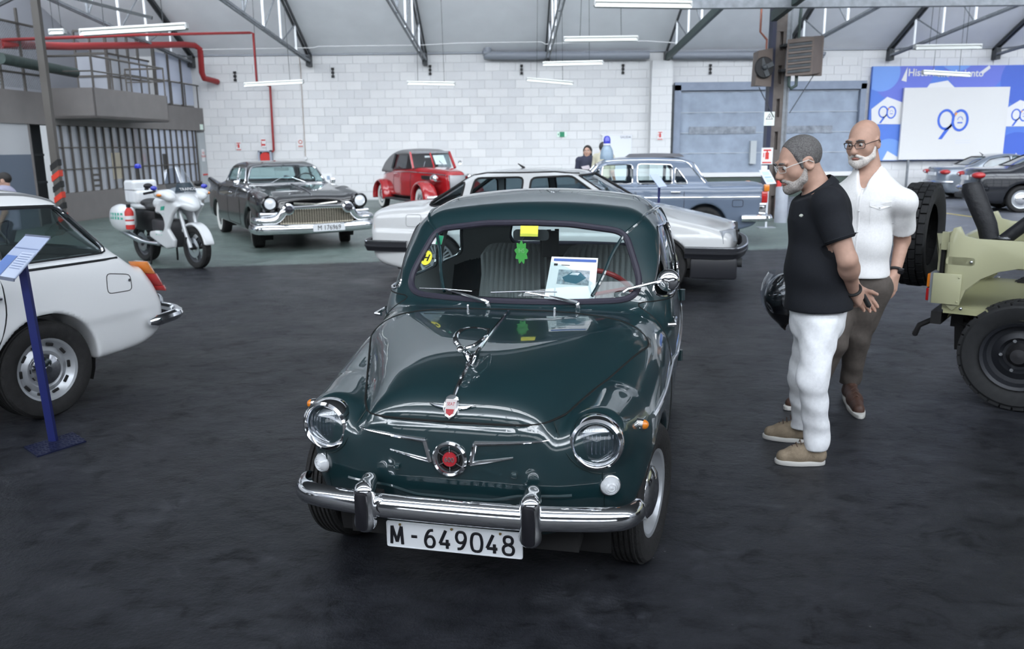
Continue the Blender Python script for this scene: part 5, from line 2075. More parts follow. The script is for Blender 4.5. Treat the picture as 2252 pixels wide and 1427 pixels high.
# ------------------------------------------------------------------ blue-grey patrol saloon
def blue_saloon():
    T = thing('patrol_saloon', 'blue-grey vintage saloon with chrome window frames and a blue roof beacon', 'car', (-.31, 14.3, 0), R(-94))
    paint = mat('bluegrey_paint', (.115, .150, .212), .32, coat=.8)
    AR = ((.85, .31, .36), (3.50, .31, .36))
    prof = crom([(.3, .27), (.06, .40), (.02, .62), (.10, .82), (.4, .90), (1.1, .945), (1.45, .965)], 5)[:-1] + crom([(1.45, .965), (1.66, 1.19), (1.84, 1.345), (2.1, 1.40), (2.6, 1.425), (3.05, 1.405), (3.32, 1.355)], 5)[:-1] + \
        crom([(3.32, 1.355), (3.45, 1.16), (3.60, .975)], 4)[:-1] + crom([(3.60, .975), (4.1, .985), (4.47, .985)], 4)[:-1] + crom([(4.47, .985), (4.46, .8), (4.40, .55), (4.33, .36), (4.1, .28)], 4)
    plan = ([0, .15, .5, 1.5, 2.5, 3.6, 4.3, 4.5], [.66, .74, .79, .81, .815, .80, .765, .74])
    sect = ([.1, .3, .5, .76, .78, .90, .955, .99, 1.30, 1.45], [.06, .02, 0, .0, .008, .025, .06, .10, .20, .26])
    S = shell(prof, plan, sect, 4.5, .815, 1.44, .026, .04, .10, .03, .05, AR)
    side_windows(S, T, [rpoly([(1.60, .985), (1.80, .985), (1.80, 1.27)], .015, 2), rpoly([(1.83, .985), (2.34, .985), (2.34, 1.30), (1.86, 1.29)], .02, 2),
                        rpoly([(2.42, .985), (2.98, .985), (2.98, 1.29), (2.42, 1.305)], .02, 2), rpoly([(3.02, .985), (3.24, .985), (3.02, 1.275)], .015, 2)], m_glass, m_chrome, .009)
    end_window(S, T, rpoly([(-.62, 1.0), (.62, 1.0), (.52, 1.30), (-.52, 1.30)], .06, 4), lambda a, b, c: (b < 2.1) & (c > .95), 'windscreen', m_glass, m_chrome)
    end_window(S, T, rpoly([(-.64, 1.0), (.64, 1.0), (.58, 1.31), (-.58, 1.31)], .06, 4), lambda a, b, c: (b > 3.1) & (c > .97), 'rear_window', glass('tinted_glass', (.35, .42, .45), .02), m_chrome)
    doors(S, T, [rpoly([(1.48, .30), (2.37, .30), (2.37, .955), (1.48, .955)], .02, 2), rpoly([(2.39, .30), (3.12, .33), (3.16, .6), (3.16, .955), (2.39, .955)], .02, 2)], paint, .004, .3, [(2.22, .86), (3.02, .86)])
    S.emit('body', 'body', paint, T)
    for s in (-1, 1):
        MB().tube(S.side(dense([(.3, .775), (2.4, .775), (4.36, .775)], .1), s, .004), .010, 6).build('side_strip', m_chrome, T)
        MB().tube(S.side(dense(crom([(1.50, 1.02), (1.68, 1.25), (1.85, 1.335), (2.2, 1.365), (2.9, 1.36), (3.20, 1.33), (3.34, 1.18), (3.50, 1.0)], 4), .05), s, .004), .008, 6).build('rain_gutter', m_chrome, T)
        # fin lamp: amber over red over chrome, following the raked tail
        for (z0, z1, m) in ((.86, .97, m_amber), (.68, .86, m_redl), (.50, .68, m_chrome)):
            MB().bx(s * .66, s * .755, 4.36 + (z0 - .5) * .2, 4.47 + (z0 - .5) * .12, z0, z1).build('tail_lamp', m, T, bevel=.012)
        MB().tube(crom([(s * .82, 4.08, .44), (s * .83, 4.35, .44), (s * .76, 4.52, .44), (s * .4, 4.57, .44), (0, 4.58, .44)], 5), .055, 10).build('rear_bumper', m_chrome, T)
        MB().tube(crom([(s * .80, .30, .44), (s * .78, .05, .44), (s * .4, -.04, .44), (0, -.05, .44)], 5), .05, 10).build('front_bumper', m_chrome, T)
        MB().lathe([(.0, .04), (.06, .03), (.085, 0), (.085, -.05)], (s * .60, .05, .68), (0, -1, 0), 24).build('headlamp', m_clearl, T)
        MB().tube(smooth_path(S.side(dense(rpoly([(3.93, .62), (4.10, .62), (4.10, .73), (3.93, .73)], .01, 2), .03), s), 1, True), .004, 5, closed=True).build('fuel_flap_gap', m_seam, T)
    wells(T, AR, .80)
    for yc, zc_, r in AR:
        for s in (-1, 1):
            make_wheel(T, s * .69, yc, .31, s, .31, .16, .19, 'cap')
    MB().bx(-.62, .62, .4, 4.1, .2, .28).build('underbody', m_under, T)
    cabin(T, (2.3, 3.15), .62, .32, .98, mat('seat_grey', (.30, .33, .38), .6), (.32, 1.85, 1.03))
    # roof beacon on its siren pod
    b = MB().lathe([(.115, 0), (.115, .06), (.10, .15), (.075, .20), (.06, .22), (.06, .24)], (0, 1.95, 1.375), (0, 0, 1), 24).build('siren_pod', mat('pod_grey', (.22, .30, .38), .35, coat=.5), T)
    MB().lathe([(.062, 0), (.062, .025), (.05, .03)], (0, 1.95, 1.610), (0, 0, 1), 24).build('beacon_base', m_white, b)
    MB().lathe([(.060, 0), (.060, .07), (.05, .105), (.03, .125), (0, .13)], (0, 1.95, 1.635), (0, 0, 1), 24).build('beacon_dome', mat('beacon_blue', (.012, .025, .42), .12, coat=1), b)
    MB().lathe([(.5, 0), (.42, .05), (.0, .06)], (0, 2.75, 1.41), (0, 0, 1), 24).build('roof_plate', mat('roof_fabric', (.10, .10, .11), .7), T)
    return T


# ------------------------------------------------------------------ white estate in the left foreground
def white_estate():
    T = thing('estate_car', 'white estate car seen from its rear quarter beside the blue info stand', 'car', (-5.003, 2.203, 0), R(-27.06))
    paint = mat('estate_white', (.82, .835, .855), .30, coat=1.0)
    AR = ((.72, .30, .355), (3.32, .30, .345))
    prof = crom([(.3, .25), (.06, .40), (.03, .60), (.10, .82), (.5, .88), (1.15, .92), (1.3, .93)], 4)[:-1] + crom([(1.3, .93), (1.62, 1.22), (1.80, 1.33), (2.1, 1.39), (2.7, 1.415), (3.2, 1.405), (3.47, 1.375), (3.60, 1.325)], 5)[:-1] + \
        crom([(3.60, 1.325), (3.79, 1.12), (4.04, .895), (4.12, .87)], 4)[:-1] + crom([(4.12, .87), (4.22, .72), (4.27, .55), (4.24, .42), (4.10, .345), (3.9, .32)], 5)
    plan = ([0, .15, .5, 1.5, 2.5, 3.4, 4.0, 4.3], [.66, .74, .79, .81, .815, .80, .775, .735])
    sect = ([.1, .28, .40, .52, .56, .80, .90, .945, 1.26, 1.40, 1.5], [.09, .04, .02, .008, .0, .010, .022, .05, .125, .19, .24])
    S = shell(prof, plan, sect, 4.3, .815, 1.42, .018, .05, .08, .07, .065, AR)
    tg = glass('estate_glass', (.66, .74, .74), .12)
    side_windows(S, T, [rpoly([(1.45, .955), (2.25, .955), (2.25, 1.29), (1.72, 1.275)], .03, 3), rpoly([(2.34, .955), (3.03, .955), (3.03, 1.29), (2.34, 1.295)], .03, 3), rpoly([(3.13, .955), (3.85, .955), (3.57, 1.27), (3.13, 1.285)], [.02, .03, .04, .02], 3)],
                 tg, m_chrome, .013)
    end_window(S, T, rpoly([(-.66, .97), (.66, .97), (.57, 1.29), (-.57, 1.29)], .06, 4), lambda a, b, c: (b < 2.0) & (c > .93), 'windscreen', tg, m_chrome)
    end_window(S, T, rpoly([(-.62, .95), (.62, .95), (.54, 1.28), (-.54, 1.28)], .06, 4), lambda a, b, c: (b > 3.3) & (c > .9), 'rear_window', tg, m_chrome)
    doors(S, T, [rpoly([(1.34, .30), (2.28, .30), (2.28, .93), (1.34, .93)], .03, 2), rpoly([(2.31, .30), (2.90, .30), (3.05, .58), (3.09, .70), (3.09, .93), (2.31, .93)], [.03, .03, .08, .03, .03, .03], 3)], paint, .004, .3, [(2.12, .80), (2.99, .79)])
    S.emit('body', 'body', paint, T)
    for s in (-1, 1):
        MB().tube(S.side(dense([(1.3, .925), (3.88, .918)], .1), s, .003), .009, 6).build('waist_strip', m_chrome, T)
        MB().tube(smooth_path(S.side(dense(rpoly([(3.755, .70), (3.945, .695), (3.945, .80), (3.765, .83)], .012, 3), .03), s), 1, True), .003, 5, closed=True).build('fuel_flap_gap', m_seam, T)
        p = S.side([(3.925, .765)], s)[0]
        MB().lathe([(0, .012), (.010, .012), (.012, 0)], p, (s, 0, 0), 14).build('fuel_lock', m_chrome, T)
        MB().tube(S.side(dense(crom([(1.42, 1.02), (1.64, 1.25), (1.82, 1.335), (2.4, 1.365), (3.2, 1.36), (3.50, 1.32), (3.66, 1.22), (3.93, .955)], 4), .05), s, .004), .010, 6).build('rain_gutter', mat('gutter_grey', (.25, .26, .27), .4), T)
        for (a_, b_, m) in (((4.085, .865), (4.145, .775), m_amber), ((4.145, .775), (4.20, .685), m_redl), ((4.20, .685), (4.225, .645), m_redl)):
            MB().add([(s * .772, a_[0] - .008, a_[1]), (s * .772, b_[0] - .008, b_[1]), (s * .745, b_[0] + .025, b_[1]), (s * .745, a_[0] + .03, a_[1]),
                      (s * .62, a_[0] - .035, a_[1]), (s * .62, b_[0] - .035, b_[1]), (s * .62, b_[0] + .03, b_[1]), (s * .62, a_[0] + .035, a_[1])],
                     [(0, 1, 2, 3), (4, 7, 6, 5), (0, 4, 5, 1), (1, 5, 6, 2), (2, 6, 7, 3), (3, 7, 4, 0)]).build('tail_lamp', m, T, bevel=.006)
        MB().lathe([(.0, .04), (.06, .03), (.085, 0), (.085, -.05)], (s * .58, .05, .66), (0, -1, 0), 24).build('headlamp', m_clearl, T)
        MB().sphere((s * .50, 4.36, .50), (.03, .05, .085)).build('bumper_horn', m_chromed, T)
    MB().tube(crom([(-.815, 4.02, .465), (-.825, 4.14, .475), (-.79, 4.28, .485), (-.6, 4.345, .49), (0, 4.37, .49), (.6, 4.345, .49), (.79, 4.28, .485), (.825, 4.14, .475), (.815, 4.02, .465)], 6), [.018, .024, .03] + [.038] * 43 + [.03, .024, .018], 10).build('rear_bumper', m_chrome, T)
    MB().tube(crom([(-.81, .40, .45), (-.80, .10, .46), (-.5, -.05, .47), (0, -.07, .47), (.5, -.05, .47), (.80, .10, .46), (.81, .40, .45)], 6), .045, 10).build('front_bumper', m_chrome, T)
    wells(T, AR, .80)
    for yc, zc_, r in AR:
        for s in (-1, 1):
            make_wheel(T, s * .68, yc, .30, s, .30, .175, .185, 'slots')
    MB().bx(-.5, .5, .4, 3.5, .2, .3).build('underbody', m_under, T)
    cabin(T, (2.2, 3.0), .62, .32, 1.0, None, (-.32, 1.75, .98))
    MB().bx(-.6, .6, 3.1, 4.0, .60, .63).build('luggage_floor', m_dark, T)
    return T


# ------------------------------------------------------------------ black finned fifties saloon
def black_finned():
    T = thing('finned_saloon', 'black finned fifties saloon with a wide chrome bumper grille', 'car', (-3.12, 13.22, 0), R(29))
    T.scale = (.92, .92, .92)
    paint = mat('black_paint', (.006, .006, .008), .18, coat=1.0)
    AR = ((1.0, .33, .40), (4.25, .33, .38))
    prof = crom([(.35, .30), (.12, .42), (.06, .60), (.10, .80), (.16, .92), (.55, 1.00), (1.3, 1.06), (1.75, 1.085)], 4)[:-1] + crom([(1.75, 1.085), (1.95, 1.25), (2.15, 1.42), (2.45, 1.49), (2.9, 1.515), (3.4, 1.485), (3.75, 1.40), (4.1, 1.10), (4.2, 1.05)], 5)[:-1] + \
        crom([(4.2, 1.05), (4.9, 1.02), (5.35, .95), (5.45, .75), (5.45, .5), (5.3, .34)], 4)
    plan = ([0, .15, .5, 1.5, 2.5, 4.2, 5.1, 5.5], [.86, .93, .96, .965, .97, .97, .94, .88])
    sect = ([.1, .3, .5, .85, .95, 1.04, 1.09, 1.40, 1.55], [.09, .03, .0, .01, .04, .10, .19, .30, .40])

    def extra(f):
        # headlamp fenders stand above the hood, a hollow between
        for s in (-1, 1):
            f.cone((s * .79, .16, .83), (s * .80, .9, .90), .135, .12, .10)
            f.cone((s * .80, .9, .90), (s * .80, 2.0, .93), .12, .10, .12)
            f.cone((s * .84, 3.9, .92), (s * .84, 5.35, 1.08), .10, .07, .10)
        # sunken centre of the hood's front
        f.ell((0, .05, .78), (.52, .16, .085), .05, op='sub')
    S = shell(prof, plan, sect, 5.5, .97, 1.53, .030, .03, .10, .08, .08, AR, extra=extra)
    tg = glass('finned_glass', (.66, .80, .80), .03)
    side_windows(S, T, [rpoly([(2.05, 1.10), (2.78, 1.10), (2.78, 1.40), (2.25, 1.385)], .03, 3), rpoly([(2.84, 1.10), (3.78, 1.10), (3.55, 1.36), (2.84, 1.40)], .04, 3)], tg, m_chrome, .016)
    end_window(S, T, rpoly([(-.76, 1.095), (.76, 1.095), (.62, 1.40), (.3, 1.43), (-.3, 1.43), (-.62, 1.40)], [.06, .06, .10, .2, .2, .10], 4), lambda a, b, c: (b < 2.5) & (c > 1.06), 'windscreen', tg, m_chrome, .018)
    end_window(S, T, rpoly([(-.74, 1.12), (.74, 1.12), (.62, 1.38), (-.62, 1.38)], .06, 4), lambda a, b, c: (b > 3.4) & (c > 1.05), 'rear_window', tg, m_chrome, .018)
    doors(S, T, [rpoly([(1.72, .36), (2.86, .36), (2.86, 1.03), (1.72, 1.03)], .03, 2)], paint, .005, .3, [(2.70, .93)])
    S.emit('body', 'body', paint, T)
    for s in (-1, 1):
        c = (s * .79, .005, .835)
        h = MB().lathe([(.108, .0), (.115, .03), (.135, .02), (.14, -.08)], c, (0, -1, 0), 28).build('headlamp_hood', paint, T)
        MB().lathe([(.085, .01), (.095, .025), (.108, .01)], c, (0, -1, 0), 28).build('headlamp_rim', m_chrome, h)
        MB().lathe([(0, .03), (.05, .025), (.09, .008)], c, (0, -1, 0), 28).build('lens', mat('lamp_lens_white', (.75, .77, .80), .15, coat=1), h)
        # bumper wing sweeping up to the bullet
        MB().tube(crom([(s * 1.0, .34, .545), (s * .98, .02, .545), (s * .76, -.05, .545), (s * .66, -.08, .60), (s * .585, -.12, .70), (s * .52, -.10, .745)], 5), [.06] * 10 + [.068] * 11 + [.06] * 5, 12).build('bumper_wing', m_chrome, T)
        MB().bx(s * .62, s * .97, .0, .14, .60, .69).build('bumper_shelf', m_chromed, T, bevel=.03)
        bl = MB().lathe([(.06, -.02), (.10, .0), (.10, .04), (.07, .06)], (s * .52, -.12, .735), (0, -1, 0), 20).build('bumper_bullet', m_chrome, T)
        MB().lathe([(.068, .05), (.06, .13), (.03, .17), (0, .175)], (s * .52, -.12, .735), (0, -1, 0), 20).build('rubber_tip', mat('bullet_rubber', (.02, .02, .03), .3), bl)
        for k in (0, 1):
            MB().lathe([(0, .05), (.035, .045), (.055, .02), (.06, -.02)], (s * (.86 - .17 * k), -.06 + .03 * (1 - k), .415), (s * .2, -1, 0), 18).build('parking_lamp', m_chrome, T)
        MB().box((s * .93, 2.0, 1.12), (.1, .05, .1)).build('door_mirror', m_chrome, T, bevel=.02)
        MB().lathe([(0, .02), (.012, .015), (.016, 0)], (s * .93, .55, .93), (s, 0, .3), 10).build('fender_button', m_chrome, T)
    MB().tube([(-.52, -.11, .745), (0, -.13, .755), (.52, -.11, .745)], .035, 10).build('upper_bar', m_chrome, T)
    MB().tube(crom([(-1.0, .38, .40), (-.98, .05, .40), (-.75, -.05, .40), (0, -.08, .385), (.75, -.05, .40), (.98, .05, .40), (1.0, .38, .40)], 5), .095, 12, flat=1.0).build('lower_bumper', m_chrome, T)
    gr = MB().bx(-.66, .66, -.005, .02, .44, .74).build('grille', m_black, T)
    gm = mat('grille_gold', (.55, .50, .40), .3, metal=.9)
    for i in range(11):
        z = .465 + .0255 * i
        w = .66 - .12 * (i / 10)
        MB().bx(-w, w, -.035, -.02, z - .0045, z + .0045).build('grille_bar', gm, gr)
    for i in range(30):
        x = -.63 + 1.26 * i / 29
        MB().bx(x - .007, x + .007, -.032, -.018, .45, .74 if abs(x) < .54 else .60).build('grille_rod', gm, gr)
    # emblem V on the hood front
    MB().tube([(-.38, .02, .82), (-.1, -.02, .80), (0, -.03, .79), (.1, -.02, .80), (.38, .02, .82)], .018, 8).build('hood_chevron', mat('gilt', (.75, .72, .66), .2, metal=1), T)
    MB().tube(S.top(dense([(0, .25), (0, 1.6)], .08), .01), .012, 6).build('hood_spear', m_chromed, T)
    for s in (-1, 1):
        MB().tube([(s * .35, 1.80, 1.10), (s * .1, 1.92, 1.20)], .008, 6).build('wiper', m_chromed, T)
    pl = MB().bx(-.12, .44, -.19, -.175, .34, .455).build('number_plate', m_plate, T)
    text('M 176969', .12, m_ink, facing((.16, -.192, .395)), pl, 'plate_number', sx=.86)
    wells(T, AR, .95)
    for yc, zc_, r in AR:
        for s in (-1, 1):
            w_ = make_wheel(T, s * .80, yc, .36, s, .36, .21, .20, 'whitewall')
            if yc < 2:
                w_.rotation_euler = (0, 0, R(-16))
    MB().bx(-.7, .7, .5, 5.1, .26, .36).build('underbody', m_under, T)
    cabin(T, (2.75, 3.55), .72, .4, 1.08, None, (.4, 2.1, 1.1))
    MB().tube([(0, 2.28, 1.42), (0, 2.3, 1.36)], .008, 6).build('mirror_stem', m_chromed, T)
    MB().bx(-.14, .14, 2.28, 2.31, 1.32, 1.37).build('rear_view_mirror', m_white, T, bevel=.008)
    return T


# ------------------------------------------------------------------ red thirties convertible
def red_convertible():
    T = thing('vintage_convertible', 'red vintage convertible with a grey fabric roof by the block wall', 'car', (-1.178, 19.631, 0), R(27.2))
    T.scale = (.95, .95, .95)
    paint = mat('red_paint', (.33, .010, .014), .2, coat=1.0)
    top = mat('roof_canvas', (.17, .17, .175), .85, bump=.3, bscale=40)
    h = .030
    f = Field((-.95, -.1, .25), (.95, 4.75, 1.75), h)
    ax = np.abs(f.x)
    pr = crom([(.25, .40), (.20, .7), (.22, 1.0), (.35, 1.10), (1.0, 1.16), (1.75, 1.19), (2.0, 1.17), (3.0, 1.16), (3.9, 1.12), (4.3, .98), (4.5, .7), (4.5, .45)], 4)
    tb = table(pr, (-.3, .1), (5.1, 2.0), .025)
    body = smax(tb(f.y + 0 * f.z + 0 * f.x, f.z + .12 * ax ** 2 + 0 * f.y), ax - (cinterp(f.y, [.1, .4, 1.2, 1.9, 2.6, 3.6, 4.2, 4.6], [.22, .28, .40, .60, .70, .70, .60, .42]) - cinterp(f.z, [.3, .45, .8, 1.05, 1.25], [.04, .0, .0, .03, .08])), .10)
    f.D = body.astype(np.float32)
    for s in (-1, 1):
        # pontoon wings over the wheels, running board between
        def wing(X, Y_, Z, s=s, yc=.85, zc=.36, r=.50, x0=.66, w=.20):
            rr = np.sqrt(((Y_ - yc) / 1.15) ** 2 + (Z - zc) ** 2)
            return np.maximum(np.sqrt(np.maximum(rr - (r - .13), 0) ** 2 * 1.0 + np.maximum(np.abs(X - s * x0) - (w - .13), 0) ** 2) - .13, zc - .08 - Z)
        f.put((s * .66 - .3, .1, .2), (s * .66 + .3, 1.6, 1.0), wing, .06)
        f.put((s * .68 - .3, 3.1, .2), (s * .68 + .3, 4.6, 1.0), lambda X, Y_, Z, s=s: wing(X, Y_, Z, s, 3.9, .36, .47, .70, .20), .06)
        for yc in (.85, 3.9):
            f.put((s * .9 - .6, yc - .4, .1), (s * .9 + .6, yc + .4, .8), lambda X, Y_, Z, s=s, yc=yc: np.maximum(np.sqrt((Y_ - yc) ** 2 + (Z - .36) ** 2) - .40, .46 - np.abs(X)), .0, op='sub')
    S = f.surf()
    S.bvh()
    doors(S, T, [rpoly([(1.95, .42), (3.05, .42), (3.0, 1.10), (1.95, 1.12)], .04, 2)], paint, .006, .3, [(2.9, 1.0)])
    S.emit('body', 'body', paint, T)
    for s in (-1, 1):
        MB().bx(s * .58, s * .86, 1.25, 3.45, .30, .34).build('running_board', m_dark, T)
        MB().tube(S.side(dense([(.35, 1.0), (2.0, 1.06), (3.2, 1.04), (4.1, .95)], .08), s, .004), .012, 6).build('waist_strip', m_chromed, T)
        MB().bx(s * .40, s * .47, .75, 1.65, .88, .97).build('hood_vent', m_black, T)
        MB().lathe([(0, .10), (.07, .08), (.10, 0), (.09, -.1), (.03, -.2)], (s * .48, .55, .92), (0, -1, 0), 20).build('headlamp', m_chrome, T)
        MB().tube([(s * .70, 4.05, .45), (s * .68, 4.55, .45)], .03, 8).build('bumper_arm', m_dark, T)
    MB().tube(crom([(-.78, 4.5, .46), (-.4, 4.62, .46), (.4, 4.62, .46), (.78, 4.5, .46)], 4), .045, 8).build('rear_bumper', m_dark, T)
    MB().tube(crom([(-.8, .25, .46), (-.4, .08, .46), (.4, .08, .46), (.8, .25, .46)], 4), .045, 8).build('front_bumper', m_chrome, T)
    MB().add([(-.20, .17, .45), (.20, .17, .45), (.22, .19, 1.0), (-.22, .19, 1.0), (-.20, .26, .45), (.20, .26, .45), (.22, .3, 1.0), (-.22, .3, 1.0)], [(0, 1, 2, 3), (4, 7, 6, 5), (0, 4, 5, 1), (1, 5, 6, 2), (2, 6, 7, 3), (3, 7, 4, 0)]).build('radiator_grille', mat('grille_dull', (.25, .25, .26), .4, metal=.8), T, bevel=.02)
    # windscreen frame in red, canvas hood behind
    wf = paint
    for s in (-1, 1):
        MB().beam((s * .60, 1.72, 1.14), (s * .56, 2.02, 1.56), .05, .06).build('windscreen_pillar', wf, T)
    MB().beam((-.57, 2.02, 1.56), (.57, 2.02, 1.56), .05, .06).build('windscreen_header', m_chromed, T)
    MB().beam((0, 1.74, 1.16), (0, 2.02, 1.55), .035, .04).build('windscreen_bar', wf, T)
    for s in (-1, 1):
        MB().add([(s * .02, 1.75, 1.17), (s * .57, 1.75, 1.17), (s * .54, 2.01, 1.53), (s * .02, 2.01, 1.53)], [(0, 1, 2, 3)]).build('windscreen', m_glass, T)
        MB().add([(s * .66, 2.1, 1.15), (s * .66, 3.15, 1.15), (s * .60, 3.0, 1.50), (s * .57, 2.1, 1.52)], [(0, 1, 2, 3)]).build('side_window', glass('tinted_glass', (.35, .42, .45), .02), T)
        MB().beam((s * .67, 3.15, 1.13), (s * .60, 3.0, 1.52), .05, .06).build('window_post', m_dark, T)
    q = Field((-.85, 1.9, 1.0), (.85, 4.4, 1.8), .03)
    pq = crom([(2.0, 1.53), (2.05, 1.60), (2.5, 1.655), (3.0, 1.64), (3.5, 1.55), (3.9, 1.35), (4.1, 1.06)], 4) + [(3.95, 1.06), (3.2, 1.06), (3.12, 1.2), (3.0, 1.5), (2.1, 1.53)]
    tq = table(pq, (1.7, .8), (4.6, 2.0), .02)
    q.D = smax(tq(q.y + 0 * q.x + 0 * q.z, q.z + .10 * q.x ** 2 + 0 * q.y), np.abs(q.x) - (.70 - .28 * (q.z - 1.1)) + .0 * q.y, .10).astype(np.float32)
    q.surf().emit('body', 'canvas_roof', top, T)
    for yc in (.85, 3.9):
        for s in (-1, 1):
            make_wheel(T, s * .70, yc, .35, s, .35, .16, .21, 'whitewall')
    MB().bx(-.5, .5, .4, 4.3, .30, .40).build('chassis', m_under, T)
    MB().add([(.08, 1.80, 1.24), (.40, 1.80, 1.24), (.38, 1.99, 1.48), (.07, 1.99, 1.48), (.08, 1.81, 1.24), (.40, 1.81, 1.24), (.38, 2.0, 1.48), (.07, 2.0, 1.48)], [(0, 1, 2, 3), (7, 6, 5, 4), (0, 4, 5, 1), (1, 5, 6, 2), (2, 6, 7, 3), (3, 7, 4, 0)]).build('paper_sheet', m_white, T)
    MB().bx(-.15, .02, 2.0, 2.02, 1.42, 1.47).build('rear_view_mirror', m_white, T)
    MB().lathe([(0, .02), (.05, .015), (.055, 0)], (.78, 1.8, 1.28), (0, 1, 0), 14).build('door_mirror', m_chrome, T)
    for s in (-1, 1):
        MB().tube([(s * .3, 1.72, 1.19), (s * .2, 1.86, 1.33)], .008, 5).build('wiper', m_chromed, T)
    cabin(T, (2.7, 3.5), .58, .45, 1.15)
    return T


# ------------------------------------------------------------------ two modern saloons by the banner
def modern(name, label, loc, rz, col, dark, sc):
    T = thing(name, label, 'car', loc, rz)
    T.scale = (sc, sc, sc)
    paint = mat(name + '_paint', col, .25, metal=.4, coat=1.0)
    AR = ((.95, .32, .37), (3.66, .32, .37))
    prof = crom([(.35, .22), (.08, .36), (.04, .58), (.14, .72), (.5, .86), (1.15, .95), (1.4, .99)], 4)[:-1] + crom([(1.4, .99), (1.8, 1.24), (2.1, 1.40), (2.5, 1.465), (2.9, 1.455), (3.3, 1.38), (3.75, 1.17), (4.05, 1.075)], 4)[:-1] + \
        crom([(4.05, 1.075), (4.4, 1.07), (4.66, 1.045), (4.70, .9), (4.75, .62), (4.74, .40), (4.6, .24)], 4)
    plan = ([0, .12, .4, 1.2, 2.4, 3.7, 4.4, 4.75], [.62, .76, .85, .90, .905, .89, .84, .72])
    sect = ([.1, .3, .5, .8, .93, 1.0, 1.4, 1.5], [.08, .03, 0, .01, .04, .08, .26, .33])
    S = shell(prof, plan, sect, 4.75, .905, 1.48, .036, .05, .2, .16, .10, AR)
    tg = glass('modern_glass', (.42, .52, .55), .05)
    side_windows(S, T, [rpoly([(1.75, 1.0), (2.55, 1.01), (2.55, 1.39), (2.2, 1.36)], .03, 2), rpoly([(2.62, 1.01), (3.55, 1.04), (3.25, 1.28), (2.62, 1.39)], .05, 3)], tg, m_black, .012)
    end_window(S, T, rpoly([(-.64, 1.04), (.64, 1.04), (.56, 1.38), (-.56, 1.38)], .06, 3), lambda a, b, c: (b < 2.3) & (c > .98), 'windscreen', tg, m_black)
    end_window(S, T, rpoly([(-.58, 1.11), (.58, 1.11), (.52, 1.36), (-.52, 1.36)], .06, 3), lambda a, b, c: (b > 3.1) & (c > 1.0), 'rear_window', tg, m_black)
    doors(S, T, [rpoly([(1.5, .3), (2.58, .3), (2.58, .99), (1.5, .97)], .03, 2), rpoly([(2.6, .3), (3.3, .3), (3.55, .75), (3.5, 1.02), (2.6, .99)], .03, 2)], paint, .005, .3, [(2.45, .88), (3.4, .9)], paint)
    S.emit('body', 'body', paint, T)
    for s in (-1, 1):
        b = Field((s * .70 - .28, 4.35, .72), (s * .70 + .28, 4.85, 1.05), .018)
        b.ell((s * .66, 4.60, .885), (.20, .16, .085), 0)
        link('tail_lamp', b.surf().mesh('body', 'tail_lamp', m_redl), T)
        MB().sphere((s * .56, 4.745, .875), (.07, .02, .03)).build('reverse_lamp', m_clearl, T)
        MB().sphere((s * .62, .12, .66), (.16, .12, .07)).build('headlamp', m_clearl, T)
    MB().bx(-.26, .26, 4.71, 4.76, .76, .87).build('number_plate', m_plate, T)
    MB().tube(crom([(-.86, 4.4, .56), (-.6, 4.72, .56), (0, 4.79, .56), (.6, 4.72, .56), (.86, 4.4, .56)], 4), .05, 8).build('rear_bumper_strip', paint if dark else m_chromed, T)
    MB().bx(-.7, .7, 4.62, 4.765, .30, .42).build('bumper_insert', m_black, T, bevel=.03)
    MB().cyl((0, 3.15, 1.41), (0, 3.28, 1.50), .02, .006, n=8).build('roof_aerial', m_black, T)
    wells(T, AR, .88)
    for yc, zc_, r in AR:
        for s in (-1, 1):
            make_wheel(T, s * .78, yc, .32, s, .32, .21, .21, 'cap')
    MB().bx(-.7, .7, .4, 4.4, .2, .3).build('underbody', m_under, T)
    cabin(T, (2.5, 3.35), .66, .32, 1.05)
    return T


white_saloon()
blue_saloon()
white_estate()
black_finned()
red_convertible()
modern('silver_saloon', 'silver modern saloon parked under the white 90 board', (16.45, 24.0, 0), R(85.8), (.20, .23, .27), False, .873)
modern('black_saloon', 'black modern saloon parked in front of the silver one', (15.3, 18.9, 0), R(76), (.012, .014, .020), True, .95)
# ================================================================== mezzanine office on the left
MZ = thing('mezzanine_office', 'brown two-storey mezzanine office along the left side', 'office', (-9.5, 25.9, 0), R(-5.08))
m_fas = mat('fascia_brown', (.172, .160, .156), .6, noise=.06, nscale=3)
m_frm = mat('frame_brown', (.085, .078, .072), .55)
m_pane = mat('office_pane', (.30, .315, .35), .12, noise=.12, nscale=.9, coat=.5)
m_paneb = mat('office_pane_blue', (.44, .48, .58), .12, noise=.10, nscale=.9, coat=.5)
m_panel = mat('office_panel', (.42, .43, .45), .6)
MB().bx(-.3, .06, -11, .15, 2.17, 2.84).build('fascia', m_fas, MZ)
MB().bx(-3.2, -.3, -11, .1, 2.3, 2.5).build('upper_floor', m_fas, MZ)
# lower glazed screen: mullions, rails and panes between them
us = [.42] + [.62 + .335 * i for i in range(20)] + [7.24]
zs = [.66, 1.19, 1.68, 2.17]
sc_ = MB().bx(-.12, .05, -7.3, -.3, 0, .66).build('screen_base', m_fas, MZ)
pm = {}
for i in range(len(us) - 1):
    for j in range(3):
        w, h = us[i + 1] - us[i], zs[j + 1] - zs[j]
        o = MB().bx(-.03, -.015, -us[i + 1] + .015, -us[i] - .015, zs[j] + .015, zs[j + 1] - .015).build('pane', m_paneb if i < 9 else m_pane, sc_, smooth=False)
for u in us:
    MB().bx(-.04, .03, -u - .018, -u + .018, .66, 2.17).build('mullion', m_frm, sc_, smooth=False)
for z in zs[1:3]:
    MB().bx(-.04, .02, -7.24, -.42, z - .014, z + .014).build('rail', m_frm, sc_, smooth=False)
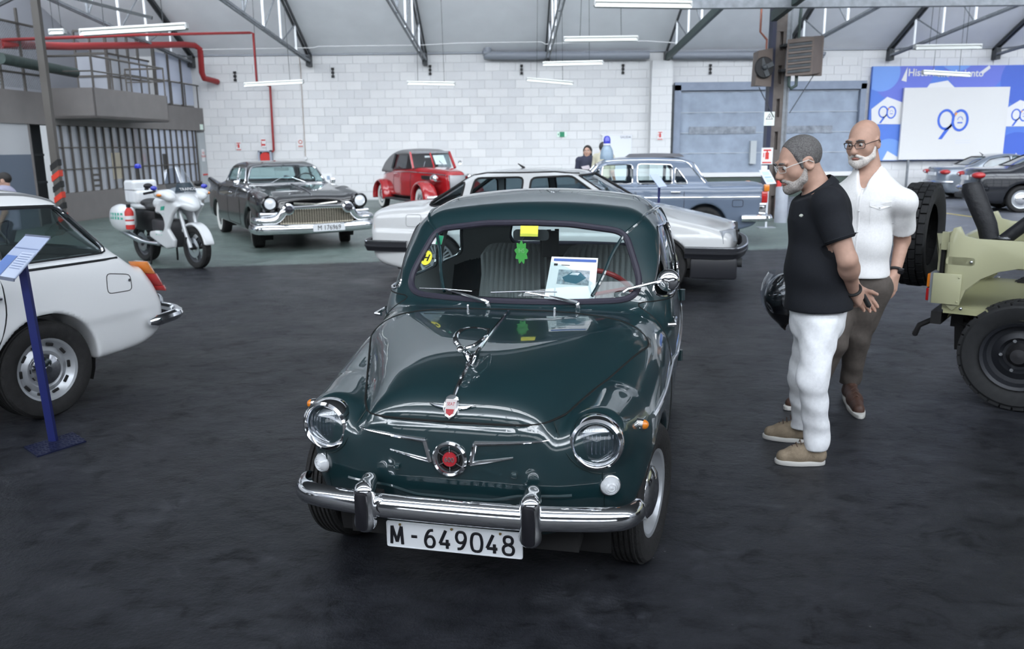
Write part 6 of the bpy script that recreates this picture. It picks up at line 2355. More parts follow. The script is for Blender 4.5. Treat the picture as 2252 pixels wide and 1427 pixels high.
# posters, door and hatches seen through the screen
MB().bx(-.014, -.008, -5.05, -4.65, .9, 1.55).build('notice', mat('notice_cream', (.42, .38, .30), .7), sc_, smooth=False)
for k in range(3):
    MB().bx(-.014, -.006, -5.95, -5.6, .75 + .13 * k, .80 + .13 * k).build('shelf', m_frm, sc_, smooth=False)
MB().bx(-.014, -.006, -2.5, -2.3, 1.0, 1.5).build('switch_box', mat('switch_dark', (.05, .05, .05), .5), sc_, smooth=False)
# corner door with red sign
cd = MB().bx(-.02, .06, -.34, .05, 0, 2.1).build('corner_door', mat('corner_grey', (.40, .43, .45), .5), MZ, smooth=False)
MB().bx(.06, .075, -.24, -.08, 1.25, 1.62).build('notice', m_white, cd, smooth=False)
text('NO\nPASAR', .10, m_red, Matrix.Translation((.078, -.16, 1.45)) @ Matrix.Rotation(PI / 2, 4, 'Z') @ Matrix.Rotation(PI / 2, 4, 'X'), cd, 'notice_lettering')
MB().bx(.06, .09, -.27, .0, .83, .87).build('push_bar', m_red, cd, smooth=False)
MB().bx(.06, .08, -.2, -.02, 2.2, 2.36).build('exit_plate', mat('sign_mint', (.72, .86, .78), .5), cd, smooth=False)
# grey wall, dark double door near the viewer
MB().bx(-.12, .03, -8.12, -8.06, 0, 2.17).build('door_jamb', m_fas, MZ)
gw = MB().bx(-.12, .02, -11, -8.12, 0, 1.54).build('dado_panel', mat('dado_blue', (.10, .125, .165), .5), MZ)
MB().bx(-.12, .02, -11, -8.12, 1.54, 2.17).build('wall_panel', m_panel, MZ)
dd = MB().bx(-.4, -.3, -8.06, -7.24, 0, 2.17).build('door_leaf', mat('door_dark', (.016, .018, .020), .4), MZ)
for z in (.9, 1.5):
    MB().bx(-.3, -.27, -8.05, -7.25, z, z + .05).build('door_rail', mat('door_dark_rail', (.03, .034, .037), .4), dd)
MB().bx(-.3, -.26, -7.68, -7.62, 0, 2.15).build('door_stile', mat('door_dark_rail', (.03, .034, .037), .4), dd)
# upper windows at the wall corner
uw = MB().bx(-.3, -.2, -2.2, .1, 2.84, 2.9).build('upper_sill', m_frm, MZ)
for i in range(3):
    for (z0, z1) in ((2.9, 3.55), (3.55, 4.3)):
        MB().bx(-.2, -.18, -2.15 + .75 * i, -1.45 + .75 * i, z0 + .02, z1 - .02).build('upper_pane', mat('upper_pane_blue', (.52, .57, .70), .15, coat=.5), uw, smooth=False)
    MB().bx(-.22, -.14, -2.2 + .75 * i, -2.14 + .75 * i, 2.84, 4.35).build('upper_mullion', m_frm, uw, smooth=False)
# glazed booth behind the balcony
gb = MB().bx(-1.1, -.25, -4.3, -2.25, 2.5, 2.9).build('booth_base', m_fas, MZ)
for i in range(4):
    u0, u1 = 2.3 + .5 * i, 2.3 + .5 * (i + 1)
    for (z0, z1) in ((2.9, 3.45), (3.45, 4.0)):
        MB().bx(-.29, -.27, -u1 + .02, -u0 - .02, z0 + .02, z1 - .02).build('booth_pane', m_paneb if i < 2 else m_pane, gb, smooth=False)
    MB().bx(-.31, -.25, -u1 - .02, -u1 + .02, 2.84, 4.55).build('booth_mullion', m_frm, gb, smooth=False)
for x in (-1.1, -.7, -.3):
    MB().bx(x - .02, x + .02, -4.33, -4.28, 2.84, 4.55).build('booth_mullion', m_frm, gb, smooth=False)
for i in range(2):
    for (z0, z1) in ((2.9, 3.45), (3.45, 4.0)):
        MB().bx(-1.08 + .4 * i, -.72 + .4 * i, -4.31, -4.29, z0 + .02, z1 - .02).build('booth_pane', m_pane, gb, smooth=False)
for z in (3.45, 4.0, 4.55):
    MB().bx(-1.1, -.26, -4.33, -4.27, z - .025, z + .025).build('booth_rail', m_frm, gb, smooth=False)
    MB().bx(-.31, -.26, -4.3, -2.25, z - .025, z + .025).build('booth_rail', m_frm, gb, smooth=False)
# back wall of the upper storey
MB().bx(-3.2, -3.05, -11, .1, 2.5, 6).build('upper_back_wall', mat('upper_wall', (.30, .31, .34), .7), MZ)

# balcony
t = thing('balcony', 'solid brown balcony box with railing on the mezzanine', 'balcony', (-9.5, 25.9, 0), R(-5.08))
MB().bx(.06, 1.1, -7.3, -4.1, 2.30, 2.36).build('floor_slab', m_fas, t)
MB().add([(.06, -7.3, 2.30), (1.1, -7.3, 2.30), (1.1, -7.3, 2.95), (.06, -7.3, 2.95), (.06, -7.25, 2.3), (1.05, -7.25, 2.3), (1.05, -7.25, 2.95), (.06, -7.25, 2.95)],
         [(0, 1, 2, 3), (4, 7, 6, 5), (0, 4, 5, 1), (1, 5, 6, 2), (2, 6, 7, 3), (3, 7, 4, 0)]).build('end_panel', m_fas, t)
MB().bx(1.05, 1.1, -7.3, -4.1, 2.30, 2.95).build('front_panel', m_fas, t)
MB().bx(.06, 1.1, -4.15, -4.1, 2.30, 2.95).build('end_panel', m_fas, t)
P = [(.06, -7.27), (1.07, -7.27), (1.07, -6.5), (1.07, -5.7), (1.07, -4.9), (1.07, -4.13), (.06, -4.13)]
for (a, b) in P:
    MB().tube([(a, b, 2.9), (a, b, 3.62)], .022, 6).build('railing_post', m_frm, t)
for z in (3.30, 3.62):
    MB().tube([(a, b, z) for a, b in P], .018 if z < 3.5 else .026, 6).build('handrail', m_frm, t)
t = thing('mezzanine_railing', 'thin brown railing on the mezzanine beside the block wall', 'railing', (-9.5, 25.9, 0), R(-5.08))
for u in (.1, .9, 1.7, 2.5, 3.3, 4.05):
    MB().tube([(.02, -u, 2.84), (.02, -u, 3.5)], .02, 6).build('railing_post', m_frm, t)
MB().tube([(.02, -.0, 3.5), (.02, -4.1, 3.5)], .022, 6).build('handrail', m_frm, t)
# wire mesh fence near the viewer
t = thing('wire_fence', 'wire mesh fence in steel frames on the upper floor beside the column', 'fence', (-9.5, 25.9, 0), R(-5.08))
for u in (7.3, 8.0, 8.7, 9.4, 10.1):
    MB().bx(-.02, .03, -u - .02, -u + .02, 2.84, 4.5).build('fence_post', m_frm, t, smooth=False)
for z in (3.2, 4.2):
    MB().bx(-.02, .03, -10.1, -7.3, z - .02, z + .02).build('fence_rail', m_frm, t, smooth=False)
wm = MB()
for k in range(-24, 44):
    for sgn in (1, -1):
        a0 = Vector((0, -7.3 - k * .065, 2.9))
        L = 1.3
        b0 = a0 + Vector((0, -sgn * L, L))
        # clip to the panel
        pts = []
        for q in np.linspace(0, 1, 27):
            p = a0.lerp(b0, float(q)) if sgn > 0 else Vector((0, -7.3 - k * .065, 2.9)).lerp(Vector((0, -7.3 - k * .065 + L, 2.9 + L)), float(q))
            if -10.1 <= p.y <= -7.3:
                pts.append(p)
        if len(pts) > 1:
            wm.beam(pts[0], pts[-1], .006, .006)
o = wm.build('wire_mesh', m_steel, t, smooth=False)
o['kind'] = 'stuff'
# air conditioner on the upper floor
t = thing('air_conditioner', 'white air conditioning unit with dark grille behind the wire fence', 'air conditioner', (-11.3, 17.9, 2.5))
MB().bx(-.3, .3, -.2, .2, 1.15, 2.05).build('case', mat('ac_white', (.45, .49, .56), .5), t, bevel=.02)
for k in range(9):
    MB().bx(.1, .32, -.24, -.2, 1.25 + .085 * k, 1.29 + .085 * k).build('grille_slat', m_dsteel, t)
MB().bx(-.25, .25, -.15, .15, 0, 1.15).build('stand', m_frm, t)

# steel column with a red striped foot
cx, cy = -9.5 - .0886 * 8.65 + .9 * .996, 25.9 - .996 * 8.65 - .9 * .0886
t = thing('steel_column', 'slim brown steel column with a red and black striped foot in front of the balcony', 'column', (cx, cy, 0))
MB().bx(-.07, .07, -.06, .06, 0, 4.9).build('shaft', m_frm, t)
for k in range(6):
    z = .1 + .22 * k
    MB().add([(-.085, -.075, z), (.085, -.075, z + .12), (.085, -.075, z + .24), (-.085, -.075, z + .12), (-.085, .075, z), (.085, .075, z + .12), (.085, .075, z + .24), (-.085, .075, z + .12)],
             [(0, 1, 2, 3), (4, 7, 6, 5), (0, 4, 5, 1), (1, 5, 6, 2), (2, 6, 7, 3), (3, 7, 4, 0)]).build('foot_stripe', m_black if k % 2 else mat('stripe_red', (.55, .04, .02), .5), t, smooth=False)
MB().bx(-.16, .16, -.16, .16, 4.7, 4.9).build('head_plate', m_frm, t)
for s in (-1, 1):
    MB().beam((0, 0, 4.75), (s * 2.2, .2, 4.2 if s > 0 else 3.9), .05, .06).build('raker', m_dsteel, t)
# dark green pipe along the mezzanine ceiling
p, q = at(0, 128, 16.5), at(165, 160, 19.4)
tag(MB().tube([p, q], .11, 12).build('heating_pipe', m_gsteel), 'thick dark green pipe behind the wire fence', 'pipe')
# ================================================================== khaki off-road car at the right edge
def knobby(r, w, rim, n=30, lug=.020):
    b = MB()
    hw = w / 2
    b.lathe([(rim, -hw * .7), (rim + (r - rim) * .3, -hw * .95), (r - .035, -hw), (r - lug, -hw * .9), (r - lug, hw * .9), (r - .035, hw), (rim + (r - rim) * .3, hw * .95), (rim, hw * .7)], (0, 0, 0), (1, 0, 0), 48)
    return b


def lugs(r, w, n=28, lug=.022, cols=4):
    """tread blocks, staggered, standing proud of the carcass"""
    b = MB()
    hw = w / 2
    cw = 2 * hw / cols
    for i in range(n):
        for c in range(cols):
            a = 2 * PI * (i + (.5 if c % 2 else 0)) / n
            x = -hw + cw * (c + .5)
            edge = c in (0, cols - 1)
            rr = r - lug * .5 - (.006 if edge else 0)
            da = 2 * PI / n * .80
            b.box((x, math.cos(a) * rr, math.sin(a) * rr), (cw * .86, lug, r * da), Matrix.Rotation(a - PI / 2, 3, 'X') @ Matrix.Rotation(PI / 2, 3, 'X'))
    return b


def jeep():
    T = thing('offroad_car', 'open khaki off-road car with a spare wheel on its back', 'car', (5.54, 3.70, 0), R(52))
    paint = mat('khaki_paint', (.40, .40, .255), .45, coat=.3)
    inner = mat('khaki_inner', (.33, .33, .19), .6)
    pad = mat('bar_padding', (.012, .013, .017), .55, bump=.2, bscale=40)
    prof = [(3.00, .58), (3.05, .62), (3.05, 1.04), (3.035, 1.09), (3.0, 1.10), (2.97, 1.045), (2.90, 1.03), (1.45, 1.02), (1.05, .96), (1.05, .52), (2.02, .52)] + \
        [(2.62 + .40 * math.cos(a), .47 + .40 * math.sin(a)) for a in np.linspace(R(172), R(38), 10)] + [(2.965, .62)]
    for s in (-1, 1):
        MB().prism(prof, (s * .72 - .015, 0, 0), (0, 1, 0), (0, 0, 1), .03).build('side_panel', paint, T, bevel=.004)
        MB().lathe([(.41, 0), (.41, .24)], (s * .70, 2.62, .47), (-s, 0, 0), 18, R(20), R(172)).build('wheel_arch', inner, T)
        MB().bx(s * .46, s * .72, 2.2, 3.0, .86, .89).build('arch_top', inner, T)
        # strap, bolts and lamp bracket
        MB().prism(rpoly(rect(2.90, 3.06, .865, .915), .02, 3), (s * .735 - (.006 if s > 0 else .0), 0, 0), (0, 1, 0), (0, 0, 1), .008).build('corner_strap', paint, T)
        for (y, z) in ((2.92, .89), (2.95, .60)):
            MB().sphere((s * .745, y, z), .011, 8, 6).build('bolt', m_chromed, T)
        br = MB().bx(s * .735, s * .75, 2.96, 3.12, .62, .81).build('lamp_bracket', paint, T, bevel=.004)
        for (y, z) in ((2.975, .64), (2.975, .79)):
            MB().sphere((s * .752, y, z), .006, 8, 6).build('rivet', paint, br)
        MB().bx(s * .60, s * .745, 3.10, 3.135, .62, .81).build('lamp_housing', m_steel, br)
        MB().bx(s * .62, s * .735, 3.13, 3.155, .715, .80).build('turn_lens', m_amber, br, bevel=.006)
        MB().bx(s * .62, s * .735, 3.13, 3.155, .63, .71).build('stop_lens', m_redl, br, bevel=.006)
    MB().bx(-.72, .72, 3.03, 3.06, .58, 1.0).build('tailgate', paint, T, bevel=.004)
    MB().bx(-.72, .72, 1.05, 3.05, .56, .60).build('floor_pan', inner, T)
    MB().bx(-.72, .72, 1.05, 1.10, .55, 1.02).build('scuttle', paint, T)
    MB().bx(-.62, .62, -.2, 1.05, .62, .98).build('bonnet', paint, T, bevel=.05)
    MB().bx(-.60, .60, -.22, -.18, .50, .95).build('radiator_grille', paint, T)
    for s in (-1, 1):
        MB().prism([(.95, .75), (.75, .86), (-.10, .86), (-.20, .70), (-.14, .70), (-.05, .80), (.70, .80), (.88, .70)], (s * .62 if s > 0 else -.80, 0, 0), (0, 1, 0), (0, 0, 1), .18).build('front_wing', paint, T)
    # windscreen frame folded up
    for s in (-1, 1):
        MB().beam((s * .68, 1.1, 1.02), (s * .66, 1.3, 1.55), .04, .05).build('screen_post', paint, T)
    MB().beam((-.68, 1.3, 1.55), (.68, 1.3, 1.55), .04, .05).build('screen_header', paint, T)
    MB().add([(-.64, 1.1, 1.04), (.64, 1.1, 1.04), (.64, 1.3, 1.53), (-.64, 1.3, 1.53)], [(0, 1, 2, 3)]).build('windscreen', m_glass, T)
    # rollover bars
    ro = MB().tube([(-.58, 2.84, .95), (-.58, 2.88, 1.10), (-.58, 2.985, 1.325), (-.575, 2.99, 1.35)], [.052, .056, .060, .050], 14).build('padded_post', pad, T)
    for s in (-1, 1):
        MB().tube([(s * .60, 2.80, 1.00), (s * .60, 2.10, 1.70)], .038, 12).build('roll_bar_stay', pad, T)
        MB().tube([(s * .60, 2.10, .9), (s * .60, 2.10, 1.70)], .038, 12).build('roll_bar_leg', pad, T)
        MB().lathe([(.06, 0), (.05, .012), (0, .014)], (s * .60, 2.79, 1.03), (0, 0, 1), 14).build('bar_foot', m_chromed, T)
    MB().tube([(-.60, 2.10, 1.70), (.60, 2.10, 1.70)], .038, 12).build('roll_bar_hoop', pad, T)
    for s in (-1, 1):
        b = Field((s * .34 - .3, 1.5, .6), (s * .34 + .3, 2.2, 1.3), .03)
        b.rbox((s * .34, 1.75, .74), (.46, .46, .14), .05, .02)
        b.rbox((s * .34, 2.0, .98), (.46, .14, .46), .05, .02, Matrix.Rotation(R(-10), 3, 'X'))
        link('seat', b.surf().mesh('body', 'seat', pad), T)
    # running gear
    rub = mat('offroad_rubber', (.014, .015, .017), .7, noise=.2, nscale=30)
    grime = mat('chassis_black', (.014, .014, .015), .6)
    for (yc) in (.35, 2.62):
        for s in (-1, 1):
            w = knobby(.335, .20, .20).build('tyre', rub, T)
            w.location = (s * .635, yc, .337)
            lg = lugs(.335, .19, 30, .024).build('tread', rub, w, smooth=False)
            lg['kind'] = 'stuff'
            MB().lathe([(0, .02), (.09, .02), (.11, .05), (.15, .03), (.175, .035), (.188, .085), (.206, .095), (.206, .07), (.195, -.08)], (0, 0, 0), (s, 0, 0), 36).build('rim', mat('rim_black', (.022, .024, .03), .4, metal=.3), w)
            MB().lathe([(0, .085), (.045, .08), (.055, .04), (.075, .02)], (0, 0, 0), (s, 0, 0), 20).build('hub', mat('hub_dark', (.05, .05, .055), .4, metal=.6), w)
            for k in range(5):
                a = 2 * PI * k / 5
                MB().cyl((s * .02, .095 * math.cos(a), .095 * math.sin(a)), (s * .065, .095 * math.cos(a), .095 * math.sin(a)), .011, n=6).build('wheel_nut', m_chromed, w)
    for s in (-1, 1):
        MB().bx(s * .36, s * .42, -.2, 3.05, .42, .52).build('chassis_rail', grime, T)
        MB().tube(crom([(s * .45, 3.0, .46), (s * .45, 2.62, .36), (s * .45, 2.2, .45)], 4), .03, 8).build('leaf_spring', grime, T)
        MB().beam((s * .48, 3.0, .57), (s * .46, 2.98, .28), .012, .05).build('mud_bracket', grime, T)
    MB().cyl((-.6, 2.62, .337), (.6, 2.62, .337), .045, n=12).build('rear_axle', grime, T)
    MB().bx(-.7, .7, 3.06, 3.12, .48, .56).build('rear_crossmember', grime, T)
    MB().tube([(-.55, 3.1, .5), (-.60, 3.2, .44), (-.60, 3.22, .38), (-.5, 3.24, .37)], .018, 8).build('tow_hook', grime, T)
    MB().tube([(-.45, 2.98, .52), (-.5, 2.85, .40), (-.5, 2.7, .36)], .02, 8).build('shackle', grime, T)
    # spare wheel and its carrier
    sw = MB()
    b = knobby(.365, .19, .215)
    rz90 = Matrix.Rotation(PI / 2, 3, 'Z')
    sp = b.build('spare_tyre', rub, T)
    sp.location = (.03, 3.37, .965)
    sp.rotation_euler = (R(0), 0, PI / 2)
    for k in range(1):
        lg = lugs(.365, .18, 32, .026, 4).build('tread', rub, sp, smooth=False)
        lg['kind'] = 'stuff'
    MB().lathe([(0, .0), (.15, .02), (.2, .06), (.222, .07)], (0, 0, 0), (1, 0, 0), 30).build('rim', mat('rim_black', (.022, .024, .03), .4), sp)
    MB().beam((-.60, 3.10, .90), (.03, 3.24, .95), .05, .06).build('carrier_arm', paint, T)
    MB().bx(-.64, -.56, 3.05, 3.12, .78, .98).build('carrier_hinge', paint, T)
    MB().cyl((-.66, 3.09, .66), (-.66, 3.09, 1.06), .014, n=8).build('hinge_pin', grime, T)
    MB().bx(-.70, -.62, 3.06, 3.10, .95, 1.06).build('latch_plate', paint, T)
    return T


jeep()
# ================================================================== white police motorcycle
def motorcycle():
    T = thing('police_motorcycle', 'white touring police motorcycle with green stripes and a beacon pole', 'motorcycle', (-4.327, 11.252, 0), R(50.65))
    T.scale = (.925, .925, .925)
    white = mat('fairing_white', (.66, .68, .70), .25, coat=1)
    green = mat('stripe_green', (.03, .34, .24), .4)
    blk = mat('moto_black', (.012, .012, .014), .4)
    f = Field((-.48, -.15, .2), (.48, 1.9, 1.3), .016)
    tbp = table([(.04, .93), (.30, 1.04), (.66, .98), (.74, .80), (.60, .72), (.62, .56), (.96, .52), (1.0, .43), (.55, .26), (.30, .30), (.24, .42), (.38, .58), (.22, .78)], (-.3, 0), (1.4, 1.4), .012)
    f.ell((0, .18, .99), (.165, .27, .115), 0, Matrix.Rotation(R(25), 3, 'X'))
    f.ell((0, .30, 1.10), (.24, .16, .10), .05)
    for s in (-1, 1):
        f.ell((s * .25, .26, 1.08), (.10, .18, .075), .05, Matrix.Rotation(R(15), 3, 'X'))
        f.ell((s * .33, .30, 1.10), (.08, .13, .06), .04)
        f.put((s * .2 - .1, 0, .25), (s * .2 + .1, 1.1, 1.1), lambda X, Y_, Z, s=s: smax(tbp(Y_ + 0 * Z + 0 * X, Z + 0 * Y_ + 0 * X), np.abs(X - s * (.20 - .10 * np.maximum(0, .6 - Z))) - .035, .05), .05)
    f.ell((0, .75, .93), (.17, .30, .13), .04)
    f.ell((0, 1.45, .88), (.17, .34, .08), .03)
    f.rbox((0, .30, .72), (.30, .10, .34), .05, .03, op='sub')
    f.ell((-.25, .66, .66), (.10, .20, .16), .02, op='sub')
    f.ell((.25, .66, .66), (.10, .20, .16), .02, op='sub')
    S = f.surf()
    S.bvh()
    fo = S.emit('body', 'fairing', white, T)

    def decal(poly, s, m, name='green_stripe', par=None):
        pts = [S.side([q], s, .004) for q in poly]
        if all(pts):
            v = [p[0] for p in pts]
            MB().add(v, [tuple(range(len(v)))]).build(name, m, par or fo)
    for s in (-1, 1):
        for k in range(4):
            y0 = .40 + .035 * k
            z0 = .92 - .11 * k
            decal([(y0 - .02, z0), (y0 + .10, z0 - .01), (y0 + .12, z0 - .07), (y0 + .02, z0 - .06)], s, green)
        for k in range(4):
            y0 = .56 + .075 * k
            decal([(y0, .475), (y0 + .045, .475), (y0 + .06, .535), (y0 + .015, .535)], s, green)
    # headlamp, nose grille, turn lamps
    hp = np.array(S.front([(0, 1.01)])[0]) if S.front([(0, 1.01)]) else np.array([0, -.07, 1.0])
    for s in (-1, 1):
        q = S.front([(s * .03, 1.035), (s * .14, 1.06), (s * .15, 1.0), (s * .04, .955)], .005)
        if len(q) == 4:
            MB().add(q, [(0, 1, 2, 3)]).build('headlamp', mat('lamp_lens_white', (.75, .77, .80), .15, coat=1), T)
        MB().sphere((s * .385, .24, 1.09), (.035, .055, .025)).build('turn_lamp', m_amber, T)
        MB().sphere((s * .40, .34, 1.19), (.05, .05, .035)).build('blue_lamp', mat('beacon_blue', (.012, .025, .42), .12, coat=1), T)
        MB().cyl((s * .38, .33, 1.12), (s * .40, .34, 1.17), .018, n=8).build('lamp_stem', blk, T)
        MB().tube(crom([(s * .10, .48, 1.10), (s * .25, .52, 1.13), (s * .40, .66, 1.10)], 4), .018, 8).build('handlebar', blk, T)
        MB().sphere((s * .40, .5, 1.22), (.07, .04, .04)).build('mirror', blk, T)
        # panniers
        b = Field((s * .34 - .2, 1.1, .4), (s * .34 + .2, 1.95, 1.0), .018)
        b.ell((s * .34, 1.52, .70), (.13, .34, .22), 0)
        b.rbox((s * .31, 1.54, .70), (.18, .56, .36), .09, .05)
        ps = b.surf()
        ps.bvh()
        po = ps.emit('body', 'pannier', white, T)
        for k in range(5):
            y0 = 1.30 + .075 * k
            pts = [ps.side([q], s, .004) for q in ((y0, .69), (y0 + .045, .69), (y0 + .06, .79), (y0 + .015, .79))]
            if all(pts):
                MB().add([p[0] for p in pts], [(0, 1, 2, 3)]).build('green_stripe', green, po)
        MB().tube(crom([(s * .22, .70, .34), (s * .26, 1.1, .36), (s * .28, 1.45, .44), (s * .28, 1.72, .50)], 4), [.03] * 5 + [.05] * 8, 12).build('exhaust', m_chromed, T)
        MB().bx(s * .14, s * .19, .9, 1.1, .38, .42).build('footrest', blk, T)
    # red extinguisher in front of the pannier
    e = MB().lathe([(0, 0), (.06, 0), (.065, .02), (.065, .26), (.04, .31), (.02, .33)], (-.40, 1.17, .55), (0, 0, 1), 18).build('fire_extinguisher', m_red, T)
    MB().bx(-.42, -.38, 1.14, 1.20, .88, .93).build('valve', blk, e)
    for z in (.62, .70):
        MB().lathe([(.0655, 0), (.0658, .05), (.0655, .055)], (-.40, 1.17, z), (0, 0, 1), 18).build('label_band', m_white, e)
    # top box
    b = Field((-.26, 1.25, .85), (.26, 1.85, 1.36), .016)
    b.rbox((0, 1.52, 1.10), (.40, .34, .36), .05, .0)
    b.rbox((0, 1.42, 1.02), (.38, .30, .20), .05, .03)
    tb_ = link('top_box', b.surf().mesh('body', 'top_box', white), T)
    MB().bx(-.205, .205, 1.34, 1.70, 1.125, 1.13).build('lid_gap', m_seam, tb_)
    MB().bx(-.03, .03, 1.33, 1.345, 1.10, 1.15).build('catch', blk, tb_)
    # seat and frame
    b = Field((-.24, .7, .7), (.24, 1.5, 1.05), .016)
    b.ell((0, 1.02, .87), (.17, .26, .075), 0)
    b.ell((0, 1.24, .93), (.16, .14, .07), .04)
    link('seat', b.surf().mesh('body', 'seat', blk), T)
    en = MB()
    en.bx(-.16, .16, .45, 1.0, .28, .70)
    en.build('engine', mat('engine_grey', (.06, .06, .065), .4, metal=.4), T, bevel=.04)
    MB().bx(-.12, .12, .95, 1.6, .5, .82).build('rear_frame', blk, T, bevel=.03)
    MB().tube([(-.2, .95, .34), (-.22, 1.0, .02), (-.2, 1.05, .0)], .016, 8).build('centre_stand', blk, T)
    MB().tube([(.2, .95, .34), (.22, 1.0, .02)], .016, 8).build('centre_stand', blk, T)
    # wheels and fork
    for (yc, w, nm) in ((0, .12, 'front'), (1.5, .17, 'rear')):
        t = tyre_mesh(.31, w, .22).build('tyre', m_rubber, T)
        t.location = (0, yc, .31)
        MB().lathe([(.225, -w * .3), (.205, -w * .25), (.205, w * .25), (.225, w * .3)], (0, 0, 0), (1, 0, 0), 36).build('rim', mat('moto_rim', (.10, .105, .12), .35, metal=.6), t)
        for k in range(3):
            a = 2 * PI * k / 3 + .3
            MB().beam((0, .03 * math.cos(a), .03 * math.sin(a)), (0, .21 * math.cos(a), .21 * math.sin(a)), .05, .03, (1, 0, 0)).build('spoke', mat('moto_rim', (.10, .105, .12), .35), t)
        for s in (-1, 1):
            MB().lathe([(.07, 0), (.15, 0), (.15, .006), (.07, .006)], (s * w * .42, 0, 0), (s, 0, 0), 28).build('brake_disc', m_chromed, t)
        MB().cyl((-.1, 0, 0), (.1, 0, 0), .03, n=12).build('hub', blk, t)
    for s in (-1, 1):
        MB().tube([(s * .10, .0, .31), (s * .10, .14, .62), (s * .10, .26, .95)], [.032, .030, .024], 10).build('fork_leg', mat('fork_silver', (.50, .52, .54), .35, metal=.3), T)
        MB().box((s * .115, .07, .42), (.04, .06, .10)).build('caliper', blk, T, bevel=.01)
        MB().beam((s * .11, 1.5, .31), (s * .11, .95, .45), .05, .07).build('swing_arm', m_chromed, T)
    b = Field((-.14, -.45, .3), (.14, .45, .8), .014)

    def fend(X, Y_, Z):
        rr = np.sqrt(Y_ ** 2 + (Z - .31) ** 2)
        d = np.sqrt((rr - .35) ** 2 + np.maximum(np.abs(X) - .06, 0) ** 2) - .022
        return np.maximum(d, np.maximum(-(Z - .46 - .25 * Y_), Y_ - .26))
    b.put((-.14, -.45, .3), (.14, .45, .8), fend, 0)
    fs = b.surf()
    fdo = fs.emit('body', 'front_mudguard', white, T)
    for s in (-1, 1):
        for k in range(2):
            pts = fs.side([(.0 + .08 * k, .655), (.05 + .08 * k, .655), (.05 + .08 * k, .60), (.0 + .08 * k, .60)], s, .004)
            if len(pts) == 4:
                MB().add(pts, [(0, 1, 2, 3)]).build('green_stripe', green, fdo)
    # windscreen with a dark badge
    rows = []
    for j in range(7):
        v = j / 6
        rows.append([(.23 * (1 - .35 * v * v) * math.sin(a), .10 + .24 * v + .12 * (1 - math.cos(a)) * 1.6, 1.12 + .36 * v - .06 * (1 - math.cos(a))) for a in np.linspace(-1.35, 1.35, 15)])
    MB().grid(rows).build('windscreen', glass('screen_glass', (.62, .66, .70), .12), T)
    rows = []
    for j in range(4):
        v = .06 + .32 * j / 3
        rows.append([(.225 * (1 - .35 * v * v) * math.sin(a), .092 + .24 * v + .12 * (1 - math.cos(a)) * 1.6, 1.12 + .36 * v - .06 * (1 - math.cos(a))) for a in np.linspace(-.85 + .1 * j, .85 - .1 * j, 11)])
    bd = MB().grid(rows).build('screen_badge', mat('badge_dark', (.02, .035, .05), .4), T)
    text('TRAFICO', .065, m_white, Matrix.Translation((0, .100, 1.165)) @ Matrix.Rotation(R(56), 4, 'X'), bd, 'badge_lettering')
    # beacon pole
    po = MB().cyl((.12, 1.75, .9), (.12, 1.78, 1.46), .016, n=10).build('beacon_pole', blk, T)
    MB().lathe([(.0, 0), (.05, 0), (.055, .02), (.05, .055), (.03, .07), (0, .072)], (.12, 1.78, 1.45), (0, 0, 1), 16).build('pole_beacon', mat('beacon_blue', (.012, .025, .42), .12, coat=1), po)
    return T


motorcycle()

# ================================================================== info stands
m_navy = mat('stand_navy', (.012, .018, .11), .4)
m_acry = mat('stand_board', (.40, .46, .62), .25, coat=.5)


def stand(label, base, hgt, w, d, yaw, tilt, pole_top=None, board=None, group=None, navy=None, base_m=None):
    t = thing('info_stand', label, 'stand', (base[0], base[1], 0), 0, group)
    R3 = Matrix.Rotation(yaw, 3, 'Z')
    bs = MB().box((0, 0, .006), (.34, .26, .012), R3).build('base_plate', base_m or m_navy, t, bevel=.004)
    return t, R3


# nearest: blue pole with a chequer plate foot
b0 = fl(118, 972)
t = thing('info_stand', 'blue pole info stand with chequer plate foot beside the white estate', 'stand', (b0[0], b0[1], 0))
pts = [fl(52, 985) - b0, fl(160, 952) - b0, fl(190, 972) - b0, fl(82, 1006) - b0]
m_chk = mat('chequer_plate', (.022, .028, .075), .35, metal=.5)
bp = MB().prism([(p[0], p[1]) for p in pts], (0, 0, 0), (1, 0, 0), (0, 1, 0), .008).build('base_plate', m_chk, t)
ex, ey = Vector(pts[1] - pts[0]), Vector(pts[3] - pts[0])
for i in range(11):
    for j in range(7):
        c = Vector(pts[0]) + ex * ((i + .5) / 11) + ey * ((j + .5) / 7)
        a = R(45) if (i + j) % 2 else R(-45)
        MB().box((c.x, c.y, .009), (.022, .006, .003), Matrix.Rotation(a, 3, 'Z')).build('raised_stud', m_chk, bp, smooth=False)
top = at(48, 575, b0[1] - .02) - b0
MB().beam((0, 0, 0), top, .042, .025).build('pole', m_navy, t)
Yb = b0[1] - .05
c = [at(*q_, Yb + dy) - b0 for q_, dy in (((57, 519), .16), ((111, 524), .16), ((32, 617), -.12), ((-28, 607), -.12))]
c = [Vector(v) for v in c]
nrm = (c[1] - c[0]).cross(c[2] - c[1]).normalized()
if nrm.z < 0:
    nrm = -nrm
bd = MB().add([v for v in c] + [v + nrm * .006 for v in c], [(3, 2, 1, 0), (4, 5, 6, 7), (0, 1, 5, 4), (1, 2, 6, 5), (2, 3, 7, 6), (3, 0, 4, 7)]).build('tilted_board', mat('stand_board', (.40, .46, .62), .15, coat=1), t)


def on_board(u0, u1, v0, v1, m, name, lift=.008):
    P = lambda u, v: c[0].lerp(c[1], u).lerp(c[3].lerp(c[2], u), v) + nrm * lift
    MB().add([P(u0, v0), P(u1, v0), P(u1, v1), P(u0, v1)], [(0, 1, 2, 3)]).build(name, m, bd, smooth=False)


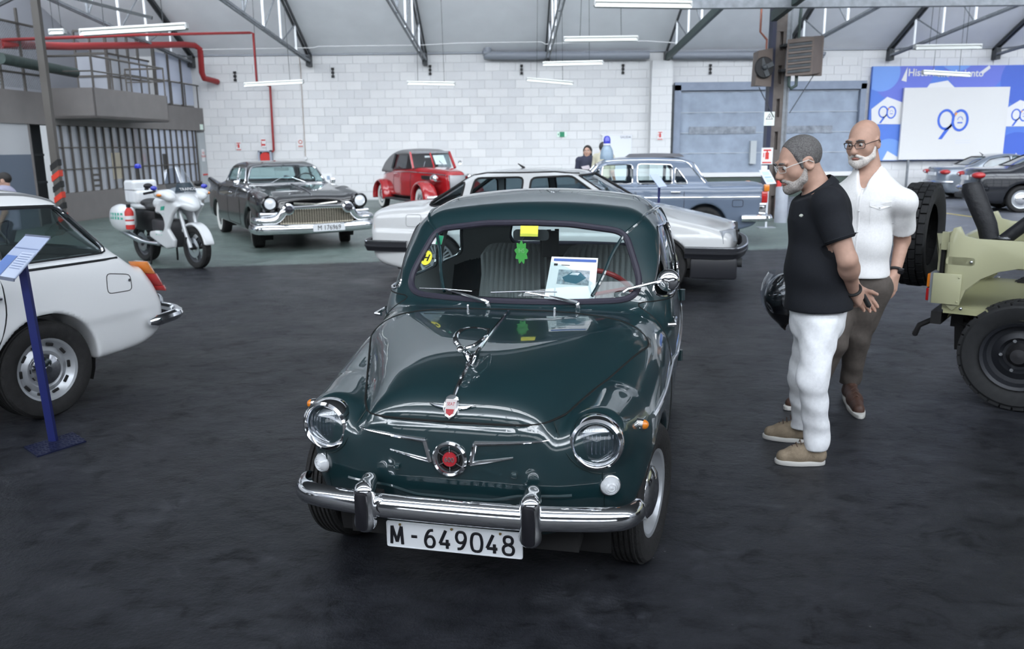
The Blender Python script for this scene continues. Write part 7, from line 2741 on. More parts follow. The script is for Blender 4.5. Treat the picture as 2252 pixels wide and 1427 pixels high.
on_board(.02, .42, .50, .98, mat('board_photo_blue', (.14, .22, .48), .3), 'photo')
on_board(.46, .97, .40, .98, mat('board_pale', (.48, .54, .68), .3), 'text_panel')
for k in range(7):
    on_board(.50, .90, .44 + .055 * k, .455 + .055 * k, mat('board_ink', (.22, .27, .42), .5), 'text_line', .010)
on_board(.02, .97, .30, .32, mat('board_ink', (.22, .27, .42), .5), 'text_line')
for e_ in ((0, 1), (3, 2)):
    MB().beam(c[e_[0]] + nrm * .004, c[e_[1]] + nrm * .004, .012, .016).build('edge_clip', mat('clip_grey', (.14, .16, .22), .4), bd)

# by the pillar: white board on a pole
b1 = fl(1684, 500)
t = thing('info_stand', 'pale blue tilted info board in front of the pillar', 'stand', (b1[0], b1[1], 0))
MB().bx(-.16, .16, -.12, .12, 0, .01).build('base_plate', mat('stand_plate_grey', (.42, .45, .5), .35, metal=.4), t)
MB().beam((0, 0, 0), (0, 0, .98), .035, .02).build('pole', mat('stand_white', (.6, .62, .66), .4), t)
c4 = [Vector(at(*q_, b1[1] + dy) - b1) for q_, dy in (((1669, 375), .10), (((1691), 374), .10), ((1707, 404), -.14), ((1686, 406), -.14))]
nr = (c4[1] - c4[0]).cross(c4[2] - c4[1]).normalized()
nr = nr if nr.z > 0 else -nr
bb = MB().add(c4 + [v + nr * .01 for v in c4], [(3, 2, 1, 0), (4, 5, 6, 7), (0, 1, 5, 4), (1, 2, 6, 5), (2, 3, 7, 6), (3, 0, 4, 7)]).build('tilted_board', mat('board_white2', (.60, .66, .75), .3), t)
P4 = lambda u, v: c4[0].lerp(c4[1], u).lerp(c4[3].lerp(c4[2], u), v) + nr * .012
for (v0, v1, cc) in ((.12, .38, (.42, .56, .70)), (.46, .60, (.30, .42, .62)), (.66, .88, (.40, .50, .66))):
    MB().add([P4(.15, v0), P4(.85, v0), P4(.85, v1), P4(.15, v1)], [(0, 1, 2, 3)]).build('print_block', mat('print_%d' % int(v0 * 100), cc, .5), bb, smooth=False)

# in front of the patrol saloon: navy pole
b2 = np.array([*at(1449, 430, 12.5)[:2], 0])
t = thing('info_stand', 'navy pole info stand in front of the blue-grey saloon', 'stand', (b2[0], b2[1], 0))
MB().bx(-.16, .16, -.12, .12, 0, .01).build('base_plate', m_navy, t)
MB().beam((0, 0, 0), (0, 0, .98), .035, .02).build('pole', m_navy, t)
c5 = [Vector(at(*q_, b2[1] + dy) - b2) for q_, dy in (((1428, 384), .10), ((1446, 383), .10), ((1467, 411), -.14), ((1449, 413), -.14))]
nr5 = (c5[1] - c5[0]).cross(c5[2] - c5[1]).normalized()
nr5 = nr5 if nr5.z > 0 else -nr5
MB().add(c5 + [v + nr5 * .01 for v in c5], [(3, 2, 1, 0), (4, 5, 6, 7), (0, 1, 5, 4), (1, 2, 6, 5), (2, 3, 7, 6), (3, 0, 4, 7)]).build('tilted_board', mat('stand_board', (.40, .46, .62), .25), t)

# small white board behind the black saloon
b3 = np.array([*at(710, 395, 18.5)[:2], 0])
t = thing('info_stand', 'white info board standing behind the black finned saloon', 'stand', (b3[0], b3[1], 0))
q1, q2 = at(695, 382, 18.5) - b3, at(731, 402, 18.5) - b3
MB().bx(q1[0], q2[0], -.01, .01, q2[2], q1[2]).build('board', m_white, t)
MB().bx(q1[0] + .24, q2[0] - .05, -.014, -.01, q2[2] + .07, q1[2] - .05).build('picture', mat('board_picture', (.25, .32, .42), .5), t)
MB().beam((0, .015, 0), (0, .015, q1[2]), .03, .02).build('pole', m_white, t)
MB().bx(-.15, .15, -.12, .12, 0, .01).build('base_plate', m_white, t)
# ================================================================== people
m_skin = mat('skin', (.46, .285, .22), .5, noise=.06, nscale=40, spec=.35)
m_hair = mat('hair_grey', (.12, .115, .115), .7, noise=.4, nscale=160, bump=.4, bscale=200)
m_beardg = mat('beard_grey', (.36, .33, .31), .8, noise=.3, nscale=160, bump=.4, bscale=200)
m_beardw = mat('beard_white', (.62, .58, .55), .8, noise=.2, nscale=160, bump=.4, bscale=200)
m_eye = mat('eye_white', (.75, .74, .72), .3)
m_iris = mat('iris', (.03, .02, .015), .3)
m_lip = mat('lip', (.36, .14, .12), .5)
V = lambda p: np.array(p, float)


def unit(v):
    v = V(v)
    return v / np.linalg.norm(v)


def basis(fwd, up=(0, 0, 1)):
    f_ = unit(fwd)
    r_ = unit(np.cross(f_, V(up)))
    u_ = np.cross(r_, f_)
    return np.stack([r_, f_, u_], 1)          # columns: right, forward, up


def head_field(f, C, M, k=1.0):
    P = lambda a, b, c: C + M @ (k * V((a, b, c)))
    E_ = lambda c, r, kk=.02, op='add': f.ell(P(*c), [q * k for q in r], kk * k, M, op)
    E_((0, -.018, .030), (.076, .096, .088), .0)
    E_((0, .020, -.020), (.066, .078, .088), .03)
    E_((0, .052, -.090), (.046, .046, .034), .035)
    for s in (-1, 1):
        E_((s * .042, .050, -.030), (.030, .034, .034), .02)
        E_((s * .030, .086, .026), (.030, .014, .011), .014)
        E_((s * .032, .101, .006), (.017, .010, .011), .010, 'sub')
        E_((s * .079, -.012, -.012), (.011, .026, .034), .008)
        E_((s * .084, -.016, -.010), (.006, .016, .020), .006, 'sub')
    f.cone(P(0, .090, .012), P(0, .116, -.030), .009 * k, .015 * k, .012 * k)
    E_((0, .108, -.036), (.019, .014, .011), .012)
    E_((0, .092, -.062), (.027, .013, .009), .012)
    E_((0, .090, -.078), (.024, .013, .009), .010)
    E_((0, .086, -.105), (.022, .018, .016), .015)


def head_parts(T, C, M, k=1.0, hair=None, beard=None, glasses=None, h=.005, iris=True):
    P = lambda a, b, c: C + M @ (k * V((a, b, c)))
    M3 = Matrix(M.tolist())
    for s in (-1, 1):
        e = MB().sphere(P(s * .031, .0865, .004), .0098 * k, 12, 8).build('eye', m_eye, T)
        MB().sphere(P(s * .031, .0945, .002), .0055 * k, 8, 6).build('iris', m_iris, e)
        MB().tube([P(s * .014, .102, .026), P(s * .034, .104, .032), P(s * .054, .090, .026)], [.004 * k, .005 * k, .003 * k], 6).build('eyebrow', hair[1] if hair else m_hair, T)
    MB().sphere(P(0, .1010, -.0715), (.021 * k, .008 * k, .0055 * k), 12, 6, M3).build('lips', m_lip, T)
    if hair:
        kind, m = hair
        q = Field(C - .16 * k, C + .16 * k, h)
        if kind in ('short', 'balding'):
            q.ell(P(0, -.020, .030), (.0795 * k, .100 * k, .092 * k), 0, M)
            # keep the sides and back; a balding crown stays nearly bare in front
            n = unit(M @ V((0, -.80, .10 if kind == 'short' else -.35)))
            c0 = P(0, .040 if kind == 'short' else -.0, .02)
            d = (q.x - c0[0]) * n[0] + (q.y - c0[1]) * n[1] + (q.z - c0[2]) * n[2]
            lo_ = P(0, 0, -.055)
            u_ = M[:, 2]
            d2 = (q.x - lo_[0]) * u_[0] + (q.y - lo_[1]) * u_[1] + (q.z - lo_[2]) * u_[2]
            q.D = np.maximum(q.D, np.maximum(-d, -d2)).astype(np.float32)
            for s in (-1, 1):
                q.cone(P(s * .070, .030, .045), P(s * .071, .022, -.02), .010 * k, .007 * k, .01)
        elif kind == 'long':
            q = Field(C - V((.2, .2, .36)) * k, C + .18 * k, h)
            q.ell(P(0, -.022, .034), (.086 * k, .104 * k, .095 * k), 0, M)
            for s in (-1, 1):
                q.cone(P(s * .06, -.03, .02), P(s * .070, -.04, -.20), .032 * k, .026 * k, .03)
            q.cone(P(0, -.07, 0), P(0, -.08, -.2), .07 * k, .05 * k, .03)
            q.ell(P(0, .075, -.04), (.062 * k, .075 * k, .115 * k), .02, M, op='sub')
        q.surf(1).emit('body', 'hair', m, T)
    if beard:
        q = Field(C - .17 * k, C + .14 * k, h)
        q.ell(P(0, .055, -.096), (.050 * k, .050 * k, .036 * k), 0, M)
        q.ell(P(0, .086, -.106), (.027 * k, .024 * k, .024 * k), .02, M)
        for s in (-1, 1):
            q.cone(P(s * .069, .004, -.022), P(s * .058, .030, -.075), .009 * k, .018 * k, .02 * k)
            q.cone(P(s * .058, .030, -.072), P(s * .034, .070, -.090), .017 * k, .022 * k, .02 * k)
            q.cone(P(s * .010, .104, -.054), P(s * .034, .086, -.070), .0085 * k, .0095 * k, .008)
        q.ell(P(0, .112, -.0725), (.019 * k, .016 * k, .0065 * k), .005, M, op='sub')
        q.surf(1).emit('body', 'beard', beard, T)
    if glasses:
        fr, clear = glasses
        g = None
        for s in (-1, 1):
            pl = rpoly([(-.025, -.016), (.025, -.016), (.027, .016), (-.027, .016)], .012, 4)
            pts = [P(s * (.034 + a), .110 - .30 * max(0, .034 + a - .015), .002 + b) for a, b in pl]
            o = MB().tube(pts, .0016 * k if clear else .0019 * k, 6, closed=True).build('glasses_rim', fr, T if g is None else g)
            g = g or o
            MB().add(pts, [tuple(range(len(pts)))]).build('glasses_lens', glass('spectacle_glass', (.97, .97, .98), .0), g)
            MB().tube([P(s * .061, .097, .006), P(s * .078, .07, .010), P(s * .086, -.01, .006), P(s * .084, -.03, -.012)], .0022 * k, 6).build('glasses_arm', fr, g)
        MB().tube([P(-.010, .110, .004), P(0, .115, .008), P(.010, .110, .004)], .002 * k, 6).build('glasses_bridge', fr, g)


def hand(f, W, d, n, s, curl=.35, k=1.0, spread=.0):
    """palm, four fingers and a thumb; d finger direction, n towards the palm side, s thumb side (+1: d x n)"""
    d, n = unit(d), unit(n)
    n = unit(n - d * (n @ d))
    t = s * np.cross(d, n)
    W = V(W)
    Ls = [.070, .078, .073, .056]
    for i in range(4):
        b = W + k * (d * (.088 - .006 * abs(i - 1.2)) + t * (.030 - .0205 * i))
        f.cone(W + t * k * (.014 - .010 * i), b, .0165 * k, .0125 * k, .012)
        dd = unit(d + t * spread * (1.2 - i))
        p = b
        a = curl * (.6 + .12 * i)
        for j, fr_ in enumerate((.45, .30, .25)):
            dd = unit(dd * math.cos(a) + n * math.sin(a))
            q = p + dd * Ls[i] * fr_ * k
            f.cone(p, q, (.0098 - .0010 * j) * k, (.0090 - .0012 * j) * k, .004)
            p = q
            a = curl * (1 + .1 * i)
    b = W + k * (d * .028 + t * .026)
    f.cone(W + t * k * .008, b, .016 * k, .0150 * k, .012)
    d1 = unit(d * .72 + t * .62 + n * .30)
    q = b + d1 * .038 * k
    f.cone(b, q, .0135 * k, .0112 * k, .006)
    d2 = unit(d1 + d * .35 + n * .25)
    f.cone(q, q + d2 * .030 * k, .0108 * k, .0088 * k, .004)


def cloth(f, P0, amp, seed=0, fx=24., fz=30., box=None):
    """soft creases in a garment"""
    r = random.Random(seed)
    ph = [r.uniform(0, 6.28) for _ in range(6)]
    n = np.sin(fz * (f.z + .9 * f.x - .5 * f.y) + 2.4 * np.sin(fx * .5 * (f.y + .6 * f.x) + 6 * f.z + ph[0]) + ph[1]) * .5 + np.sin(fz * 1.5 * (f.z - .8 * f.y - .6 * f.x) + 2.0 * np.sin(fx * .8 * f.x + 5 * f.z + ph[2]) + ph[3]) * .4 + np.sin(fx * 1.3 * (f.x + f.y) + 4 * f.z + ph[4]) * .3
    w = 1.0 if box is None else np.clip(box(f.x, f.y, f.z), 0, 1)
    f.D = (f.D + amp * n * w).astype(np.float32)


def plane_cut(f, p, n):
    n = unit(n)
    f.D = np.maximum(f.D, (f.x - p[0]) * n[0] + (f.y - p[1]) * n[1] + (f.z - p[2]) * n[2]).astype(np.float32)


def shoe(T, heel, toe, m_up, m_sole, m_lace, w=.048, hgt=.075, loc=V((0, 0, 0))):
    heel, toe = V((heel[0], heel[1], 0)), V((toe[0], toe[1], 0))
    d = unit(toe - heel)
    L = np.linalg.norm(toe - heel)
    r_ = V((d[1], -d[0], 0))
    A = lambda a, b, c: heel + d * (a * L) + r_ * b + V((0, 0, c))
    lo, hi = np.minimum(heel, toe) - .07, np.maximum(heel, toe) + .07
    f = Field((lo[0], lo[1], -.01), (hi[0], hi[1], .17), .0055)
    f.cone(A(.16, 0, .055), A(.18, 0, .10), w * .80, w * .78, 0)
    f.cone(A(.16, 0, .05), A(.55, 0, .05), w * .82, w * .80, .03)
    f.cone(A(.55, 0, .048), A(.84, 0, .036), w * .88, w * .72, .03)
    f.cone(A(.22, 0, .095), A(.62, 0, .058), w * .60, w * .60, .03)
    f.put(lo - .1, hi + .1, lambda x, y, z: z - .022 + 0 * x + 0 * y, 0, op='sub')
    o = f.surf(1).emit('body', 'shoe', m_up, T)
    out = []
    for a in np.linspace(0, 2 * PI, 36, endpoint=False):
        c, s = math.cos(a), math.sin(a)
        ww = w * (.90 if c < 0 else 1.0)
        out.append((L * .5 + (L * .5 + .004) * (abs(c) ** .75) * (1 if c > 0 else -1), ww * (abs(s) ** .8) * (1 if s > 0 else -1) * (1 - .12 * max(0, c) ** 3)))
    MB().prism(out, heel + V((0, 0, .001)), d, -r_, -.024 if np.cross(d, -r_)[2] < 0 else .024).build('sole', m_sole, o, bevel=.004)
    for k in range(4):
        a = .44 + .075 * k
        zz = .134 - .045 * (k / 3)
        MB().tube([A(a, -w * .42, zz - .008), A(a + .01, 0, zz + .010), A(a, w * .42, zz - .008)], .0028, 6).build('lace', m_lace, o)
    return o


# ------------------------------------------------------------------ man in the black polo shirt
def polo_man():
    Y = 4.05
    n0, f0 = Y - .19, Y + .17
    base = V((*fl(1775, 1005)[:2], 0))
    T = thing('person', 'person in black polo shirt and white trousers, hands clasped behind the back', 'person', base)
    J = lambda px, py, y: at(px, py, y) - base
    C = J(1757, 356, Y)
    M = basis((-.93, -.10, -.36), (-.1, 0, 1))
    shn, shf = J(1822, 446, n0 + .02), J(1800, 440, f0)
    eln, wrn = J(1864, 572, n0 - .05), J(1876, 642, Y - .10)
    elf, wrf = J(1850, 560, f0), J(1882, 636, Y + .06)
    neck0, neck1 = C + M @ V((0, -.035, -.075)), J(1806, 432, Y)
    chest, belly, pelvis = J(1800, 480, Y), J(1800, 590, Y), J(1798, 680, Y)
    hpn, hpf = J(1803, 715, n0 + .105), J(1790, 715, f0 - .085)
    ftn = (fl(1812, 1020)[:2] - base[:2], fl(1705, 1018)[:2] - base[:2])
    ftf = (fl(1782, 972)[:2] - base[:2], fl(1678, 962)[:2] - base[:2])
    knn, knf = J(1788, 835, n0 + .04), J(1765, 830, f0 - .03)
    ann = V((ftn[0][0] - .045, ftn[0][1], .10))
    anf = V((ftf[0][0] - .045, ftf[0][1], .10))
    lo, hi = V((-.55, -.45, 0)), V((.55, .45, 1.75))
    f = Field(lo, hi, .006)
    head_field(f, C, M, 1.02)
    f.cone(neck0, neck1, .060, .068, .03)
    f.cone(chest + V((0, 0, .02)), belly, .115, .125, .05, (.92, 1.12, 1))
    f.cone(belly, pelvis, .125, .12, .05, (.92, 1.12, 1))
    for a, b, c, hip, kn, an in ((shn, eln, wrn, hpn, knn, ann), (shf, elf, wrf, hpf, knf, anf)):
        f.cone(chest + V((.01, 0, .04)), a, .085, .062, .05)
        f.cone(a, b, .056, .043, .03)
        f.cone(b, c, .044, .028, .02)
        f.cone(b + (c - b) * .25, b + (c - b) * .3, .047, .045, .03)
        f.cone(hip, kn, .078, .055, .04)
        f.cone(kn, an, .055, .040, .03)
    hand(f, wrn, J(1906, 668, Y - .02) - wrn, V((-.3, 1, -.3)), 1, .55, 1.02)
    hand(f, wrf, J(1905, 664, Y + .03) - wrf, V((-.2, -1, -.2)), -1, .6, 1.02)
    f.surf(1).emit('body', 'body', m_skin, T)
    head_parts(T, C, M, 1.02, ('short', m_hair), m_beardg, (mat('clear_frame', (.62, .60, .58), .25, coat=.6), True))
    # polo shirt
    blk = mat('polo_black', (.0060, .0078, .0125), .85, noise=.15, nscale=120, bump=.15, bscale=300)
    q = Field((-.5, -.40, .72), (.5, .40, 1.56), .007)
    q.cone(chest + V((0, 0, .03)), belly, .138, .150, .06, (.98, 1.10, 1))
    q.cone(belly, pelvis + V((.0, 0, .02)), .150, .148, .06, (.98, 1.10, 1))
    q.cone(pelvis + V((0, 0, .02)), pelvis + V((.0, 0, -.10)), .156, .166, .05, (.98, 1.10, 1))
    q.cone(neck1 + V((-.01, 0, .0)), chest, .082, .132, .06)
    slv = {}
    for nm, a, b in (('n', shn, eln), ('f', shf, elf)):
        q.cone(chest + V((.01, 0, .05)), a, .100, .074, .06)
        e = a + (b - a) * .66
        q.cone(a, e, .073, .068, .03)
        slv[nm] = (e, unit(b - a))
    cloth(q, None, .004, 3, 14, 15)
    plane_cut(q, J(1790, 676, Y), (.05, 0, -1))
    for e, d in slv.values():
        # end of the sleeve
        s_ = q.sub(e - .11, e + .11, 0)
        X, Y_, Z = q.x[s_[0]], q.y[:, s_[1]], q.z[:, :, s_[2]]
        pl = (X - e[0]) * d[0] + (Y_ - e[1]) * d[1] + (Z - e[2]) * d[2]
        rad = np.sqrt((X - e[0]) ** 2 + (Y_ - e[1]) ** 2 + (Z - e[2]) ** 2)
        q.D[s_] = np.where(rad < .10, np.maximum(q.D[s_], pl), q.D[s_])
    nk = unit(neck0 - neck1)
    cut_p = neck1 + nk * .045
    s_ = q.sub(cut_p - .14, cut_p + .14, 0)
    pl = (q.x[s_[0]] - cut_p[0]) * nk[0] + (q.y[:, s_[1]] - cut_p[1]) * nk[1] + (q.z[:, :, s_[2]] - cut_p[2]) * nk[2]
    q.D[s_] = np.maximum(q.D[s_], pl)
    so = q.surf(1).emit('body', 'polo_shirt', blk, T)
    # collar
    rows = []
    B = basis(nk, (1, 0, 0))
    for (hh, rr) in ((.00, .094), (.035, .086), (.052, .083), (.040, .092), (.006, .104)):
        rows.append([neck1 + nk * (hh + .012 - .012 * math.cos(a + PI * .5)) + (B[:, 0] * math.cos(a) + B[:, 2] * math.sin(a)) * rr * (1.0) for a in np.linspace(0, 2 * PI, 32, endpoint=False)])
    MB().grid(rows, True).build('collar', blk, so)
    MB().sphere(J(1762, 474, Y - .155), (.010, .004, .008), 10, 6).build('chest_emblem', mat('emblem_pale', (.45, .47, .42), .6), so)
    for nm, (e, d) in slv.items():
        Bc = basis(d, (0, 1, 0))
        MB().tube([e - d * .012 + (Bc[:, 0] * math.cos(a) + Bc[:, 2] * math.sin(a)) * .0695 for a in np.linspace(0, 2 * PI, 28, endpoint=False)], .0045, 6, closed=True).build('sleeve_hem', blk, so)
    # white trousers
    wh = mat('trousers_white', (.80, .815, .85), .8, noise=.05, nscale=60, bump=.1, bscale=200)
    q = Field((-.36, -.36, .06), (.36, .36, .98), .0065)
    q.cone(pelvis, pelvis + V((0, 0, -.06)), .140, .138, .04, (.96, 1.05, 1))
    for hip, kn, an in ((hpn, knn, ann), (hpf, knf, anf)):
        q.cone(hip, kn, .094, .070, .03)
        q.cone(kn, an + V((0, 0, .02)), .072, .056, .03)
        q.cone(an + V((0, 0, .10)), an + V((-.008, 0, -.02)), .060, .058, .02)
    cloth(q, None, .0058, 5, 26, 34, lambda x, y, z: .55 + .9 * np.exp(-((z - .50) / .12) ** 2) + 1.1 * np.exp(-((z - .14) / .10) ** 2) + 0 * x + 0 * y)
    plane_cut(q, V((0, 0, .925)), (0, 0, 1))
    plane_cut(q, V((0, 0, .085)), (0, 0, -1))
    q.surf(1).emit('body', 'trousers', wh, T)
    suede = mat('suede_tan', (.26, .205, .145), .85, noise=.12, nscale=60, bump=.2, bscale=200)
    sole = mat('sole_white', (.55, .54, .52), .6)
    lace = mat('lace_brown', (.10, .06, .045), .7)
    for h_, t_ in (ftn, ftf):
        shoe(T, h_, t_, suede, sole, lace, .050)
    # wristband and car key in the hand
    Bc = basis(unit(wrn - eln), (0, 1, 0))
    MB().tube([wrn - unit(wrn - eln) * .02 + (Bc[:, 0] * math.cos(a) + Bc[:, 2] * math.sin(a)) * .036 for a in np.linspace(0, 2 * PI, 24, endpoint=False)], .008, 8, closed=True, flat=1.0).build('wristband', m_black, T)
    k = thing('car_key', 'black car key held in the hand of the person in black', 'key', tuple(base + J(1904, 660, Y - .045)))
    kb = Field((-.06, -.04, -.06), (.06, .04, .06), .004)
    kb.cone((-.012, 0, .022), (.016, 0, -.026), .012, .013, 0)
    kb.surf(1).emit('body', 'key_fob', m_black, k)
    MB().tube([(.018, 0, -.030), (.024, 0, -.042)], .004, 6).build('key_ring', m_chromed, k)
    return T


# ------------------------------------------------------------------ man in the white shirt
def shirt_man():
    Y = 4.92
    base = V((*fl(1868, 900)[:2], 0))
    T = thing('person', 'bald bearded person in white short-sleeved shirt and brown trousers', 'person', base)
    J = lambda px, py, y: at(px, py, y) - base
    C = J(1899, 312, Y)
    M = basis((-.72, -.60, -.22), (-.05, 0, 1))
    fw = unit((-.62, -.78, 0))
    rt = unit(np.cross(fw, (0, 0, 1)))          # his right
    chest, belly, pelvis = J(1908, 440, Y), J(1900, 535, Y), J(1894, 610, Y)
    shl = chest - rt * .170 + V((.030, 0, .0))
    shr = chest + rt * .170 + V((0, 0, .010))
    ell_ = J(1984, 528, Y + .05)
    wrl = J(1968, 604, Y - .05)
    elr = shr + (J(1800, 545, Y - .10) - shr) * .92
    wrr = J(1745, 628, Y - .16)
    neck0, neck1 = C + M @ V((0, -.03, -.075)), chest + V((0, 0, .145)) - fw * .01
    ftl = (fl(1862, 868)[:2] - base[:2], fl(1892, 922)[:2] - base[:2])
    ftr = (fl(1800, 880)[:2] - base[:2], fl(1727, 902)[:2] - base[:2])
    hpl, hpr = pelvis - rt * .09 + V((0, 0, -.05)), pelvis + rt * .09 + V((0, 0, -.05))
    knl, knr = J(1885, 745, Y + .02), J(1835, 755, Y - .05)
    anl = V((*(ftl[0] + (ftl[1] - ftl[0]) * .14), .10))
    anr = V((*(ftr[0] + (ftr[1] - ftr[0]) * .14), .10))
    lo, hi = V((-.62, -.55, 0)), V((.62, .55, 1.86))
    f = Field(lo, hi, .0065)
    head_field(f, C, M, 1.04)
    f.cone(neck0, neck1, .062, .070, .03)
    f.cone(chest, belly, .115, .115, .05)
    f.cone(belly, pelvis, .115, .115, .05)
    for a, b, c, hip, kn, an in ((shl, ell_, wrl, hpl, knl, anl), (shr, elr, wrr, hpr, knr, anr)):
        f.cone(chest + V((0, 0, .06)), a, .085, .062, .05)
        f.cone(a, b, .056, .045, .03)
        f.cone(b, c, .045, .029, .02)
        f.cone(hip, kn, .078, .056, .04)
        f.cone(kn, an, .055, .040, .03)
    hand(f, wrl, J(1957, 655, Y - .12) - wrl, unit(rt * .8 - fw * .3), -1, .25, 1.08, .06)
    hand(f, wrr, V((-.35, -.05, -.55)), V((-.4, .6, 0)), -1, .75, 1.05)
    f.surf(1).emit('body', 'body', m_skin, T)
    head_parts(T, C, M, 1.04, None, m_beardw, (mat('dark_frame', (.02, .018, .018), .3), False))
    # shirt
    wt = mat('shirt_white', (.78, .78, .79), .85, noise=.04, nscale=90, bump=.12, bscale=260)
    q = Field((-.55, -.45, .80), (.55, .45, 1.66), .0075)
    sc = (1.0, 1.0, 1)
    q.cone(chest + V((0, 0, .03)), belly, .146, .143, .06, sc)
    q.cone(belly, pelvis + V((0, 0, .0)), .143, .145, .06, sc)
    q.cone(pelvis, pelvis + V((0, 0, -.06)), .145, .150, .05, sc)
    q.cone(neck1 + V((0, 0, -.01)), chest, .080, .138, .06)
    ends = []
    for a, b in ((shl, ell_), (shr, elr)):
        q.cone(chest + V((0, 0, .050)), a, .085, .062, .06)
        q.cone(neck1 + V((0, 0, -.035)), a + V((0, 0, -.005)), .066, .058, .06)
        e = a + (b - a) * .74
        q.cone(a, e, .064, .070, .03)
        ends.append((e, unit(b - a)))
    cloth(q, None, .0065, 9, 15, 16)
    plane_cut(q, J(1905, 605, Y), (0, 0, -1))
    for e, d in ends:
        s_ = q.sub(e - .12, e + .12, 0)
        X, Y_, Z = q.x[s_[0]], q.y[:, s_[1]], q.z[:, :, s_[2]]
        pl = (X - e[0]) * d[0] + (Y_ - e[1]) * d[1] + (Z - e[2]) * d[2]
        rad = np.sqrt((X - e[0]) ** 2 + (Y_ - e[1]) ** 2 + (Z - e[2]) ** 2)
        q.D[s_] = np.where(rad < .115, np.maximum(q.D[s_], pl), q.D[s_])
    # open collar: a V cut in front
    vt = neck1 + fw * .10 + V((0, 0, -.02))
    q.cone(neck1 + fw * .05 + V((0, 0, .05)), vt + fw * .06 + V((0, 0, -.075)), .055, .010, .01, op='sub')
    nk = unit(neck0 - neck1)
    cp = neck1 + nk * .05
    s_ = q.sub(cp - .15, cp + .15, 0)
    q.D[s_] = np.maximum(q.D[s_], (q.x[s_[0]] - cp[0]) * nk[0] + (q.y[:, s_[1]] - cp[1]) * nk[1] + (q.z[:, :, s_[2]] - cp[2]) * nk[2])
    SS = q.surf(1)
    so = SS.emit('body', 'shirt', wt, T)
    SS.bvh()

    def on_shirt(a, z, off=.0):
        """point on the shirt front: a metres to his left of the button line, at height z"""
        o = V((chest[0], chest[1], 0)) - rt * a + fw * .6 + V((0, 0, z))
        p, n = SS.hit(o, -fw)
        return None if p is None else p + fw * off
    pl = [on_shirt(.0, z, .003) for z in np.linspace(chest[2] + .07, pelvis[2] - .0, 14)]
    pl = [p for p in pl if p is not None]
    if len(pl) > 3:
        MB().tube(pl, .0045, 6).build('placket', wt, so)
        pl2 = [on_shirt(-.016, z, .003) for z in np.linspace(chest[2] + .07, pelvis[2] - .0, 14)]
        MB().tube([p for p in pl2 if p is not None], .003, 6).build('placket', wt, so)
        for p in pl[::3]:
            MB().sphere(p + fw * .004, .006, 8, 6).build('button', m_white, so)
    for s in (1, -1):
        pts = [on_shirt(s * a, z, .006) for a, z in ((.055, chest[2] + .0), (.155, chest[2] + .0), (.155, chest[2] - .025), (.105, chest[2] - .045), (.055, chest[2] - .025))]
        if all(p is not None for p in pts):
            o = MB().add(pts + [p - fw * .010 for p in pts], [(0, 1, 2, 3, 4), (9, 8, 7, 6, 5)] + [(i, (i + 1) % 5, 5 + (i + 1) % 5, 5 + i) for i in range(5)]).build('pocket_flap', wt, so)
            MB().sphere(pts[3] + fw * .003 + V((0, 0, .012)), .006, 8, 6).build('button', m_white, o)
        pts = [on_shirt(s * a, z, .003) for a, z in ((.058, chest[2] - .02), (.152, chest[2] - .02), (.152, chest[2] - .13), (.058, chest[2] - .13))]
        if all(p is not None for p in pts):
            MB().tube(pts, .0022, 5, closed=True).build('pocket_seam', wt, so)
    # collar leaves
    for s in (1, -1):
        a0 = neck1 - rt * s * .012 * 0 + fw * .085 + V((0, 0, -.035))
        leaf = [neck1 - fw * .07 + nk * .062, neck1 - rt * s * .085 + nk * .05, neck1 - rt * s * .062 + fw * .055 + nk * .028, neck1 - rt * s * .055 + fw * .105 + V((0, 0, -.060)), neck1 - rt * s * .105 + fw * .045 + V((0, 0, -.02)), neck1 - rt * s * .108 + nk * .005, neck1 - fw * .10 + nk * .01]
        n3 = V((0, 0, 1))
        MB().add(leaf + [p - V((0, 0, .006)) for p in leaf], [(0, 1, 5, 6), (1, 2, 4, 5), (2, 3, 4), (7, 13, 12, 8), (8, 12, 11, 9), (9, 11, 10)]).build('collar', wt, so)
    # trousers and shoes
    br = mat('trousers_brown', (.085, .072, .064), .85, noise=.12, nscale=50, bump=.1, bscale=200)
    q = Field((-.42, -.40, .06), (.42, .40, 1.02), .007)
    q.cone(pelvis, pelvis + V((0, 0, -.06)), .135, .132, .04)
    for hip, kn, an in ((hpl, knl, anl), (hpr, knr, anr)):
        q.cone(hip, kn, .098, .074, .03)
        q.cone(kn, an + V((0, 0, .0)), .074, .062, .03)
    cloth(q, None, .0045, 12, 22, 28, lambda x, y, z: .5 + np.exp(-((z - .5) / .12) ** 2) + np.exp(-((z - .14) / .08) ** 2) + 0 * x + 0 * y)
    plane_cut(q, V((0, 0, .98)), (0, 0, 1))
    plane_cut(q, V((0, 0, .10)), (0, 0, -1))
    q.surf(1).emit('body', 'trousers', br, T)
    lea = mat('shoe_brown', (.070, .035, .026), .55, noise=.2, nscale=50)
    for h_, t_ in (ftl, ftr):
        shoe(T, h_, t_, lea, mat('sole_white', (.55, .54, .52), .6), mat('lace_brown', (.10, .06, .045), .7), .050)
    # watch on the left wrist
    d = unit(wrl - ell_)
    Bc = basis(d, (0, 1, 0))
    wp = wrl - d * .03
    MB().tube([wp + (Bc[:, 0] * math.cos(a) + Bc[:, 2] * math.sin(a)) * .0365 for a in np.linspace(0, 2 * PI, 24, endpoint=False)], .0085, 8, closed=True).build('watch_strap', m_black, T)
    MB().box(wp + V((.012, -.038, 0)), (.036, .014, .036), Matrix.Rotation(R(10), 3, 'Y')).build('watch_case', mat('watch_dark', (.01, .01, .012), .15), T, bevel=.006)
    # helmet carried in the right hand
    hp = J(1729, 655, Y - .18)
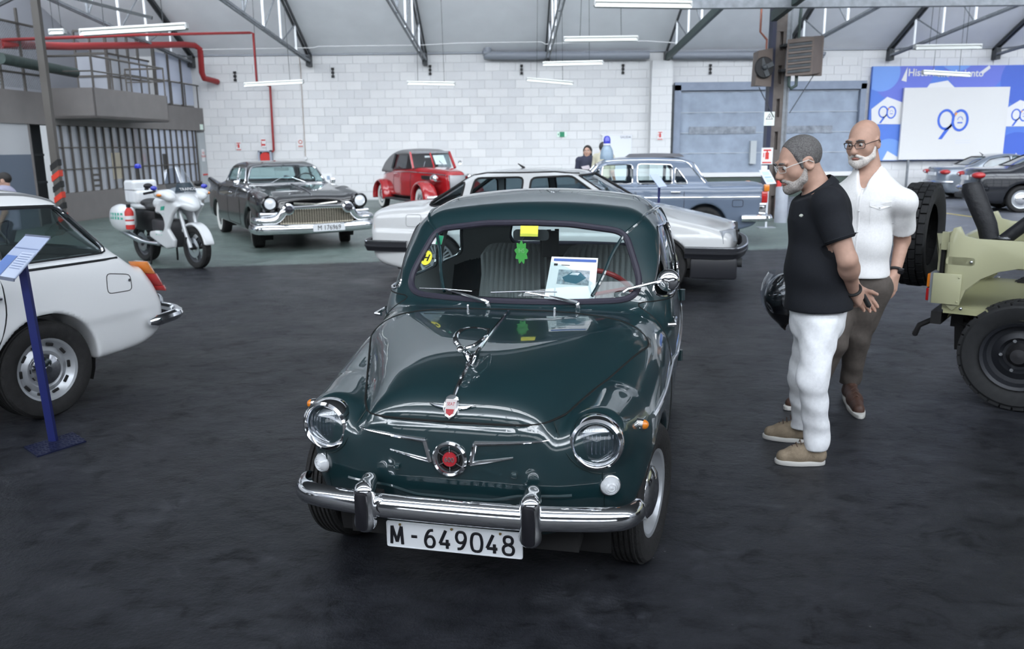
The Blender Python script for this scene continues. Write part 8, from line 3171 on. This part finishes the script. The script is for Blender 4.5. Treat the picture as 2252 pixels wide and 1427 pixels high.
    H = thing('helmet', 'black open helmet with clear visor carried beside the black polo shirt', 'helmet', tuple(base + hp))
    g = Field((-.18, -.18, -.26), (.18, .18, .18), .008)
    g.ell((0, 0, 0), (.125, .12, .15), 0)
    g.cone((.02, 0, -.02), (.035, 0, -.15), .11, .06, .05)
    g.ell((.06, .0, -.10), (.09, .085, .12), .01, op='sub')
    g.surf(1).emit('body', 'shell', mat('helmet_black', (.008, .008, .010), .15, coat=1), H)
    rows = []
    for j in range(7):
        v = -.7 + 1.5 * j / 6
        rows.append([(-.150 * math.cos(a) * math.cos(v) + .0, .135 * math.sin(a), .165 * math.sin(v) + .03) for a in np.linspace(-1.3, 1.3, 13)])
    MB().grid(rows).build('visor', glass('visor_glass', (.85, .88, .92), .08), H)
    return T


# ------------------------------------------------------------------ people in the distance
def small_person(px, py, Y, face, hair, m_top, m_leg, label, top_h=None, kneel=False, name='person', arms=True, logo=False):
    top = at(px, py, Y)
    base = V((top[0], top[1], 0))
    H_ = top[2] if top_h is None else top_h
    T = thing('person', label, 'person', base)
    k = 1.0
    fw = unit((*face, 0))
    rt = unit(np.cross(fw, (0, 0, 1)))
    Z = lambda z: V((0, 0, z))
    C = Z(H_ - .118)
    M = basis(fw)
    s0 = H_ - .30
    hipz = .90 * (H_ / 1.7) if not kneel else H_ - .80
    f = Field((-.4, -.4, 0), (.4, .4, H_ + .02), .011)
    head_field(f, C, M, 1.0)
    f.cone(C + M @ V((0, -.03, -.07)), Z(s0 + .05), .055, .06, .03)
    f.cone(Z(s0 - .08), Z(hipz + .05), .13, .125, .05)
    legs, armsP = [], []
    for s in (-1, 1):
        sh = rt * s * .17 + Z(s0)
        el = rt * s * .22 - fw * .02 + Z(s0 - .28)
        wr = rt * s * .21 + fw * .10 + Z(s0 - .50)
        f.cone(Z(s0 - .02), sh, .07, .055, .04)
        f.cone(sh, el, .048, .038, .02)
        f.cone(el, wr, .038, .026, .02)
        hand(f, wr, Z(-1) + fw * .2, -rt * s, s, .3)
        hp = rt * s * .09 + Z(hipz)
        if kneel:
            kn = rt * s * .10 + fw * .12 + Z(.06)
            an = rt * s * .10 - fw * .28 + Z(.06)
        else:
            kn = rt * s * .10 + Z(hipz * .53)
            an = rt * s * .10 - fw * .02 + Z(.09)
        f.cone(hp, kn, .075, .052, .03)
        f.cone(kn, an, .05, .038, .02)
        f.cone(an - Z(.04), an - Z(.05) + fw * .13, .04, .035, .02)
        legs.append((hp, kn, an))
        armsP.append((sh, el))
    f.surf(1).emit('body', 'body', m_skin, T)
    head_parts(T, C, M, 1.0, hair, None, None, .009)
    q = Field((-.4, -.4, hipz - .12), (.4, .4, s0 + .14), .012)
    q.cone(Z(s0 - .05), Z(hipz - .0), .165, .16, .04)
    q.cone(Z(s0 + .04), Z(s0 - .1), .08, .15, .05)
    for sh, el in armsP:
        q.cone(Z(s0 - .01), sh, .09, .072, .04)
        q.cone(sh, sh + (el - sh) * .75, .07, .062, .03)
    plane_cut(q, Z(hipz - .06), (0, 0, -1))
    so = q.surf(1).emit('body', 'shirt', m_top, T)
    if logo:
        MB().prism([(-.09, -.03), (.06, -.05), (.10, .02), (-.06, .05)], fw * .168 + Z(s0 - .14), rt, V((0, 0, 1)), -.006).build('shirt_print', mat('print_pale', (.62, .56, .60), .7), so)
    q = Field((-.4, -.45, .0), (.4, .4, hipz + .12), .013)
    for hp, kn, an in legs:
        q.cone(hp + V((0, 0, .03)), kn, .10, .068, .04)
        q.cone(kn, an + V((0, 0, .02)), .066, .055, .03)
    plane_cut(q, Z(.07 if not kneel else -.5), (0, 0, -1))
    q.surf(1).emit('body', 'trousers', m_leg, T)
    for hp, kn, an in legs:
        b = Field(an - .16, an + .22, .014)
        if not kneel:
            b.cone(V((an[0], an[1], .05)), V((an[0], an[1], .045)) + fw * .16, .045, .038, 0)
            b.surf(1).emit('body', 'shoe', m_black, T)
    return T


polo_man()
shirt_man()
dk = mat('denim_dark', (.03, .035, .055), .8)
small_person(1292, 320, 17.2, (-.25, -1), ('long', mat('hair_dark', (.012, .010, .009), .6)), mat('shirt_navy', (.03, .034, .06), .8), dk,
             'person with long dark hair and navy printed shirt behind the blue-grey saloon', logo=True)
small_person(1328, 312, 16.7, (.6, .8), ('short', mat('hair_dark2', (.04, .038, .036), .7)), mat('shirt_cream', (.55, .52, .40), .8), dk,
             'person in cream shirt seen from behind, next to the roof beacon')
small_person(4, 379, 12.5, (-.9, -.3), ('short', mat('hair_dark', (.012, .010, .009), .6)), mat('shirt_lilac', (.30, .30, .40), .8), dk,
             'kneeling person in lilac shirt behind the white estate', kneel=True)
